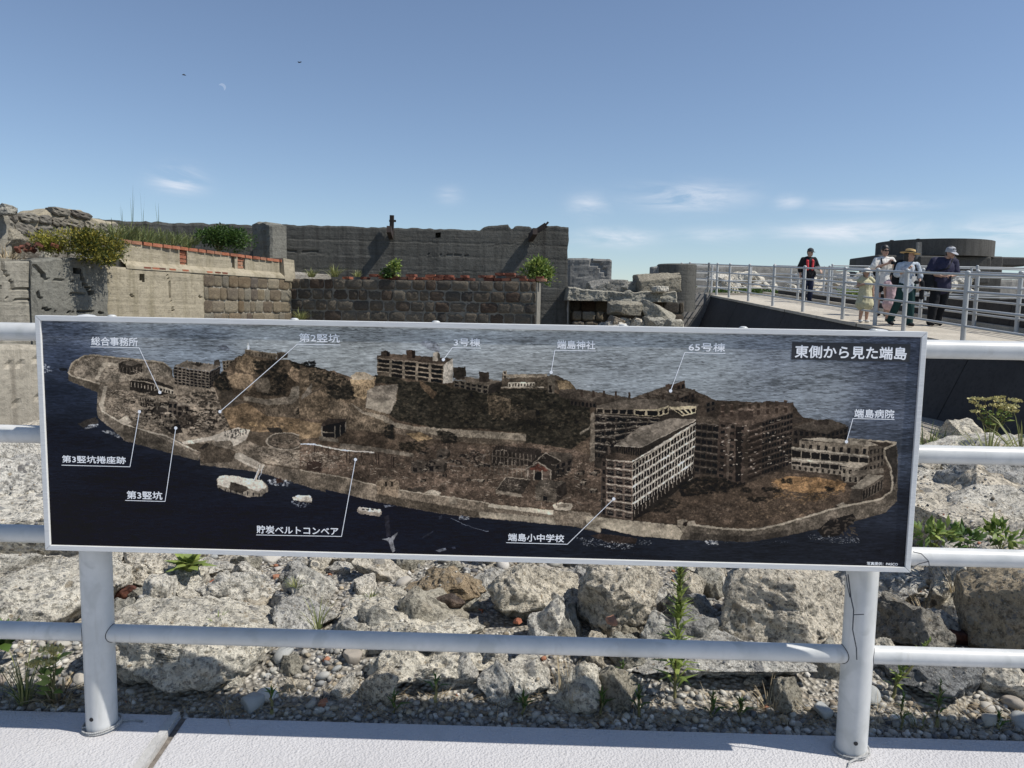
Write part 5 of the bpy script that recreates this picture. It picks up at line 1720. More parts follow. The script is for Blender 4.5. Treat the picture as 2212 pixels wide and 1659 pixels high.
# the rest of the rubble field as far as the walls, seen beside and over the board
rs = np.random.RandomState(5)
shared = [rock_mesh('boulder', (0.3, 0.3, 0.225), 300 + k, 5, pebbles=0.8) for k in range(7)]
for me in shared:
    me.polygons.foreach_set('use_smooth', [True] * len(me.polygons))
cnt = 0
for k in range(345):
    y = 3.7 + 11.5 * rs.rand() ** 0.8
    x = (rs.rand() * 2 - 1) * (1.1 + 0.72 * y)
    if k >= 150:
        y = 3.6 + 6.5 * rs.rand()
        x = y * (0.50 + 0.24 * rs.rand()) if k % 3 else -y * (0.56 + 0.18 * rs.rand())
    if k >= 300:
        y = 2.45 + 2.0 * rs.rand()
        x = (1.75 + 1.6 * rs.rand()) * (1 if k % 2 else -1)
    if x > 6.7 or (x > 6.0 and y > 9.5) or x < -0.62 * y - 0.2 and y > 8.8 or (x < -4.7 and y > 12) or y > 14.5 and x < 1:
        continue
    r = 0.14 + 0.34 * rs.rand() ** 1.5
    me = shared[k % 7]
    o = bpy.data.objects.new('rubble_boulder', me)
    COL.objects.link(o)
    if len(me.materials) == 0:
        me.materials.append(M['rock'])
    o.scale = (r / 0.3 * (0.8 + 0.6 * rs.rand()), r / 0.3 * (0.8 + 0.5 * rs.rand()), r / 0.3 * 0.9)
    o.rotation_euler = (rs.rand() * 0.6, rs.rand() * 0.6, rs.rand() * 6.28)
    o.location = (x, y, float(gz(x, y)) + r * 0.18)
    tag(o, 'pale concrete boulder in the rubble field between the board and the walls', 'boulder', 'boulders of the rubble field')
    cnt += 1

# angular chunks of broken concrete wedged between the boulders
chk = [rock_mesh('rubble_chunk', (0.1, 0.085, 0.07), 700 + k, 5, cuts=9, square=0.6, rough=1.0, cube=0.3, jagged=0.9) for k in range(8)]
for k, me in enumerate(chk):
    me.polygons.foreach_set('use_smooth', [True] * len(me.polygons))
    me.materials.append(M['rock' if k % 3 else 'rock_plain'])
rs = np.random.RandomState(52)
chunk_xy = []
for k in range(900):
    y = 2.24 + 1.9 * rs.rand()
    x = (rs.rand() * 2 - 1) * (1.5 + 0.45 * (y - 2.1))
    if any((x - a) ** 2 + (y - b) ** 2 < 0.006 for a, b in chunk_xy):
        continue
    chunk_xy.append((x, y))
    s_ = 0.35 + 0.75 * rs.rand() ** 1.6 + (0.25 if y > 2.6 else 0)
    o = bpy.data.objects.new('rubble_chunk', chk[int(rs.randint(8))])
    COL.objects.link(o)
    o.scale = (s_, s_ * (0.8 + 0.5 * rs.rand()), s_ * (0.7 + 0.5 * rs.rand()))
    o.rotation_euler = (rs.rand() * 6, rs.rand() * 6, rs.rand() * 6)
    o.location = (x, y, float(gz(x, y)) + 0.012 * s_)
    tag(o, 'angular chunk of broken concrete wedged between the boulders behind the fence', 'rubble chunk', 'concrete chunks between the boulders')
    if len(chunk_xy) >= 190:
        break

# ------------------------------------------------------------------ cobbles lying about (each one a thing)
cob = [rock_mesh('cobble', (1, 0.8, 0.6), 500 + k, 4, cuts=3, rough=0.25, square=0.95, pebbles=0, lo=0.8, hi=1.0) for k in range(5)]
cobr = [rock_mesh('cobble', (1, 0.85, 0.7), 520 + k, 4, cuts=8, rough=0.3, square=0.8, pebbles=0, lo=0.55, hi=0.9) for k in range(4)]
for me in cob + cobr:
    me.polygons.foreach_set('use_smooth', [True] * len(me.polygons))
    me.materials.append(M['cobble'])
from mathutils.bvhtree import BVHTree
dg = bpy.context.evaluated_depsgraph_get()
dg.update()


def drop(x, y, z0=1.5):
    """top of whatever lies at x, y"""
    ok, loc, nrm, idx, ob, mt = scene.ray_cast(dg, Vector((x, y, z0)), Vector((0, 0, -1)))
    return (loc, nrm, ob) if ok else (None, None, None)


n_c = 0
for k in range(420):
    y = 2.16 + 1.7 * rs.rand() ** 1.2
    x = (rs.rand() * 2 - 1) * (1.55 + 0.35 * (y - 2.1))
    loc, nrm, ob = drop(x, y, 0.5)
    if loc is None or ob.name.split('.')[0] not in ('ground',):
        continue
    r = 0.012 + 0.030 * rs.rand() ** 2.5
    me = (cob + cobr)[rs.randint(9)]
    o = bpy.data.objects.new('cobble', me)
    COL.objects.link(o)
    o.scale = (r, r * (0.8 + 0.4 * rs.rand()), r * (0.7 + 0.4 * rs.rand()))
    o.rotation_euler = (rs.rand() * 0.5, rs.rand() * 0.5, rs.rand() * 6.28)
    o.location = loc + Vector((0, 0, r * 0.3))
    tag(o, 'loose grey or tan cobble lying among the boulders behind the fence', 'cobble', 'loose cobbles')
    n_c += 1
    if n_c >= 120:
        break


# ------------------------------------------------------------------ gravel: uncountable small stones in one mesh
def stones(name, pts, rads, tints, sub=1, seed=3):
    v, f = ico(sub)
    r_ = np.random.RandomState(seed)
    n = len(pts)
    ang = r_.rand(n, 3) * 6.28
    sc = rads[:, None] * (0.65 + 0.6 * r_.rand(n, 3)) * np.array([1, 1, 0.75])
    ca, sa_ = np.cos(ang[:, 0]), np.sin(ang[:, 0])
    Rm = np.zeros((n, 3, 3))
    Rm[:, 0, 0], Rm[:, 0, 1], Rm[:, 1, 0], Rm[:, 1, 1], Rm[:, 2, 2] = ca, -sa_, sa_, ca, 1
    tl = ang[:, 1] * 0.12
    Rx = np.zeros((n, 3, 3))
    Rx[:, 0, 0], Rx[:, 1, 1], Rx[:, 1, 2], Rx[:, 2, 1], Rx[:, 2, 2] = 1, np.cos(tl), -np.sin(tl), np.sin(tl), np.cos(tl)
    Rm = Rm @ Rx
    jit = 1 + 0.75 * (r_.rand(n, len(v), 1) - 0.5)
    q = np.einsum('nij,nkj->nki', Rm, v[None] * jit * sc[:, None, :]) + pts[:, None, :]
    F_ = (f[None] + (np.arange(n) * len(v))[:, None, None]).reshape(-1, 3)
    me = np_mesh(name, q.reshape(-1, 3), F_)
    at = me.color_attributes.new('tint', 'FLOAT_COLOR', 'POINT')
    c4 = np.ones((n, len(v), 4), np.float32)
    c4[:, :, :3] = tints[:, None, :]
    at.data.foreach_set('color', c4.ravel())
    return me


palette = np.array([(0.30, 0.285, 0.255), (0.42, 0.395, 0.34), (0.20, 0.20, 0.195), (0.50, 0.475, 0.42), (0.26, 0.215, 0.16), (0.38, 0.32, 0.235), (0.13, 0.13, 0.135), (0.58, 0.555, 0.51), (0.34, 0.325, 0.295), (0.33, 0.15, 0.09)])
pts, rad = [], []
rs = np.random.RandomState(8)
tries = 19000
ys_ = 2.105 + 2.6 * rs.rand(tries) ** 1.7
xs_ = (rs.rand(tries) * 2 - 1) * (1.5 + 0.55 * (ys_ - 2.1))
for x, y in zip(xs_, ys_):
    if y < edge_y(x) + 0.012:
        continue
    loc, nrm, ob = drop(float(x), float(y), 0.5)
    if loc is None:
        continue
    nm = ob.name.split('.')[0]
    if nm in ('boulder',) and (nrm.z < 0.72 or rs.rand() > 0.14):
        continue
    if nm not in ('ground', 'boulder', 'rubble_boulder'):
        continue
    pts.append(loc)
    r = 0.003 + 0.012 * rs.rand() ** 3.0
    rad.append(r if nm == 'ground' else r * 0.6)
pts = np.array([tuple(p) for p in pts])
rad = np.array(rad)
pts[:, 2] += rad * 0.35
w = np.array([5, 5, 4, 3, 2, 2, 2, 1.6, 5, 0.35])
tn = palette[rs.choice(len(palette), len(pts), p=w / w.sum())] * (0.75 + 0.5 * rs.rand(len(pts), 1))
tag(link('gravel', stones('gravel', pts, rad, tn, 2 if len(pts) < 3000 else 1), M['gravel'], None, False), 'loose grey gravel between the boulders and the pavement', 'gravel', kind='stuff')

# ------------------------------------------------------------------ scrap iron and brick pieces
def scrap(label, px, py, size, rot, seed, mat, name, cat, lift=0.0, z=None, **kw):
    g = PG(px, py, -0.03)
    for _ in range(5):
        loc, nrm, ob = drop(g.x, g.y, 0.6)
        g = PG(px, py, loc.z if loc else -0.05)
    o = link(name, rock_mesh(name, size, seed, 5, cuts=kw.pop('cuts', 10), **kw), M[mat], None, True)
    o.rotation_euler = rot
    o.location = (g.x, g.y, g.z + lift)
    return tag(o, label, cat)


dg.update()
scrap('rusty iron pipe stub tied with wire on the pale rubble', 285, 1292, (0.105, 0.034, 0.034), (0, 0.16, -0.2), 61, 'rust', 'rusty_pipe', 'scrap iron', 0.02, square=0.8, rough=0.5, pebbles=0)
scrap('flat rusty iron bar end on the rubble at the right', 2052, 1388, (0.12, 0.035, 0.028), (0, 0.1, -0.12), 62, 'rust', 'rusty_bar', 'scrap iron', 0.02, square=0.5, rough=0.3, pebbles=0, cuts=2, cube=0.95)
scrap('dark rusty lump in the hollow left of the tan block', 968, 1310, (0.06, 0.04, 0.03), (0, 0.1, 0.3), 63, 'rock_dark', 'rusty_lump', 'scrap iron', 0.01, rough=0.6, pebbles=0)
scrap('pale concrete piece with red brick stuck to it', 1195, 1352, (0.055, 0.03, 0.04), (0.2, -0.5, 0.3), 64, 'rock', 'concrete_piece', 'rubble piece', 0.02)
for i, (px, py, s, lab) in enumerate(((460, 1262, 0.02, 'small red brick fragment on gravel beyond the pebbled slab'), (596, 1248, 0.024, 'orange red brick chip below the board, left of centre'),
                                       (1118, 1345, 0.025, 'dark red brick chip at the foot of the pebbly boulder'), (1178, 1298, 0.02, 'red brick fragment stuck by the pale piece'),
                                       (1322, 1345, 0.024, 'brown brick flake near the tall weed'), (1040, 1322, 0.02, 'ochre brick fragment in the hollow below the tan block'))):
    scrap(lab, px, py, (s, s * 0.7, s * 0.5), (0.2, 0.3, i), 70 + i, 'brick', 'brick_fragment', 'brick piece', 0.006, rough=0.3, pebbles=0)

# ================================================================== plants
def leaves_mesh(name, pos, dirs, ln, wd, tint, up=None, bend=0.25, seed=1):
    """one leaf = four triangles folded along its length"""
    n = len(pos)
    r_ = np.random.RandomState(seed)
    d = dirs / np.maximum(np.linalg.norm(dirs, axis=1, keepdims=True), 1e-6)
    if up is None:
        up = r_.normal(size=(n, 3)) * 0.6 + np.array([0, 0, 1])
    side = np.cross(d, up)
    side /= np.maximum(np.linalg.norm(side, axis=1, keepdims=True), 1e-6)
    nn = np.cross(side, d)
    ln = np.broadcast_to(np.asarray(ln, float), (n,))[:, None]
    wd = np.broadcast_to(np.asarray(wd, float), (n,))[:, None]
    b = pos
    mid = pos + d * ln * 0.5 + nn * ln * bend * 0.35
    tip = pos + d * ln - nn * ln * bend * 0.4
    l = mid + side * wd * 0.5 - nn * wd * 0.12
    r = mid - side * wd * 0.5 - nn * wd * 0.12
    V_ = np.stack([b, l, mid, r, tip], 1).reshape(-1, 3)
    base = (np.arange(n) * 5)[:, None, None]
    F_ = (np.array([[0, 2, 1], [0, 3, 2], [1, 2, 4], [2, 3, 4]])[None] + base).reshape(-1, 3)
    me = np_mesh(name, V_, F_)
    at = me.color_attributes.new('tint', 'FLOAT_COLOR', 'POINT')
    c4 = np.ones((n, 5, 4), np.float32)
    c4[:, :, :3] = np.asarray(tint, float).reshape(n, 1, 1)
    at.data.foreach_set('color', c4.ravel())
    return me


def blades_mesh(name, base, dirs, ln, wd, tint, droop=0.5, seg=4, seed=1):
    n = len(base)
    d = dirs / np.maximum(np.linalg.norm(dirs, axis=1, keepdims=True), 1e-6)
    side = np.cross(d, np.array([0, 0, 1.0]) + 1e-3)
    side /= np.maximum(np.linalg.norm(side, axis=1, keepdims=True), 1e-6)
    ln = np.broadcast_to(np.asarray(ln, float), (n,))
    rows = []
    hor = d * np.array([1, 1, 0])
    for k in range(seg + 1):
        t_ = k / seg
        p = base + d * (ln * t_)[:, None] + (hor * 0.8 - np.array([0, 0, 1.0]) * 0.6) * (ln * droop * t_ ** 2.2)[:, None]
        w_ = wd * (1 - t_) ** 0.7 + 0.0004
        rows.append(p + side * w_ / 2)
        rows.append(p - side * w_ / 2)
    V_ = np.stack(rows, 1)
    m_ = 2 * (seg + 1)
    F_ = []
    for k in range(seg):
        F_.append([2 * k, 2 * k + 1, 2 * k + 3, 2 * k + 2])
    F_ = (np.array(F_)[None] + (np.arange(n) * m_)[:, None, None]).reshape(-1, 4)
    me = np_mesh(name, V_.reshape(-1, 3), F_)
    at = me.color_attributes.new('tint', 'FLOAT_COLOR', 'POINT')
    c4 = np.ones((n, m_, 4), np.float32)
    c4[:, :, :3] = np.asarray(tint, float).reshape(n, 1, 1)
    at.data.foreach_set('color', c4.ravel())
    return me


def tuft(label, base, n, h, spread, mat='grass', seed=1, wd=0.004, droop=0.5, name='grass_tuft', cat='grass', group=None, base_r=0.02, tlo=0.0, thi=1.0):
    r_ = np.random.RandomState(seed)
    a = r_.rand(n) * 6.283
    el_ = r_.rand(n) ** 0.7 * spread
    d = np.stack([np.cos(a) * np.sin(el_), np.sin(a) * np.sin(el_), np.cos(el_)], -1)
    b = np.stack([np.cos(a) * base_r * r_.rand(n), np.sin(a) * base_r * r_.rand(n), -0.01 * np.ones(n)], -1)
    me = blades_mesh(name, b, d, h * (0.5 + 0.6 * r_.rand(n)), wd, tlo + (thi - tlo) * r_.rand(n), droop, 4, seed)
    o = link(name, me, M[mat])
    o.location = base
    return tag(o, label, cat, group)


def bush(label, center, radii, n, leaf, mat, seed=1, name='shrub', cat='shrub', lobes=9, trunk=None, tint_top=True, wfac=0.5, group=None, drop_z=None):
    r_ = np.random.RandomState(seed)
    R3 = np.array(radii)
    root = Vector(center) - Vector((0, 0, radii[2] * 0.95))
    top = empty(name, root, label, cat, group)
    lc = r_.normal(size=(lobes, 3))
    lc /= np.linalg.norm(lc, axis=1, keepdims=True)
    lc *= (0.35 + 0.35 * r_.rand(lobes, 1))
    lr = 0.34 + 0.26 * r_.rand(lobes)
    which = r_.randint(0, lobes, n)
    q = r_.normal(size=(n, 3))
    q /= np.linalg.norm(q, axis=1, keepdims=True)
    rr = (0.35 + 0.65 * r_.rand(n) ** 0.5) * lr[which] * (1 + 0.25 * r_.normal(size=n))
    p = lc[which] + q * rr[:, None]
    nz = fbm(p * 4 + seed, 3, seed)
    keep = nz > -0.28
    p, q, which = p[keep], q[keep], which[keep]
    n = len(p)
    pos = p * R3 + np.array(center) - np.array(root)
    dirs = q + np.array([0, 0, 0.55]) + 0.55 * r_.normal(size=(n, 3))
    tint = np.clip(r_.rand(n) ** 1.6 + (0.25 * (r_.rand(n) > 0.8)), 0, 1)
    me = leaves_mesh('crown', pos, dirs, leaf * (0.7 + 0.6 * r_.rand(n)), leaf * wfac, tint, None, 0.25, seed)
    link('crown', me, M[mat], top)
    m = MB()
    for k in range(min(lobes, 8)):
        e1 = Vector(lc[k] * R3 * 0.9 + np.array(center) - np.array(root))
        e0 = Vector((0, 0, 0))
        md_ = e0.lerp(e1, 0.5) + Vector((r_.normal() * 0.05, r_.normal() * 0.05, 0.04)) * max(radii)
        m.tube([e0, md_, e1], [0.022 * max(radii), 0.014 * max(radii), 0.005 * max(radii)], 6)
    m.build('trunk', M['stem'], top, True)
    return top


def spot(px, py, z=-0.03):
    g = PG(px, py, z)
    for _ in range(5):
        loc, nrm, ob = drop(g.x, g.y, 0.6)
        g = PG(px, py, loc.z if loc else z)
    return g


# tall leafy weed that rises past the rail
def leafy_stem(label, base, h, n, leaf, seed, mat='leaf_light', name='tall_weed', lean=(0, 0), lo=0.04, wf=0.17, cat='weed', dense=1.0):
    r_ = np.random.RandomState(seed)
    top = empty(name, base, label, cat)
    lean = Vector((lean[0], lean[1], 0))
    pts_ = [Vector((0, 0, -0.02)) + lean * (k / 6) ** 1.5 + Vector((0, 0, (h + 0.02) * k / 6)) + Vector((r_.normal() * 0.003, r_.normal() * 0.003, 0)) for k in range(7)]
    m = MB()
    m.tube(pts_, [0.0055, 0.005, 0.0046, 0.004, 0.0034, 0.0026, 0.0016], 8)
    m.build('stem', M['stem'], top, True)
    tt = np.sort(lo + (1 - lo) * r_.rand(n) ** 0.75)
    a = np.arange(n) * 2.4 + r_.rand(n) * 0.4
    el_ = 0.22 + 0.85 * (1 - tt) ** 1.3 + 0.12 * r_.normal(size=n)
    d = np.stack([np.cos(a) * np.sin(el_), np.sin(a) * np.sin(el_), np.cos(el_)], -1)
    pp = np.array([tuple(lean * (t_ ** 1.5) + Vector((0, 0, h * t_))) for t_ in tt])
    ln = leaf * (1.15 - 0.75 * tt) * (0.8 + 0.4 * r_.rand(n))
    me = leaves_mesh('leaves', pp, d, ln, ln * wf, np.clip(0.25 + 0.6 * r_.rand(n) + 0.2 * tt, 0, 1), d * 0 + np.array([0, 0, 1.0]), 0.5, seed)
    link('leaves', me, M[mat], top)
    return top


b = PG(1462, 1552, -0.035)
leafy_stem('tall green leafy weed standing behind the rail left of the right post', (b.x, b.y + 0.03, -0.0), 0.52, 190, 0.085, 4, lean=(0.005, 0.03))
b = spot(1925, 1505)
leafy_stem('small leaning light green weed right of the right post', (b.x, b.y, b.z), 0.17, 60, 0.04, 6, lean=(0.12, 0.02), wf=0.32, name='leaning_weed')
for i, (px, py, h, n, lab) in enumerate(((1345, 1486, 0.07, 14, 'small narrow leaved seedling under the low rail'), (585, 1530, 0.05, 10, 'tiny seedling in the gravel right of the pavement joint'),
                                          (850, 1546, 0.06, 12, 'green seedling in board shadow near the pavement, left of centre'), (940, 1505, 0.05, 12, 'seedling on sunlit gravel below the cleft boulder'),
                                          (1130, 1550, 0.07, 14, 'leafy seedling at the pavement edge below the board centre'), (1300, 1545, 0.07, 14, 'thin leaved seedling at the pavement edge left of the weed'),
                                          (1380, 1546, 0.08, 16, 'seedling beside the foot of the tall weed'), (1540, 1555, 0.07, 14, 'seedling cluster right of the tall weed'),
                                          (1600, 1556, 0.06, 14, 'low seedling between the tall weed and the right post'), (2030, 1560, 0.11, 20, 'leafy seedling at the pavement edge right of the right post'),
                                          (1950, 1572, 0.09, 14, 'upright seedling close to the right post'), (2160, 1585, 0.05, 14, 'small seedling by the pavement at the right edge'))):
    b = spot(px, py)
    leafy_stem(lab, (b.x, b.y + 0.01, b.z), h, n, 0.05, 40 + i, 'leaf_green', 'seedling', wf=0.2)


def rosette(label, base, n, leaf, seed, mat='leaf_light', wf=0.45, name='rosette_plant'):
    r_ = np.random.RandomState(seed)
    a = np.arange(n) * 2.399
    el_ = 0.25 + 0.95 * np.arange(n) / n
    d = np.stack([np.cos(a) * np.sin(el_), np.sin(a) * np.sin(el_), np.cos(el_)], -1)
    me = leaves_mesh(name, np.zeros((n, 3)) + d * 0.01, d, leaf * (0.75 + 0.4 * r_.rand(n)), leaf * wf, 0.3 + 0.7 * r_.rand(n), d * 0 + np.array([0, 0, 1.0]), 0.5, seed)
    o = link(name, me, M[mat])
    o.location = base
    return tag(o, label, 'plant')


b = spot(408, 1238)
rosette('bright green broad leaved plant under the board right of the left post', (b.x, b.y, b.z), 22, 0.10, 3)
b = spot(972, 1288)
rosette('small green rosette on the dark lump below the tan block', (b.x, b.y, b.z), 14, 0.045, 5)
b = spot(20, 1452)
rosette('green leafy plant at the left edge under the low rail', (b.x - 0.02, b.y, b.z + 0.07), 20, 0.10, 8, 'leaf_green')
b = spot(2095, 1190)
for i, (dx, lab_, mt_) in enumerate(((-0.14, 'yellowish leafy plant nearest the board above the third rail', 'leaf_light'), (0.0, 'dark green leafy plant above the third rail at the right', 'leaf_green'), (0.12, 'green leafy plant farthest from the board above the third rail', 'leaf_light'))):
    bush(lab_, (b.x + dx, b.y, b.z + 0.05), (0.085, 0.07, 0.06), 95, 0.05, mt_, 30 + i, name='leafy_plant', cat='plant', lobes=6, wfac=0.38)
for i, (px, py, n, h, sp, mt, lab) in enumerate((
        (688, 1352, 22, 0.13, 0.6, 'grass', 'light grass tuft left of the domed boulder'), (1290, 1400, 26, 0.07, 1.1, 'grass', 'yellowish grass tuft at the foot of the boulder left of the weed'),
        (592, 1425, 12, 0.06, 0.7, 'grass', 'small grass tuft below the low rail left of centre'), (52, 1512, 46, 0.22, 0.7, 'grass', 'long bladed grass tuft at the pavement edge on the left'),
        (1885, 1290, 40, 0.16, 0.6, 'grass', 'dry yellow grass behind the top of the right post'), (1995, 1335, 34, 0.14, 0.7, 'dry', 'dry twiggy tuft right of the right post'),
        (1215, 1495, 18, 0.20, 0.35, 'dry', 'dry grass stalks left of the tall weed'), (1235, 1530, 26, 0.22, 0.5, 'dry', 'withered brown stalks behind the pavement left of the weed'),
        (1985, 1570, 14, 0.11, 0.6, 'grass', 'thin grass blades right of the right post at the pavement'), (490, 1535, 30, 0.07, 1.2, 'dry', 'dry straw by the pavement joint'),
        (1660, 1530, 30, 0.12, 1.2, 'dry', 'dry straw left of the foot of the right post'), (470, 1338, 10, 0.05, 0.9, 'leaf_light', 'sparse green sprouts on gravel beyond the pebbled slab'),
        (2060, 1275, 26, 0.18, 0.7, 'dry', 'bare dry stems above the rusty bar at the right'), (640, 1262, 30, 0.05, 1.2, 'grass', 'low yellow green growth under the board left of centre'),
        (800, 1290, 20, 0.05, 1.1, 'grass', 'thin sprouts beside the tan block'))):
    b = spot(px, py)
    tuft(lab, (b.x, b.y, b.z), n, h, sp, mt, 90 + i, 0.004 if mt != 'dry' else 0.0022, 0.45, tlo=0.1)
b = PG(2130, 1060, -0.3)
tuft('long strap leaved grass above the second rail gap at the right', (b.x, b.y, -0.2), 60, 0.75, 0.9, 'grass', 120, 0.022, 0.6, tlo=0.3)
b = PG(2205, 1040, -0.3)
tuft('long strap leaved grass at the right edge of the picture', (b.x, b.y, -0.2), 50, 0.8, 0.8, 'grass', 121, 0.026, 0.55, tlo=0.3)
for i, (px, py, lab) in enumerate(((45, 985, 'sprouting green tuft on pale rocks under the second left rail'), (90, 1118, 'green tuft on pale rocks against the left board edge'), (20, 1160, 'grass tuft on the rocks above the third left rail'))):
    b = PG(px, py, -0.25)
    tuft(lab, (b.x, b.y, -0.22), 40, 0.28, 0.9, 'grass', 130 + i, 0.012, 0.5)


def umbel(label, base, h, heads, spread, seed, head_r=0.02, leafy=30, mat='flower', leaf=0.05):
    r_ = np.random.RandomState(seed)
    top = empty('flowering_plant', base, label, 'plant')
    m = MB()
    fp, lp, ld = [], [], []
    for k in range(heads):
        a = r_.rand() * 6.283
        rad_ = spread * math.sqrt((k + 0.5) / heads)
        e1 = Vector((math.cos(a) * rad_, math.sin(a) * rad_ * 0.7, h * (0.72 + 0.3 * r_.rand())))
        md_ = Vector((e1.x * 0.25, e1.y * 0.25, h * 0.45))
        m.tube([Vector((0, 0, -0.02)), md_, e1], [h * 0.016, h * 0.011, h * 0.005], 6)
        for _ in range(26):
            t_ = r_.rand() * 6.283
            q = head_r * math.sqrt(r_.rand())
            fp.append(e1 + Vector((math.cos(t_) * q, math.sin(t_) * q, 0.25 * head_r * r_.rand())))
        for _ in range(max(1, leafy // heads)):
            f_ = 0.1 + 0.8 * r_.rand()
            lp.append(Vector((0, 0, 0)).lerp(md_, f_) if r_.rand() < 0.5 else md_.lerp(e1, f_ * 0.8))
            t_ = r_.rand() * 6.283
            ld.append((math.cos(t_), math.sin(t_), 0.3))
    m.build('stem', M['stem'], top, True)
    fa = np.array([tuple(p) for p in fp]).reshape(heads, 26, 3)
    for k in range(heads):
        link('flower_head', leaves_mesh('flower_head', fa[k], r_.normal(size=(26, 3)) * 0.5 + np.array([0, 0, 0.8]), head_r * 0.6, head_r * 0.5, r_.rand(26), None, 0.1, seed + k), M[mat], top)
    n = len(lp)
    link('leaves', leaves_mesh('leaves', np.array([tuple(p) for p in lp]), np.array(ld), leaf, leaf * 0.4, r_.rand(n), None, 0.3, seed), M['leaf_light'], top)
    return top


b = spot(115, 1525)
umbel('yellow flower heads on a brown stalk left of the left post', (b.x - 0.01, b.y + 0.02, -0.03), 0.20, 7, 0.055, 3, 0.022, 24)
b = spot(100, 1530)
tuft('tangle of dry curled leaves at the foot of the yellow flowers', (b.x, b.y + 0.06, b.z), 60, 0.10, 1.0, 'dry', 141, 0.010, 0.6, base_r=0.05)
bb = PG(2125, 975, -0.5)
umbel('large plant with pale yellow umbels against the dark ramp wall', (bb.x + 0.08, bb.y, -0.5), 0.66, 18, 0.34, 9, 0.06, 120, 'flower', 0.10)
bb = PG(2025, 985, -0.5)
tuft('dark scrubby growth at the foot of the ramp wall by the board', (bb.x - 0.1, bb.y, -0.55), 90, 0.62, 0.9, 'grass', 143, 0.02, 0.4, base_r=0.3, thi=0.6)

# ropes and strings on the posts
def rope_loop(label, c, turns, z, r, tail):
    m = MB()
    pts_ = []
    for k in range(int(30 * turns) + 1):
        a = -2.6 + 2 * PI * k / 30
        tt_ = k / 30
        pts_.append(c + Vector((math.cos(a) * (0.0480 + 0.002 * math.sin(a * 2)), math.sin(a) * (0.0480 + 0.002 * math.sin(a * 2)), z + 0.0055 * tt_ + 0.004 * math.sin(a + 1))))
    pts_ += [c + Vector(t_) for t_ in tail]
    rr = [r * (1 + 0.18 * math.sin(i * 2.1)) for i in range(len(pts_))]
    m.tube(pts_, rr, 8)
    o = m.build('rope', M['rope'], None, True)
    return tag(o, label, 'rope')


rope_loop('thin grey rope wound twice round the foot of the left post', POST_L, 2, 0.005, 0.0026, [(0.055, 0.03, 0.006), (0.075, 0.035, 0.004), (0.10, 0.03, 0.003)])
rope_loop('thin grey rope round the foot of the right post with loose end', POST_R, 1.3, 0.005, 0.0026, [(-0.03, -0.06, 0.004), (-0.045, -0.085, 0.003), (-0.06, -0.098, 0.003), (-0.085, -0.095, 0.003)])
m = MB()
q = [(1832, 1241), (1838, 1290), (1844, 1318), (1842, 1360), (1850, 1400), (1851, 1425)]
m.tube([PY(x, y, POST_R.y - 0.052) for x, y in q], 0.0016, 6)
m.tube([PY(1828, 1243, POST_R.y - 0.056), PY(1830, 1262, POST_R.y - 0.056), PY(1836, 1290, POST_R.y - 0.054)], 0.0012, 6)
m.tube([PY(1845, 1328, POST_R.y - 0.052), PY(1866, 1327, POST_R.y - 0.054)], 0.0012, 6)
tag(m.build('string', M['wire'], None, True), 'dark frayed string hanging down the right post', 'string')
m = MB()
q = [(1972, 1192), (1990, 1196), (2006, 1212), (2008, 1226)]
m.tube([PY(x, y, POST_R.y - 0.035) for x, y in q], 0.0012, 6)
m.tube([PY(1968, 1228, POST_R.y - 0.035), PY(1985, 1218, POST_R.y - 0.035), PY(2005, 1213, POST_R.y - 0.035)], 0.0012, 6)
tag(m.build('string', M['wire'], None, True), 'loose wire end curling over the third rail beside the board', 'string')

# dry straw littered along the back of the pavement: too fine to count
rs = np.random.RandomState(91)
nst = 900
sx = (rs.rand(nst) * 2 - 1) * 1.6
sy = 2.125 + 0.10 * rs.rand(nst) ** 1.5
sb_ = np.stack([sx, np.maximum(sy, 2.125 - 0.0184 * sx), gz(sx, sy) + 0.004 + 0.012 * rs.rand(nst)], -1)
sa_ = rs.rand(nst) * 6.283
sdir = np.stack([np.cos(sa_), 0.55 * np.abs(np.sin(sa_)), 0.10 + 0.5 * rs.rand(nst) ** 3], -1)
tag(link('straw_litter', blades_mesh('straw_litter', sb_, sdir, 0.03 + 0.07 * rs.rand(nst), 0.0016, rs.rand(nst) * 0.8, 0.2, 3, 5), M['dry']), 'dry straw and stalk litter along the back of the pavement', 'straw', kind='stuff')

# ================================================================== ruined walls
class Plane:
    """vertical wall plane given by two plan points (as photo column + distance)"""
    def __init__(s, a, b):
        pa, pb = PY(a[0], 660, a[1]), PY(b[0], 660, b[1])
        s.o = Vector((pa.x, pa.y, 0))
        d = Vector((pb.x - pa.x, pb.y - pa.y, 0))
        s.len = d.length
        s.d = d.normalized()
        s.n = Vector((s.d.y, -s.d.x, 0))          # towards the viewer

    def hit(s, px, py, out=0.0):
        v = _R * ((px - 1106) / 1659) - _U * ((py - 829.5) / 1659) + _F
        c = Vector((0, 0, CAM_H))
        k = ((s.o + s.n * out - c).dot(s.n)) / v.dot(s.n)
        q = c + v * k
        return (q - s.o).dot(s.d), q.z

    def pt(s, t, z, out=0.0):
        return s.o + s.d * t + s.n * out + Vector((0, 0, z))


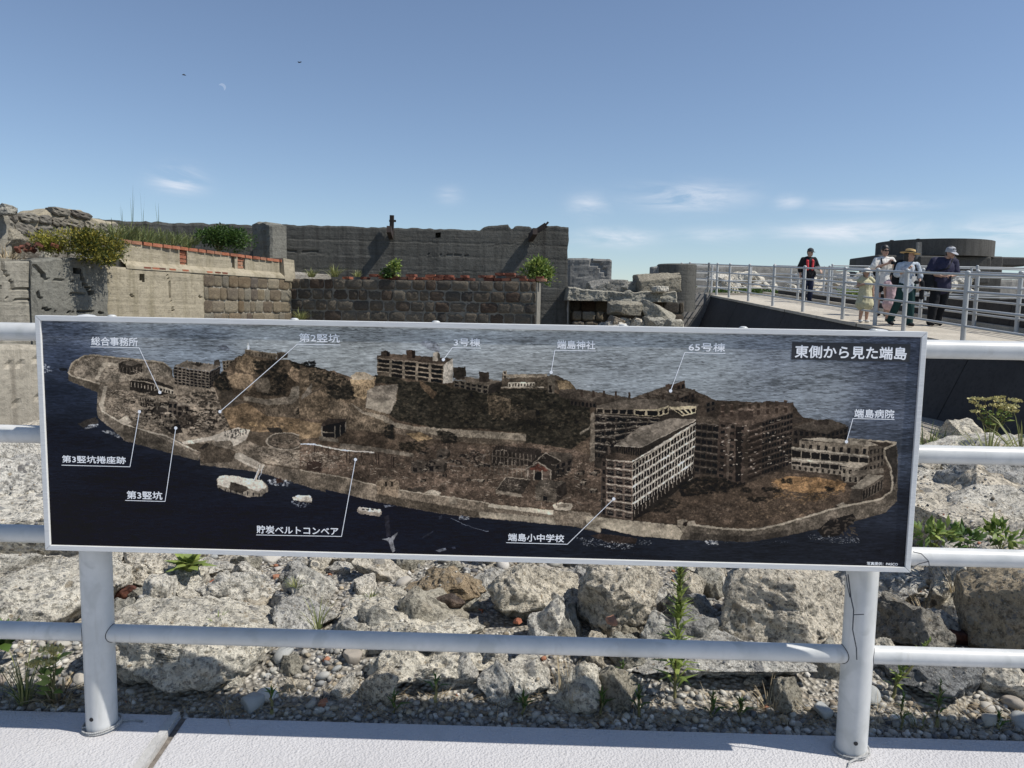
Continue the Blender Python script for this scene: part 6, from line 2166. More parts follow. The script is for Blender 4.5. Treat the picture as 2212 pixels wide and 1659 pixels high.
def wall_slab(name, pl, top, zb, thick, mat, parent=None, out=0.0, disp=0.012, res=0.06, plank=0.3, pdepth=0.008, jag=0.02, jl=0.0, jr=0.0, holes=(), seed=1, cracks=()):
    """concrete wall piece: top is a list of photo points along its crest"""
    tz = [pl.hit(px, py, out) for px, py in top]
    t0, t1 = tz[0][0], tz[-1][0]
    nt = max(6, int((t1 - t0) / res))
    zmax = max(z for _, z in tz)
    nz = max(4, int((zmax - zb) / res))
    ts = np.linspace(t0, t1, nt + 1)
    crest = np.interp(ts, [a for a, _ in tz], [b for _, b in tz])
    q = np.stack([ts * 7, np.zeros_like(ts), np.full_like(ts, seed)], -1)
    crest = crest + fbm(q, 4, seed) * jag
    T = np.repeat(ts[None], nz + 1, 0)
    K = np.linspace(0, 1, nz + 1)[:, None]
    Zz = zb + (crest[None] - zb) * K
    if jl:
        w_ = np.clip(1 - np.abs(T - t0) / 0.5, 0, 1)
        T = T + w_ * jl * fbm(np.stack([Zz * 3, Zz * 0, Zz * 0 + seed], -1), 4, seed + 2)
    if jr:
        w_ = np.clip(1 - np.abs(T - t1) / 0.5, 0, 1)
        T = T + w_ * jr * fbm(np.stack([Zz * 3, Zz * 0, Zz * 0 + seed + 9], -1), 4, seed + 3)
    D = fbm(np.stack([T * 2.3, Zz * 2.3, T * 0 + seed], -1), 5, seed, 0.6) * disp
    D = D + fbm(np.stack([T * 11, Zz * 11, T * 0 + seed], -1), 3, seed + 4, 0.6) * disp * 0.5
    if plank:
        row = np.floor(Zz / plank + 0.35)
        D = D + (_hash(row, row * 0, row * 0, seed + 7) - 0.5) * 2 * pdepth
        fr = np.abs((Zz / plank + 0.35) - row - 0.02)
        D = D - (fr < 0.10) * pdepth * 1.2
    D[-1] -= disp * 1.5
    D[:, 0] -= disp
    D[:, -1] -= disp
    for (pts_, w_, dep) in cracks:
        cz = [pl.hit(px, py, out) for px, py in pts_]
        for (a, b) in zip(cz[:-1], cz[1:]):
            ax, az_, bx, bz = a[0], a[1], b[0], b[1]
            dx, dz = bx - ax, bz - az_
            L2 = dx * dx + dz * dz + 1e-9
            u = np.clip(((T - ax) * dx + (Zz - az_) * dz) / L2, 0, 1)
            dist = np.hypot(T - (ax + u * dx), Zz - (az_ + u * dz))
            dist = dist + 0.02 * fbm(np.stack([T * 9, Zz * 9, T * 0], -1), 2, seed + 8)
            D = np.where(dist < w_, np.minimum(D, -dep), D)
    V_, F_ = [], []
    for j in range(nz + 1):
        for i in range(nt + 1):
            V_.append(pl.pt(float(T[j, i]), float(Zz[j, i]), out + float(D[j, i])))
    cut = []
    for (a, b) in holes:
        (ha, hza), (hb, hzb) = pl.hit(*a, out), pl.hit(*b, out)
        cut.append((min(ha, hb), max(ha, hb), min(hza, hzb), max(hza, hzb)))
    W = nt + 1
    for j in range(nz):
        for i in range(nt):
            tm, zm = (T[j, i] + T[j, i + 1]) / 2, (Zz[j, i] + Zz[j + 1, i]) / 2
            if any(c[0] < tm < c[1] and c[2] < zm < c[3] for c in cut):
                continue
            F_.append((j * W + i, j * W + i + 1, (j + 1) * W + i + 1, (j + 1) * W + i))
    # back, top, ends
    nb = len(V_)
    for i in range(nt + 1):
        V_.append(pl.pt(float(T[-1, i]), float(Zz[-1, i]) - 0.01, out - thick))
    nbb = len(V_)
    for i in range(nt + 1):
        V_.append(pl.pt(float(T[0, i]), zb, out - thick))
    for i in range(nt):
        F_.append((nz * W + i, nz * W + i + 1, nb + i + 1, nb + i))
        F_.append((nb + i, nb + i + 1, nbb + i + 1, nbb + i))
        F_.append((nbb + i, nbb + i + 1, i + 1, i))
    F_.append(tuple([j * W for j in range(nz + 1)] + [nb, nbb]))
    F_.append(tuple([nbb + nt, nb + nt] + [j * W + nt for j in reversed(range(nz + 1))]))
    for c in cut:                                   # lining of an opening
        b_ = len(V_)
        m_ = 0.02
        for o_ in (out + 0.004 - 0.03, out - min(0.3, thick * 0.8)):
            for (tt_, zz_) in ((c[0] - m_, c[2] - m_), (c[1] + m_, c[2] - m_), (c[1] + m_, c[3] + m_), (c[0] - m_, c[3] + m_)):
                V_.append(pl.pt(tt_, zz_, o_))
        F_ += [(b_, b_ + 1, b_ + 5, b_ + 4), (b_ + 1, b_ + 2, b_ + 6, b_ + 5), (b_ + 2, b_ + 3, b_ + 7, b_ + 6), (b_ + 3, b_, b_ + 4, b_ + 7), (b_ + 4, b_ + 5, b_ + 6, b_ + 7)]
    me = np_mesh(name, np.array([tuple(v) for v in V_]), F_)
    return link(name, me, M[mat], parent, False)


_stone = {}


def stone_variants(kind):
    if kind in _stone:
        return _stone[kind]
    out = []
    for k in range(8):
        rs_ = np.random.RandomState(900 + k + (50 if kind == 'rubble' else 0) + (80 if kind == 'brick' else 0))
        n1, n2 = (7, 6) if kind != 'brick' else (3, 2)
        U, Vv = np.meshgrid(np.linspace(-1, 1, n1), np.linspace(-1, 1, n2))
        edge = np.maximum(np.abs(U), np.abs(Vv))
        bulge = np.clip(1 - edge ** 4, 0, 1)
        amp = {'ashlar': 0.16, 'rubble': 0.22, 'brick': 0.06}[kind]
        dz_ = amp * bulge * (0.5 + 0.5 * rs_.rand(n2, n1)) + amp * (0.9 if kind == 'ashlar' else 0.9) * (rs_.rand(n2, n1) - 0.5)
        cx = 0.10 if kind == 'ashlar' else (0.26 if kind == 'rubble' else 0.05)
        Ux = U * 0.5 * (1 - cx * (np.abs(Vv) > 0.99) * (np.abs(U) > 0.99)) + cx * 0.5 * (rs_.rand(n2, n1) - 0.5) * (np.abs(U) > 0.99)
        Vx = Vv * 0.5 * (1 - cx * (np.abs(Vv) > 0.99) * (np.abs(U) > 0.99)) + cx * 0.5 * (rs_.rand(n2, n1) - 0.5) * (np.abs(Vv) > 0.99)
        V_ = [(float(Ux[j, i]), float(dz_[j, i]), float(Vx[j, i])) for j in range(n2) for i in range(n1)]
        F_ = [(j * n1 + i, j * n1 + i + 1, (j + 1) * n1 + i + 1, (j + 1) * n1 + i) for j in range(n2 - 1) for i in range(n1 - 1)]
        rim = [i for i in range(n1)] + [j * n1 + n1 - 1 for j in range(1, n2)] + [(n2 - 1) * n1 + i for i in range(n1 - 2, -1, -1)] + [j * n1 for j in range(n2 - 2, 0, -1)]
        b_ = len(V_)
        V_ += [(V_[r][0], -1.0, V_[r][2]) for r in rim]
        nr = len(rim)
        for r in range(nr):
            F_.append((rim[r], b_ + r, b_ + (r + 1) % nr, rim[(r + 1) % nr]))
        F_.append(tuple(b_ + r for r in reversed(range(nr))))
        me = np_mesh('stone' if kind != 'brick' else 'brick', np.array(V_), F_)
        bm = bmesh.new()
        bm.from_mesh(me)
        bmesh.ops.recalc_face_normals(bm, faces=bm.faces)
        bm.to_mesh(me)
        bm.free()
        if kind == 'ashlar':
            me.polygons.foreach_set('use_smooth', [True] * len(me.polygons))
        out.append(me)
    _stone[kind] = out
    return out


_mm = {}


def piece(kind, idx, mat, pl, t, z, w, h, depth, out, parent, roll=0.0, name=None):
    key = (kind, idx % 8, mat)
    if key not in _mm:
        me = stone_variants(kind)[idx % 8].copy()
        me.name = 'brick' if kind == 'brick' else 'stone'
        me.materials.append(M[mat])
        _mm[key] = me
    o = bpy.data.objects.new(name or ('brick' if kind == 'brick' else 'stone'), _mm[key])
    COL.objects.link(o)
    p = pl.pt(t, z, out)
    Mx = Matrix(((-pl.d.x, pl.n.x, 0), (-pl.d.y, pl.n.y, 0), (0, 0, 1)))
    o.parent = parent
    o.matrix_world = Matrix.LocRotScale(p, (Mx @ Matrix.Rotation(roll, 3, 'Y')).to_quaternion(), Vector((w, depth, h)))
    return o


def set_world(o):
    return o


def courses(pl, parent, t0, t1, ztop, n, ch, sw, mat, seed, kind='ashlar', gap=0.018, depth=0.12, out=0.0, jit=0.35, white=0.0, slope=0.0, crest=None):
    rs_ = np.random.RandomState(seed)
    k = 0
    z = ztop
    for r in range(n):
        h = ch * (1 + 0.10 * (rs_.rand() - 0.5)) if kind == 'ashlar' else ch * (0.75 + 0.55 * rs_.rand())
        t = t0 - rs_.rand() * sw * 0.4
        while t < t1 - 0.04:
            w = sw * (1 + jit * (rs_.rand() * 2 - 1))
            a, b = max(t, t0), min(t + w, t1)
            if b - a > 0.05:
                zc = z - h / 2 + slope * ((a + b) / 2 - t0)
                if crest is None or zc + h * 0.4 < crest((a + b) / 2):
                    mt = 'stone_white' if rs_.rand() < white else mat
                    rl = (rs_.rand() - 0.5) * (0.04 if kind == 'ashlar' else 0.35)
                    hh = (h - gap) * (1 if kind == 'ashlar' else (0.8 + 0.4 * rs_.rand()))
                    piece(kind, int(rs_.randint(8)), mt, pl, (a + b) / 2, zc, (b - a) - gap, hh, depth * (0.85 + 0.3 * rs_.rand()), out + 0.03 * (rs_.rand() - 0.5), parent, rl)
                    k += 1
            t += w
        z -= h
    return k


dg.update()
# --- left wall running away from the viewer, sun on its face
PLW = Plane((0, 10.6), (632, 17.0))
w1 = empty('concrete_wall', PLW.pt(0, -0.8), 'cracked concrete retaining wall at the left with a square hole', 'wall')
w1.location = (0, 0, 0)
wall_slab('board_marked_section', PLW, [(-70, 558), (0, 562), (60, 564), (80, 566)], -0.8, 0.5, 'conc_left', w1, 0.0, 0.008, 0.03, 0.30, 0.004, 0.02, 0, 0.06, seed=3,
          cracks=[([(6, 566), (10, 590), (22, 606), (30, 622)], 0.012, 0.05), ([(0, 622), (50, 624), (82, 626)], 0.012, 0.05), ([(0, 645), (82, 648)], 0.01, 0.04)])
wall_slab('rough_section', PLW, [(70, 560), (90, 559), (130, 558), (180, 557), (205, 560), (222, 570), (232, 580)], -0.8, 0.5, 'conc_rough', w1, 0.06, 0.014, 0.03, 0, 0, 0.03, 0.10, 0.05, seed=5,
          holes=[((156, 577), (175, 593))], cracks=[([(176, 596), (180, 606), (184, 620), (196, 622)], 0.015, 0.12), ([(184, 618), (195, 632), (200, 634)], 0.028, 0.15), ([(95, 604), (160, 608)], 0.012, 0.04), ([(150, 634), (182, 636)], 0.014, 0.05),
                                                    ([(78, 576), (92, 590), (96, 600)], 0.03, 0.15), ([(80, 630), (88, 645)], 0.02, 0.12), ([(85, 665), (110, 672), (225, 676)], 0.01, 0.07)])
w2 = empty('parapet_wall', (0, 0, 0), 'sunlit concrete and stone wall with red brick coped parapet', 'wall')
wall_slab('concrete_face', PLW, [(229, 574), (300, 580), (380, 586), (448, 592)], -0.8, 0.5, 'conc_warm', w2, 0.0, 0.008, 0.028, 0.42, 0.003, 0.01, seed=7,
          holes=[((302, 592), (312, 608))], cracks=[([(358, 588), (366, 610), (368, 640), (374, 672)], 0.010, 0.05), ([(430, 640), (434, 644)], 0.02, 0.06), ([(284, 638), (288, 642)], 0.02, 0.05)])
t_a, z_base = PLW.hit(632, 603)
t_s0 = PLW.hit(440, 640)[0]
m = MB()
m.add([PLW.pt(t_s0, -0.8, -0.02), PLW.pt(t_a, -0.8, -0.02), PLW.pt(t_a, z_base, -0.02), PLW.pt(t_s0, z_base, -0.02), PLW.pt(t_s0, -0.8, -0.5), PLW.pt(t_a, -0.8, -0.5), PLW.pt(t_a, z_base, -0.5), PLW.pt(t_s0, z_base, -0.5)],
      [(0, 1, 2, 3), (7, 6, 5, 4), (0, 4, 5, 1), (1, 5, 6, 2), (2, 6, 7, 3), (3, 7, 4, 0)])
m.build('mortar_core', M['mortar'], w2)
courses(PLW, w2, t_s0, t_a - 0.02, z_base - 0.01, 10, 0.245, 0.27, 'stone_lit', 21, 'ashlar', 0.016, 0.10, 0.0, 0.5, 0.0)
# parapet with sloping ledge and panels
t_p0, z_top = PLW.hit(270, 514)
t_p1 = PLW.hit(636, 562)[0]
ztop2 = PLW.hit(636, 562)[1]
zb_p = z_base + 0.16


def para_z(t):
    return z_top + (ztop2 - z_top) * (t - t_p0) / (t_p1 - t_p0)


m = MB()                                       # sloped ledge between wall face and parapet face
N = 30
for i in range(N):
    a, b = t_p0 + (t_p1 - t_p0) * i / N, t_p0 + (t_p1 - t_p0) * (i + 1) / N
    z0_ = max(PLW.hit(262, 577)[1], z_base) if False else z_base
    m.add([PLW.pt(a, z0_ - 0.002, 0.015), PLW.pt(b, z0_ - 0.002, 0.015), PLW.pt(b, z0_ + 0.05, 0.0), PLW.pt(a, z0_ + 0.05, 0.0), PLW.pt(b, zb_p, -0.14), PLW.pt(a, zb_p, -0.14), PLW.pt(a, z0_ - 0.002, -0.4), PLW.pt(b, z0_ - 0.002, -0.4)],
          [(0, 1, 2, 3), (3, 2, 4, 5), (0, 6, 7, 1)])
m.build('sloping_ledge', M['conc_warm'], w2)
edges_t = [PLW.hit(px, 560)[0] for px in (276, 398, 414, 508, 516, 522, 538, 612)]
for i, (a, b) in enumerate(((0, 1), (2, 3), (4, 5), (6, 7))):
    ta, tb = edges_t[a], edges_t[b]
    m = MB()
    m.add([PLW.pt(ta, zb_p - 0.05, -0.10), PLW.pt(tb, zb_p - 0.05, -0.10), PLW.pt(tb, para_z(tb) - 0.07, -0.10), PLW.pt(ta, para_z(ta) - 0.07, -0.10),
           PLW.pt(ta, zb_p - 0.05, -0.45), PLW.pt(tb, zb_p - 0.05, -0.45), PLW.pt(tb, para_z(tb) - 0.07, -0.45), PLW.pt(ta, para_z(ta) - 0.07, -0.45)],
          [(0, 1, 2, 3), (7, 6, 5, 4), (0, 4, 5, 1), (1, 5, 6, 2), (2, 6, 7, 3), (3, 7, 4, 0)])
    m.build('parapet_panel', M['conc_warm'], w2)
m = MB()
m.add([PLW.pt(t_p0, z_base, -0.16), PLW.pt(t_p1 - 0.1, z_base, -0.16), PLW.pt(t_p1 - 0.1, ztop2 - 0.08, -0.16), PLW.pt(t_p0, z_top - 0.08, -0.16),
       PLW.pt(t_p0, z_base, -0.40), PLW.pt(t_p1 - 0.1, z_base, -0.40), PLW.pt(t_p1 - 0.1, ztop2 - 0.08, -0.40), PLW.pt(t_p0, z_top - 0.08, -0.40)],
      [(0, 1, 2, 3), (7, 6, 5, 4), (0, 4, 5, 1), (1, 5, 6, 2), (2, 6, 7, 3), (3, 7, 4, 0)])
m.build('parapet_core', M['mortar'], w2)
ta, tb = PLW.hit(614, 580)[0], PLW.hit(637, 580)[0]
m = MB()
m.add([PLW.pt(ta, z_base - 0.05, 0.02), PLW.pt(tb, z_base - 0.05, 0.02), PLW.pt(tb, ztop2 + 0.0, -0.02), PLW.pt(ta, ztop2 + 0.02, -0.02),
       PLW.pt(ta, z_base - 0.05, -0.42), PLW.pt(tb, z_base - 0.05, -0.42), PLW.pt(tb, ztop2, -0.42), PLW.pt(ta, ztop2 + 0.02, -0.42)],
      [(0, 1, 2, 3), (7, 6, 5, 4), (0, 4, 5, 1), (1, 5, 6, 2), (2, 6, 7, 3), (3, 7, 4, 0)])
m.build('end_pier', M['conc_warm'], w2)
rs = np.random.RandomState(31)
t = t_p0
while t < t_p1 - 0.25:
    L = 0.20 + 0.05 * rs.rand()
    piece('brick', int(rs.randint(8)), 'brick', PLW, t + L / 2, para_z(t + L / 2) - 0.045, L - 0.012, 0.055, 0.26, -0.085 + 0.03 * rs.rand(), w2, math.atan2(ztop2 - z_top, t_p1 - t_p0) + 0.05 * (rs.rand() - 0.5))
    t += L
for (px, n_, w_) in ((406, 6, 0.17), (529, 6, 0.20), (420, 2, 0.16), (442, 3, 0.2)):
    tt_ = PLW.hit(px, 560)[0]
    for k in range(n_):
        zz_ = para_z(tt_) - 0.12 - 0.072 * k
        piece('brick', k, 'brick' if (k < 4 and px != 442) else 'stone_white', PLW, tt_ + 0.03 * (rs.rand() - 0.5), zz_, w_ * (0.8 + 0.4 * rs.rand()), 0.058, 0.08, -0.115, w2)
for px in (318, 336, 350, 372, 400, 452, 470, 485):   # bricks showing through the plaster along the ledge
    tt_ = PLW.hit(px, 575)[0]
    piece('brick', px, 'brick_dull' if px % 4 else 'brick', PLW, tt_, z_base + 0.022, 0.16, 0.05, 0.05, 0.010, w2)
# lower streaked wall and its rubble ledge, seen left of the board
PLL = Plane((-20, 9.3), (160, 10.0))
lw = wall_slab('streaked_wall', PLL, [(-60, 744), (20, 746), (60, 745), (200, 748)], -0.9, 0.5, 'conc_stained', None, 0.0, 0.012, 0.06, 0.0, 0.0, 0.02, seed=9, cracks=[([(0, 786), (40, 784), (90, 776)], 0.01, 0.03), ([(0, 872), (40, 868), (80, 860)], 0.01, 0.03)])
tag(lw, 'pale concrete wall streaked with dark stains, seen left of the board', 'wall')
# --- second stone wall, facing the viewer
PSW = Plane((627, 17.0), (1163, 16.2))
ws = empty('ashlar_wall', (0, 0, 0), 'dark squared stone wall with broken red brick coping, facing the viewer', 'wall')
zt_s = PSW.hit(640, 601)[1]
tL, tR = 0.0, PSW.hit(1160, 640)[0]
m = MB()
m.add([PSW.pt(tL, -0.8, -0.012), PSW.pt(tR, -0.8, -0.012), PSW.pt(tR, zt_s - 0.02, -0.012), PSW.pt(tL, zt_s - 0.02, -0.012), PSW.pt(tL, -0.8, -0.7), PSW.pt(tR, -0.8, -0.7), PSW.pt(tR, zt_s - 0.02, -0.7), PSW.pt(tL, zt_s - 0.02, -0.7)],
      [(0, 1, 2, 3), (7, 6, 5, 4), (0, 4, 5, 1), (1, 5, 6, 2), (2, 6, 7, 3), (3, 7, 4, 0)])
m.build('mortar_core', M['mortar_dark'], ws)
courses(PSW, ws, tL + 0.01, tR - 0.01, zt_s, 10, 0.232, 0.30, 'stone_dark', 22, 'ashlar', 0.024, 0.11, 0.0, 0.32, 0.0)
rs = np.random.RandomState(33)
for row, (pa, pb, zz_) in enumerate(((735, 1160, 0.03), (770, 1160, 0.09), (1030, 1158, 0.145))):
    t, tend = PSW.hit(pa, 600)[0], PSW.hit(pb, 600)[0]
    while t < tend:
        L = 0.16 + 0.09 * rs.rand()
        if rs.rand() < (0.85, 0.5, 0.22)[row]:
            piece('brick', int(rs.randint(8)), 'brick_dull' if rs.rand() < 0.75 else 'brick', PSW, t + L / 2, zt_s + zz_ - 0.005 + 0.012 * rs.rand(), L - 0.012, 0.055, 0.24, -0.06 - 0.05 * rs.rand(), ws, 0.08 * (rs.rand() - 0.5))
        t += L
# --- tall concrete wall behind
PBW = Plane((560, 19.6), (1230, 20.2))
wb = empty('tall_concrete_wall', (0, 0, 0), 'tall dark grey concrete wall with ragged crest on the skyline', 'wall')
wall_slab('wall_face', PBW, [(578, 484), (640, 486), (700, 488), (770, 490), (832, 492), (900, 493), (1000, 496), (1036, 497), (1044, 491), (1056, 487), (1098, 486), (1102, 493), (1107, 494), (1112, 488), (1124, 487), (1142, 490), (1156, 497), (1166, 496), (1174, 489), (1190, 488), (1229, 490)], -0.4, 0.55, 'conc_back', wb,
          0.0, 0.007, 0.045, 0.36, 0.004, 0.03, 0, 0.05, seed=13, holes=[((942, 502), (954, 513))],
          cracks=[([(584, 541), (700, 543)], 0.012, 0.03), ([(925, 548), (1010, 551)], 0.010, 0.03)])
wall_slab('wall_face', PBW, [(150, 470), (235, 474), (300, 478), (360, 480), (420, 482), (500, 484), (562, 486)], -0.4, 0.5, 'conc_back', wb, -0.3, 0.012, 0.07, 0.36, 0.003, 0.04, seed=14)
PPI = Plane((544, 18.9), (583, 18.4))
pil = wall_slab('concrete_pillar', PPI, [(544, 483), (556, 479), (574, 480), (583, 483)], -0.4, 0.45, 'conc_rough', None, 0.0, 0.05, 0.04, 0.0, 0, 0.03, seed=15)
tag(pil, 'rough concrete pillar standing before the dark wall at left', 'pillar')
# iron rail stubs sticking out of the crest, throwing long shadows down the wall
for i, (px, py, lab) in enumerate(((845, 492, 'rusty iron rail stub standing on the wall crest, left one'), (1158, 497, 'bent rusty iron rail stub on the wall crest, right one'))):
    tt_, zz_ = PBW.hit(px, py)
    e_ = empty('iron_stub', PBW.pt(tt_, zz_, 0.1), lab, 'iron stub')
    loc = e_.location
    m = MB()
    if i == 0:
        m.bar(PBW.pt(tt_, zz_ - 0.22, 0.02) - loc, PBW.pt(tt_, zz_ - 0.10, 0.70) - loc, 0.11, 0.16)
        m.build('beam', M['dark_rust'], e_)
        m = MB()
        m.bar(PBW.pt(tt_ + 0.02, zz_ - 0.18, 0.1) - loc, PBW.pt(tt_ + 0.03, zz_ + 0.30, 0.14) - loc, 0.10, 0.09, (0, 1, 0))
        m.bar(PBW.pt(tt_ - 0.04, zz_ + 0.16, 0.12) - loc, PBW.pt(tt_ + 0.13, zz_ + 0.16, 0.12) - loc, 0.06, 0.05)
        m.build('upright', M['dark_rust'], e_)
    else:
        m.bar(PBW.pt(tt_ - 0.14, zz_ - 0.22, 0.02) - loc, PBW.pt(tt_ - 0.10, zz_ - 0.10, 0.74) - loc, 0.12, 0.16)
        m.build('beam', M['dark_rust'], e_)
        m = MB()
        m.bar(PBW.pt(tt_ - 0.18, zz_ - 0.16, 0.12) - loc, PBW.pt(tt_ + 0.24, zz_ + 0.12, 0.2) - loc, 0.11, 0.12)
        m.bar(PBW.pt(tt_ + 0.18, zz_ + 0.07, 0.2) - loc, PBW.pt(tt_ + 0.29, zz_ + 0.19, 0.2) - loc, 0.05, 0.05)
        m.build('upright', M['dark_rust'], e_)
# --- rubble masonry bank at upper left
PRW = Plane((-60, 12.2), (262, 15.2))
wr = empty('rubble_wall', (0, 0, 0), 'broken rubble stone masonry with pale mortar at the top left', 'wall')
cr = [(-60, 462), (20, 456), (40, 464), (90, 462), (104, 453), (150, 452), (185, 458), (205, 468), (235, 476), (262, 484)]
crtz = [PRW.hit(*c) for c in cr]
wall_slab('mortar_core', PRW, cr, 1.2, 0.6, 'conc_warm', wr, -0.05, 0.05, 0.06, 0, 0, 0.05, seed=17)
crest_fn = lambda t_: float(np.interp(t_, [a for a, _ in crtz], [b for _, b in crtz])) + 0.06
courses(PRW, wr, crtz[0][0], crtz[-1][0], max(z for _, z in crtz) + 0.02, 8, 0.19, 0.36, 'stone_rubble', 41, 'rubble', 0.02, 0.16, 0.0, 0.5, 0.05, 0, crest_fn)
PWS = Plane((-40, 11.9), (23, 12.3))
lean = wall_slab('concrete_fragment', PWS, [(-60, 452), (0, 458), (18, 460), (22, 470)], 1.4, 0.35, 'conc_left', None, 0.15, 0.02, 0.05, 0, 0, 0.03, 0, 0.1, seed=18)
tag(lean, 'smooth grey concrete fragment leaning at the far left', 'concrete block')
for i, (px, py, r, mt, lab) in enumerate(((10, 452, 0.16, 'rock_plain', 'pale boulder on the wall top at the far left'), (2, 528, 0.34, 'rock_plain', 'smooth leaning slab at the far left edge'), (100, 552, 0.12, 'rock_plain', 'small pale stone under the yellow shrub'), (185, 556, 0.10, 'rock_plain', 'small rock at the foot of the large shrub'))):
    p = PY(px, py, 12.0 + 0.3 * i)
    o = link('rock', rock_mesh('rock', (r, r * 0.8, r * 0.8), 600 + i, 5, pebbles=0.4), M[mt], None, True)
    o.location = p
    tag(o, lab, 'rock')
# crumbled red brick at the foot of the rubble
rs = np.random.RandomState(44)
heap = empty('brick_heap', PY(75, 552, 11.6), 'heap of broken red bricks on the wall at the left', 'brick heap')
for k in range(12):
    o = bpy.data.objects.new('brick', stone_variants('brick')[k % 8])
    if len(o.data.materials) == 0:
        o.data.materials.append(M['brick_dull'])
    COL.objects.link(o)
    o.parent = heap
    o.location = (rs.normal() * 0.16, rs.normal() * 0.10, 0.05 + 0.12 * rs.rand())
    o.scale = (0.11, 0.06, 0.04)
    o.rotation_euler = (rs.rand() * 0.8, rs.rand() * 0.8, rs.rand() * 6)
# earth bank on top of the left walls, behind the parapet
m = MB()
bank = [PLW.pt(-0.6, 1.45, -0.25), PLW.pt(t_p0, 1.65, -0.25), PLW.pt(t_p0, 1.9, -0.40), PLW.pt(t_p1, 1.8, -0.40), Vector((-4.6, 19.5, 1.9)), Vector((-12, 20, 1.7)), Vector((-13, 12, 1.5))]
m.add([tuple(v) for v in bank] + [(v.x, v.y, 0.2) for v in bank], [tuple(range(7)), tuple(7 + i for i in reversed(range(7)))] + [(i, 7 + i, 7 + (i + 1) % 7, (i + 1) % 7) for i in range(7)])
tag(m.build('earth_bank', M['ground']), kind='structure')
# --- shrubs and grasses on the walls
def at(px, py, y):
    return PY(px, py, y)


bush('dense green shrub with yellow tipped leaves on the left wall', at(212, 528, 11.9), (0.50, 0.42, 0.30), 5200, 0.055, 'leaf_bush', 3, lobes=14, wfac=0.36)
bush('loose yellow green shrub at the far left on the wall', at(105, 520, 11.7), (0.40, 0.30, 0.17), 2400, 0.05, 'leaf_yellow', 4, lobes=10, wfac=0.3)
bush('trailing green growth hanging at the wall corner below the shrub', at(236, 562, 11.7), (0.26, 0.2, 0.10), 900, 0.05, 'leaf_bush', 5, lobes=6, wfac=0.4)
bush('dark green rounded shrub against the grey wall', at(470, 517, 17.6), (0.72, 0.5, 0.30), 4200, 0.07, 'leaf_green', 6, lobes=12, wfac=0.55)
bush('bright green leafy bush growing at the right end of the stone wall', at(1158, 588, 17.2), (0.42, 0.3, 0.33), 1500, 0.085, 'leaf_light', 7, lobes=9, wfac=0.6)
bush('light yellow green plant on the stone wall coping', at(852, 580, 16.7), (0.17, 0.14, 0.20), 420, 0.07, 'leaf_light', 8, lobes=5, wfac=0.6)
bush('low green leaves left of the yellow green plant on the coping', at(838, 590, 16.7), (0.16, 0.12, 0.09), 260, 0.06, 'leaf_green', 9, lobes=4, wfac=0.6)
for i, (px, py, y, n, h, lab) in enumerate(((672, 598, 16.9, 50, 0.32, 'grass tuft on the stone wall near the corner'), (722, 597, 16.8, 60, 0.42, 'tall pale grass tuft on the stone wall'), (772, 597, 16.8, 30, 0.25, 'small grass tuft on the wall coping beside a beam shadow'),
                                            (650, 692, 16.6, 60, 0.40, 'grass tuft growing in the corner between the two stone walls'))):
    tuft(lab, at(px, py, y), n, h, 0.8, 'grass', 200 + i, 0.022, 0.5, base_r=0.08, tlo=0.3)
gp = []
for i in range(16):
    px = 245 + 11.5 * i
    gp.append((px, 512 + 1.0 * i + 4 * (i % 3), 13.2 + 0.27 * i))
for i, (px, py, y) in enumerate(gp):
    tuft('long green grass growing behind the brick coped parapet', at(px, py, y), 46, 0.48, 0.75, 'grass', 220 + i, 0.020, 0.55, base_r=0.16, group='grass tufts behind the parapet', thi=0.75)
for i, (px, h) in enumerate(((286, 0.85), (308, 0.62), (342, 0.40), (264, 0.35))):
    b_ = at(px, 482, 14.2)
    tuft('tall thin seed stalks above the grass against the sky', b_, 3, h, 0.14, 'stalk' if 'stalk' in M else 'grass', 250 + i, 0.008, 0.1, group='thin stalks against the sky', tlo=0.0, thi=0.2)
tuft('dry grass at the far left on the wall top', at(15, 556, 11.3), 60, 0.3, 1.0, 'dry', 260, 0.012, 0.5, base_r=0.25)

# --- broken deck and rubble in the middle
PD = Plane((1210, 19.3), (1470, 19.3))
deck = wall_slab('broken_slab', PD, [(1222, 620), (1260, 625), (1310, 628), (1350, 630), (1400, 628), (1466, 630)], PD.hit(1300, 650)[1], 2.2, 'rock_plain', None, 0.0, 0.07, 0.035, 0, 0, 0.06, 0.1, 0.1, seed=23)
tag(deck, 'broken concrete deck slab with a ragged pale front edge', 'concrete slab')
PD2 = Plane((1230, 20.6), (1480, 20.6))
wd = empty('block_wall', (0, 0, 0), 'shadowed concrete block wall under the broken deck slab', 'wall')
za_ = PD2.hit(1300, 648)[1]
m = MB()
m.add([PD2.pt(0, -0.6, -0.1), PD2.pt(PD2.len, -0.6, -0.1), PD2.pt(PD2.len, za_, -0.1), PD2.pt(0, za_, -0.1), PD2.pt(0, -0.6, -0.5), PD2.pt(PD2.len, -0.6, -0.5), PD2.pt(PD2.len, za_, -0.5), PD2.pt(0, za_, -0.5)],
      [(0, 1, 2, 3), (7, 6, 5, 4), (0, 4, 5, 1), (1, 5, 6, 2), (2, 6, 7, 3), (3, 7, 4, 0)])
m.build('core', M['mortar_dark'], wd)
courses(PD2, wd, 0.02, PD2.len - 0.02, za_ - 0.02, 6, 0.30, 0.42, 'stone_dark', 45, 'ashlar', 0.03, 0.10, -0.02, 0.25)
PD3 = Plane((1238, 19.4), (1305, 19.4))
wp = empty('block_pier', (0, 0, 0), 'pale block pier under the left end of the broken slab', 'pier')
zp = PD3.hit(1260, 672)[1]
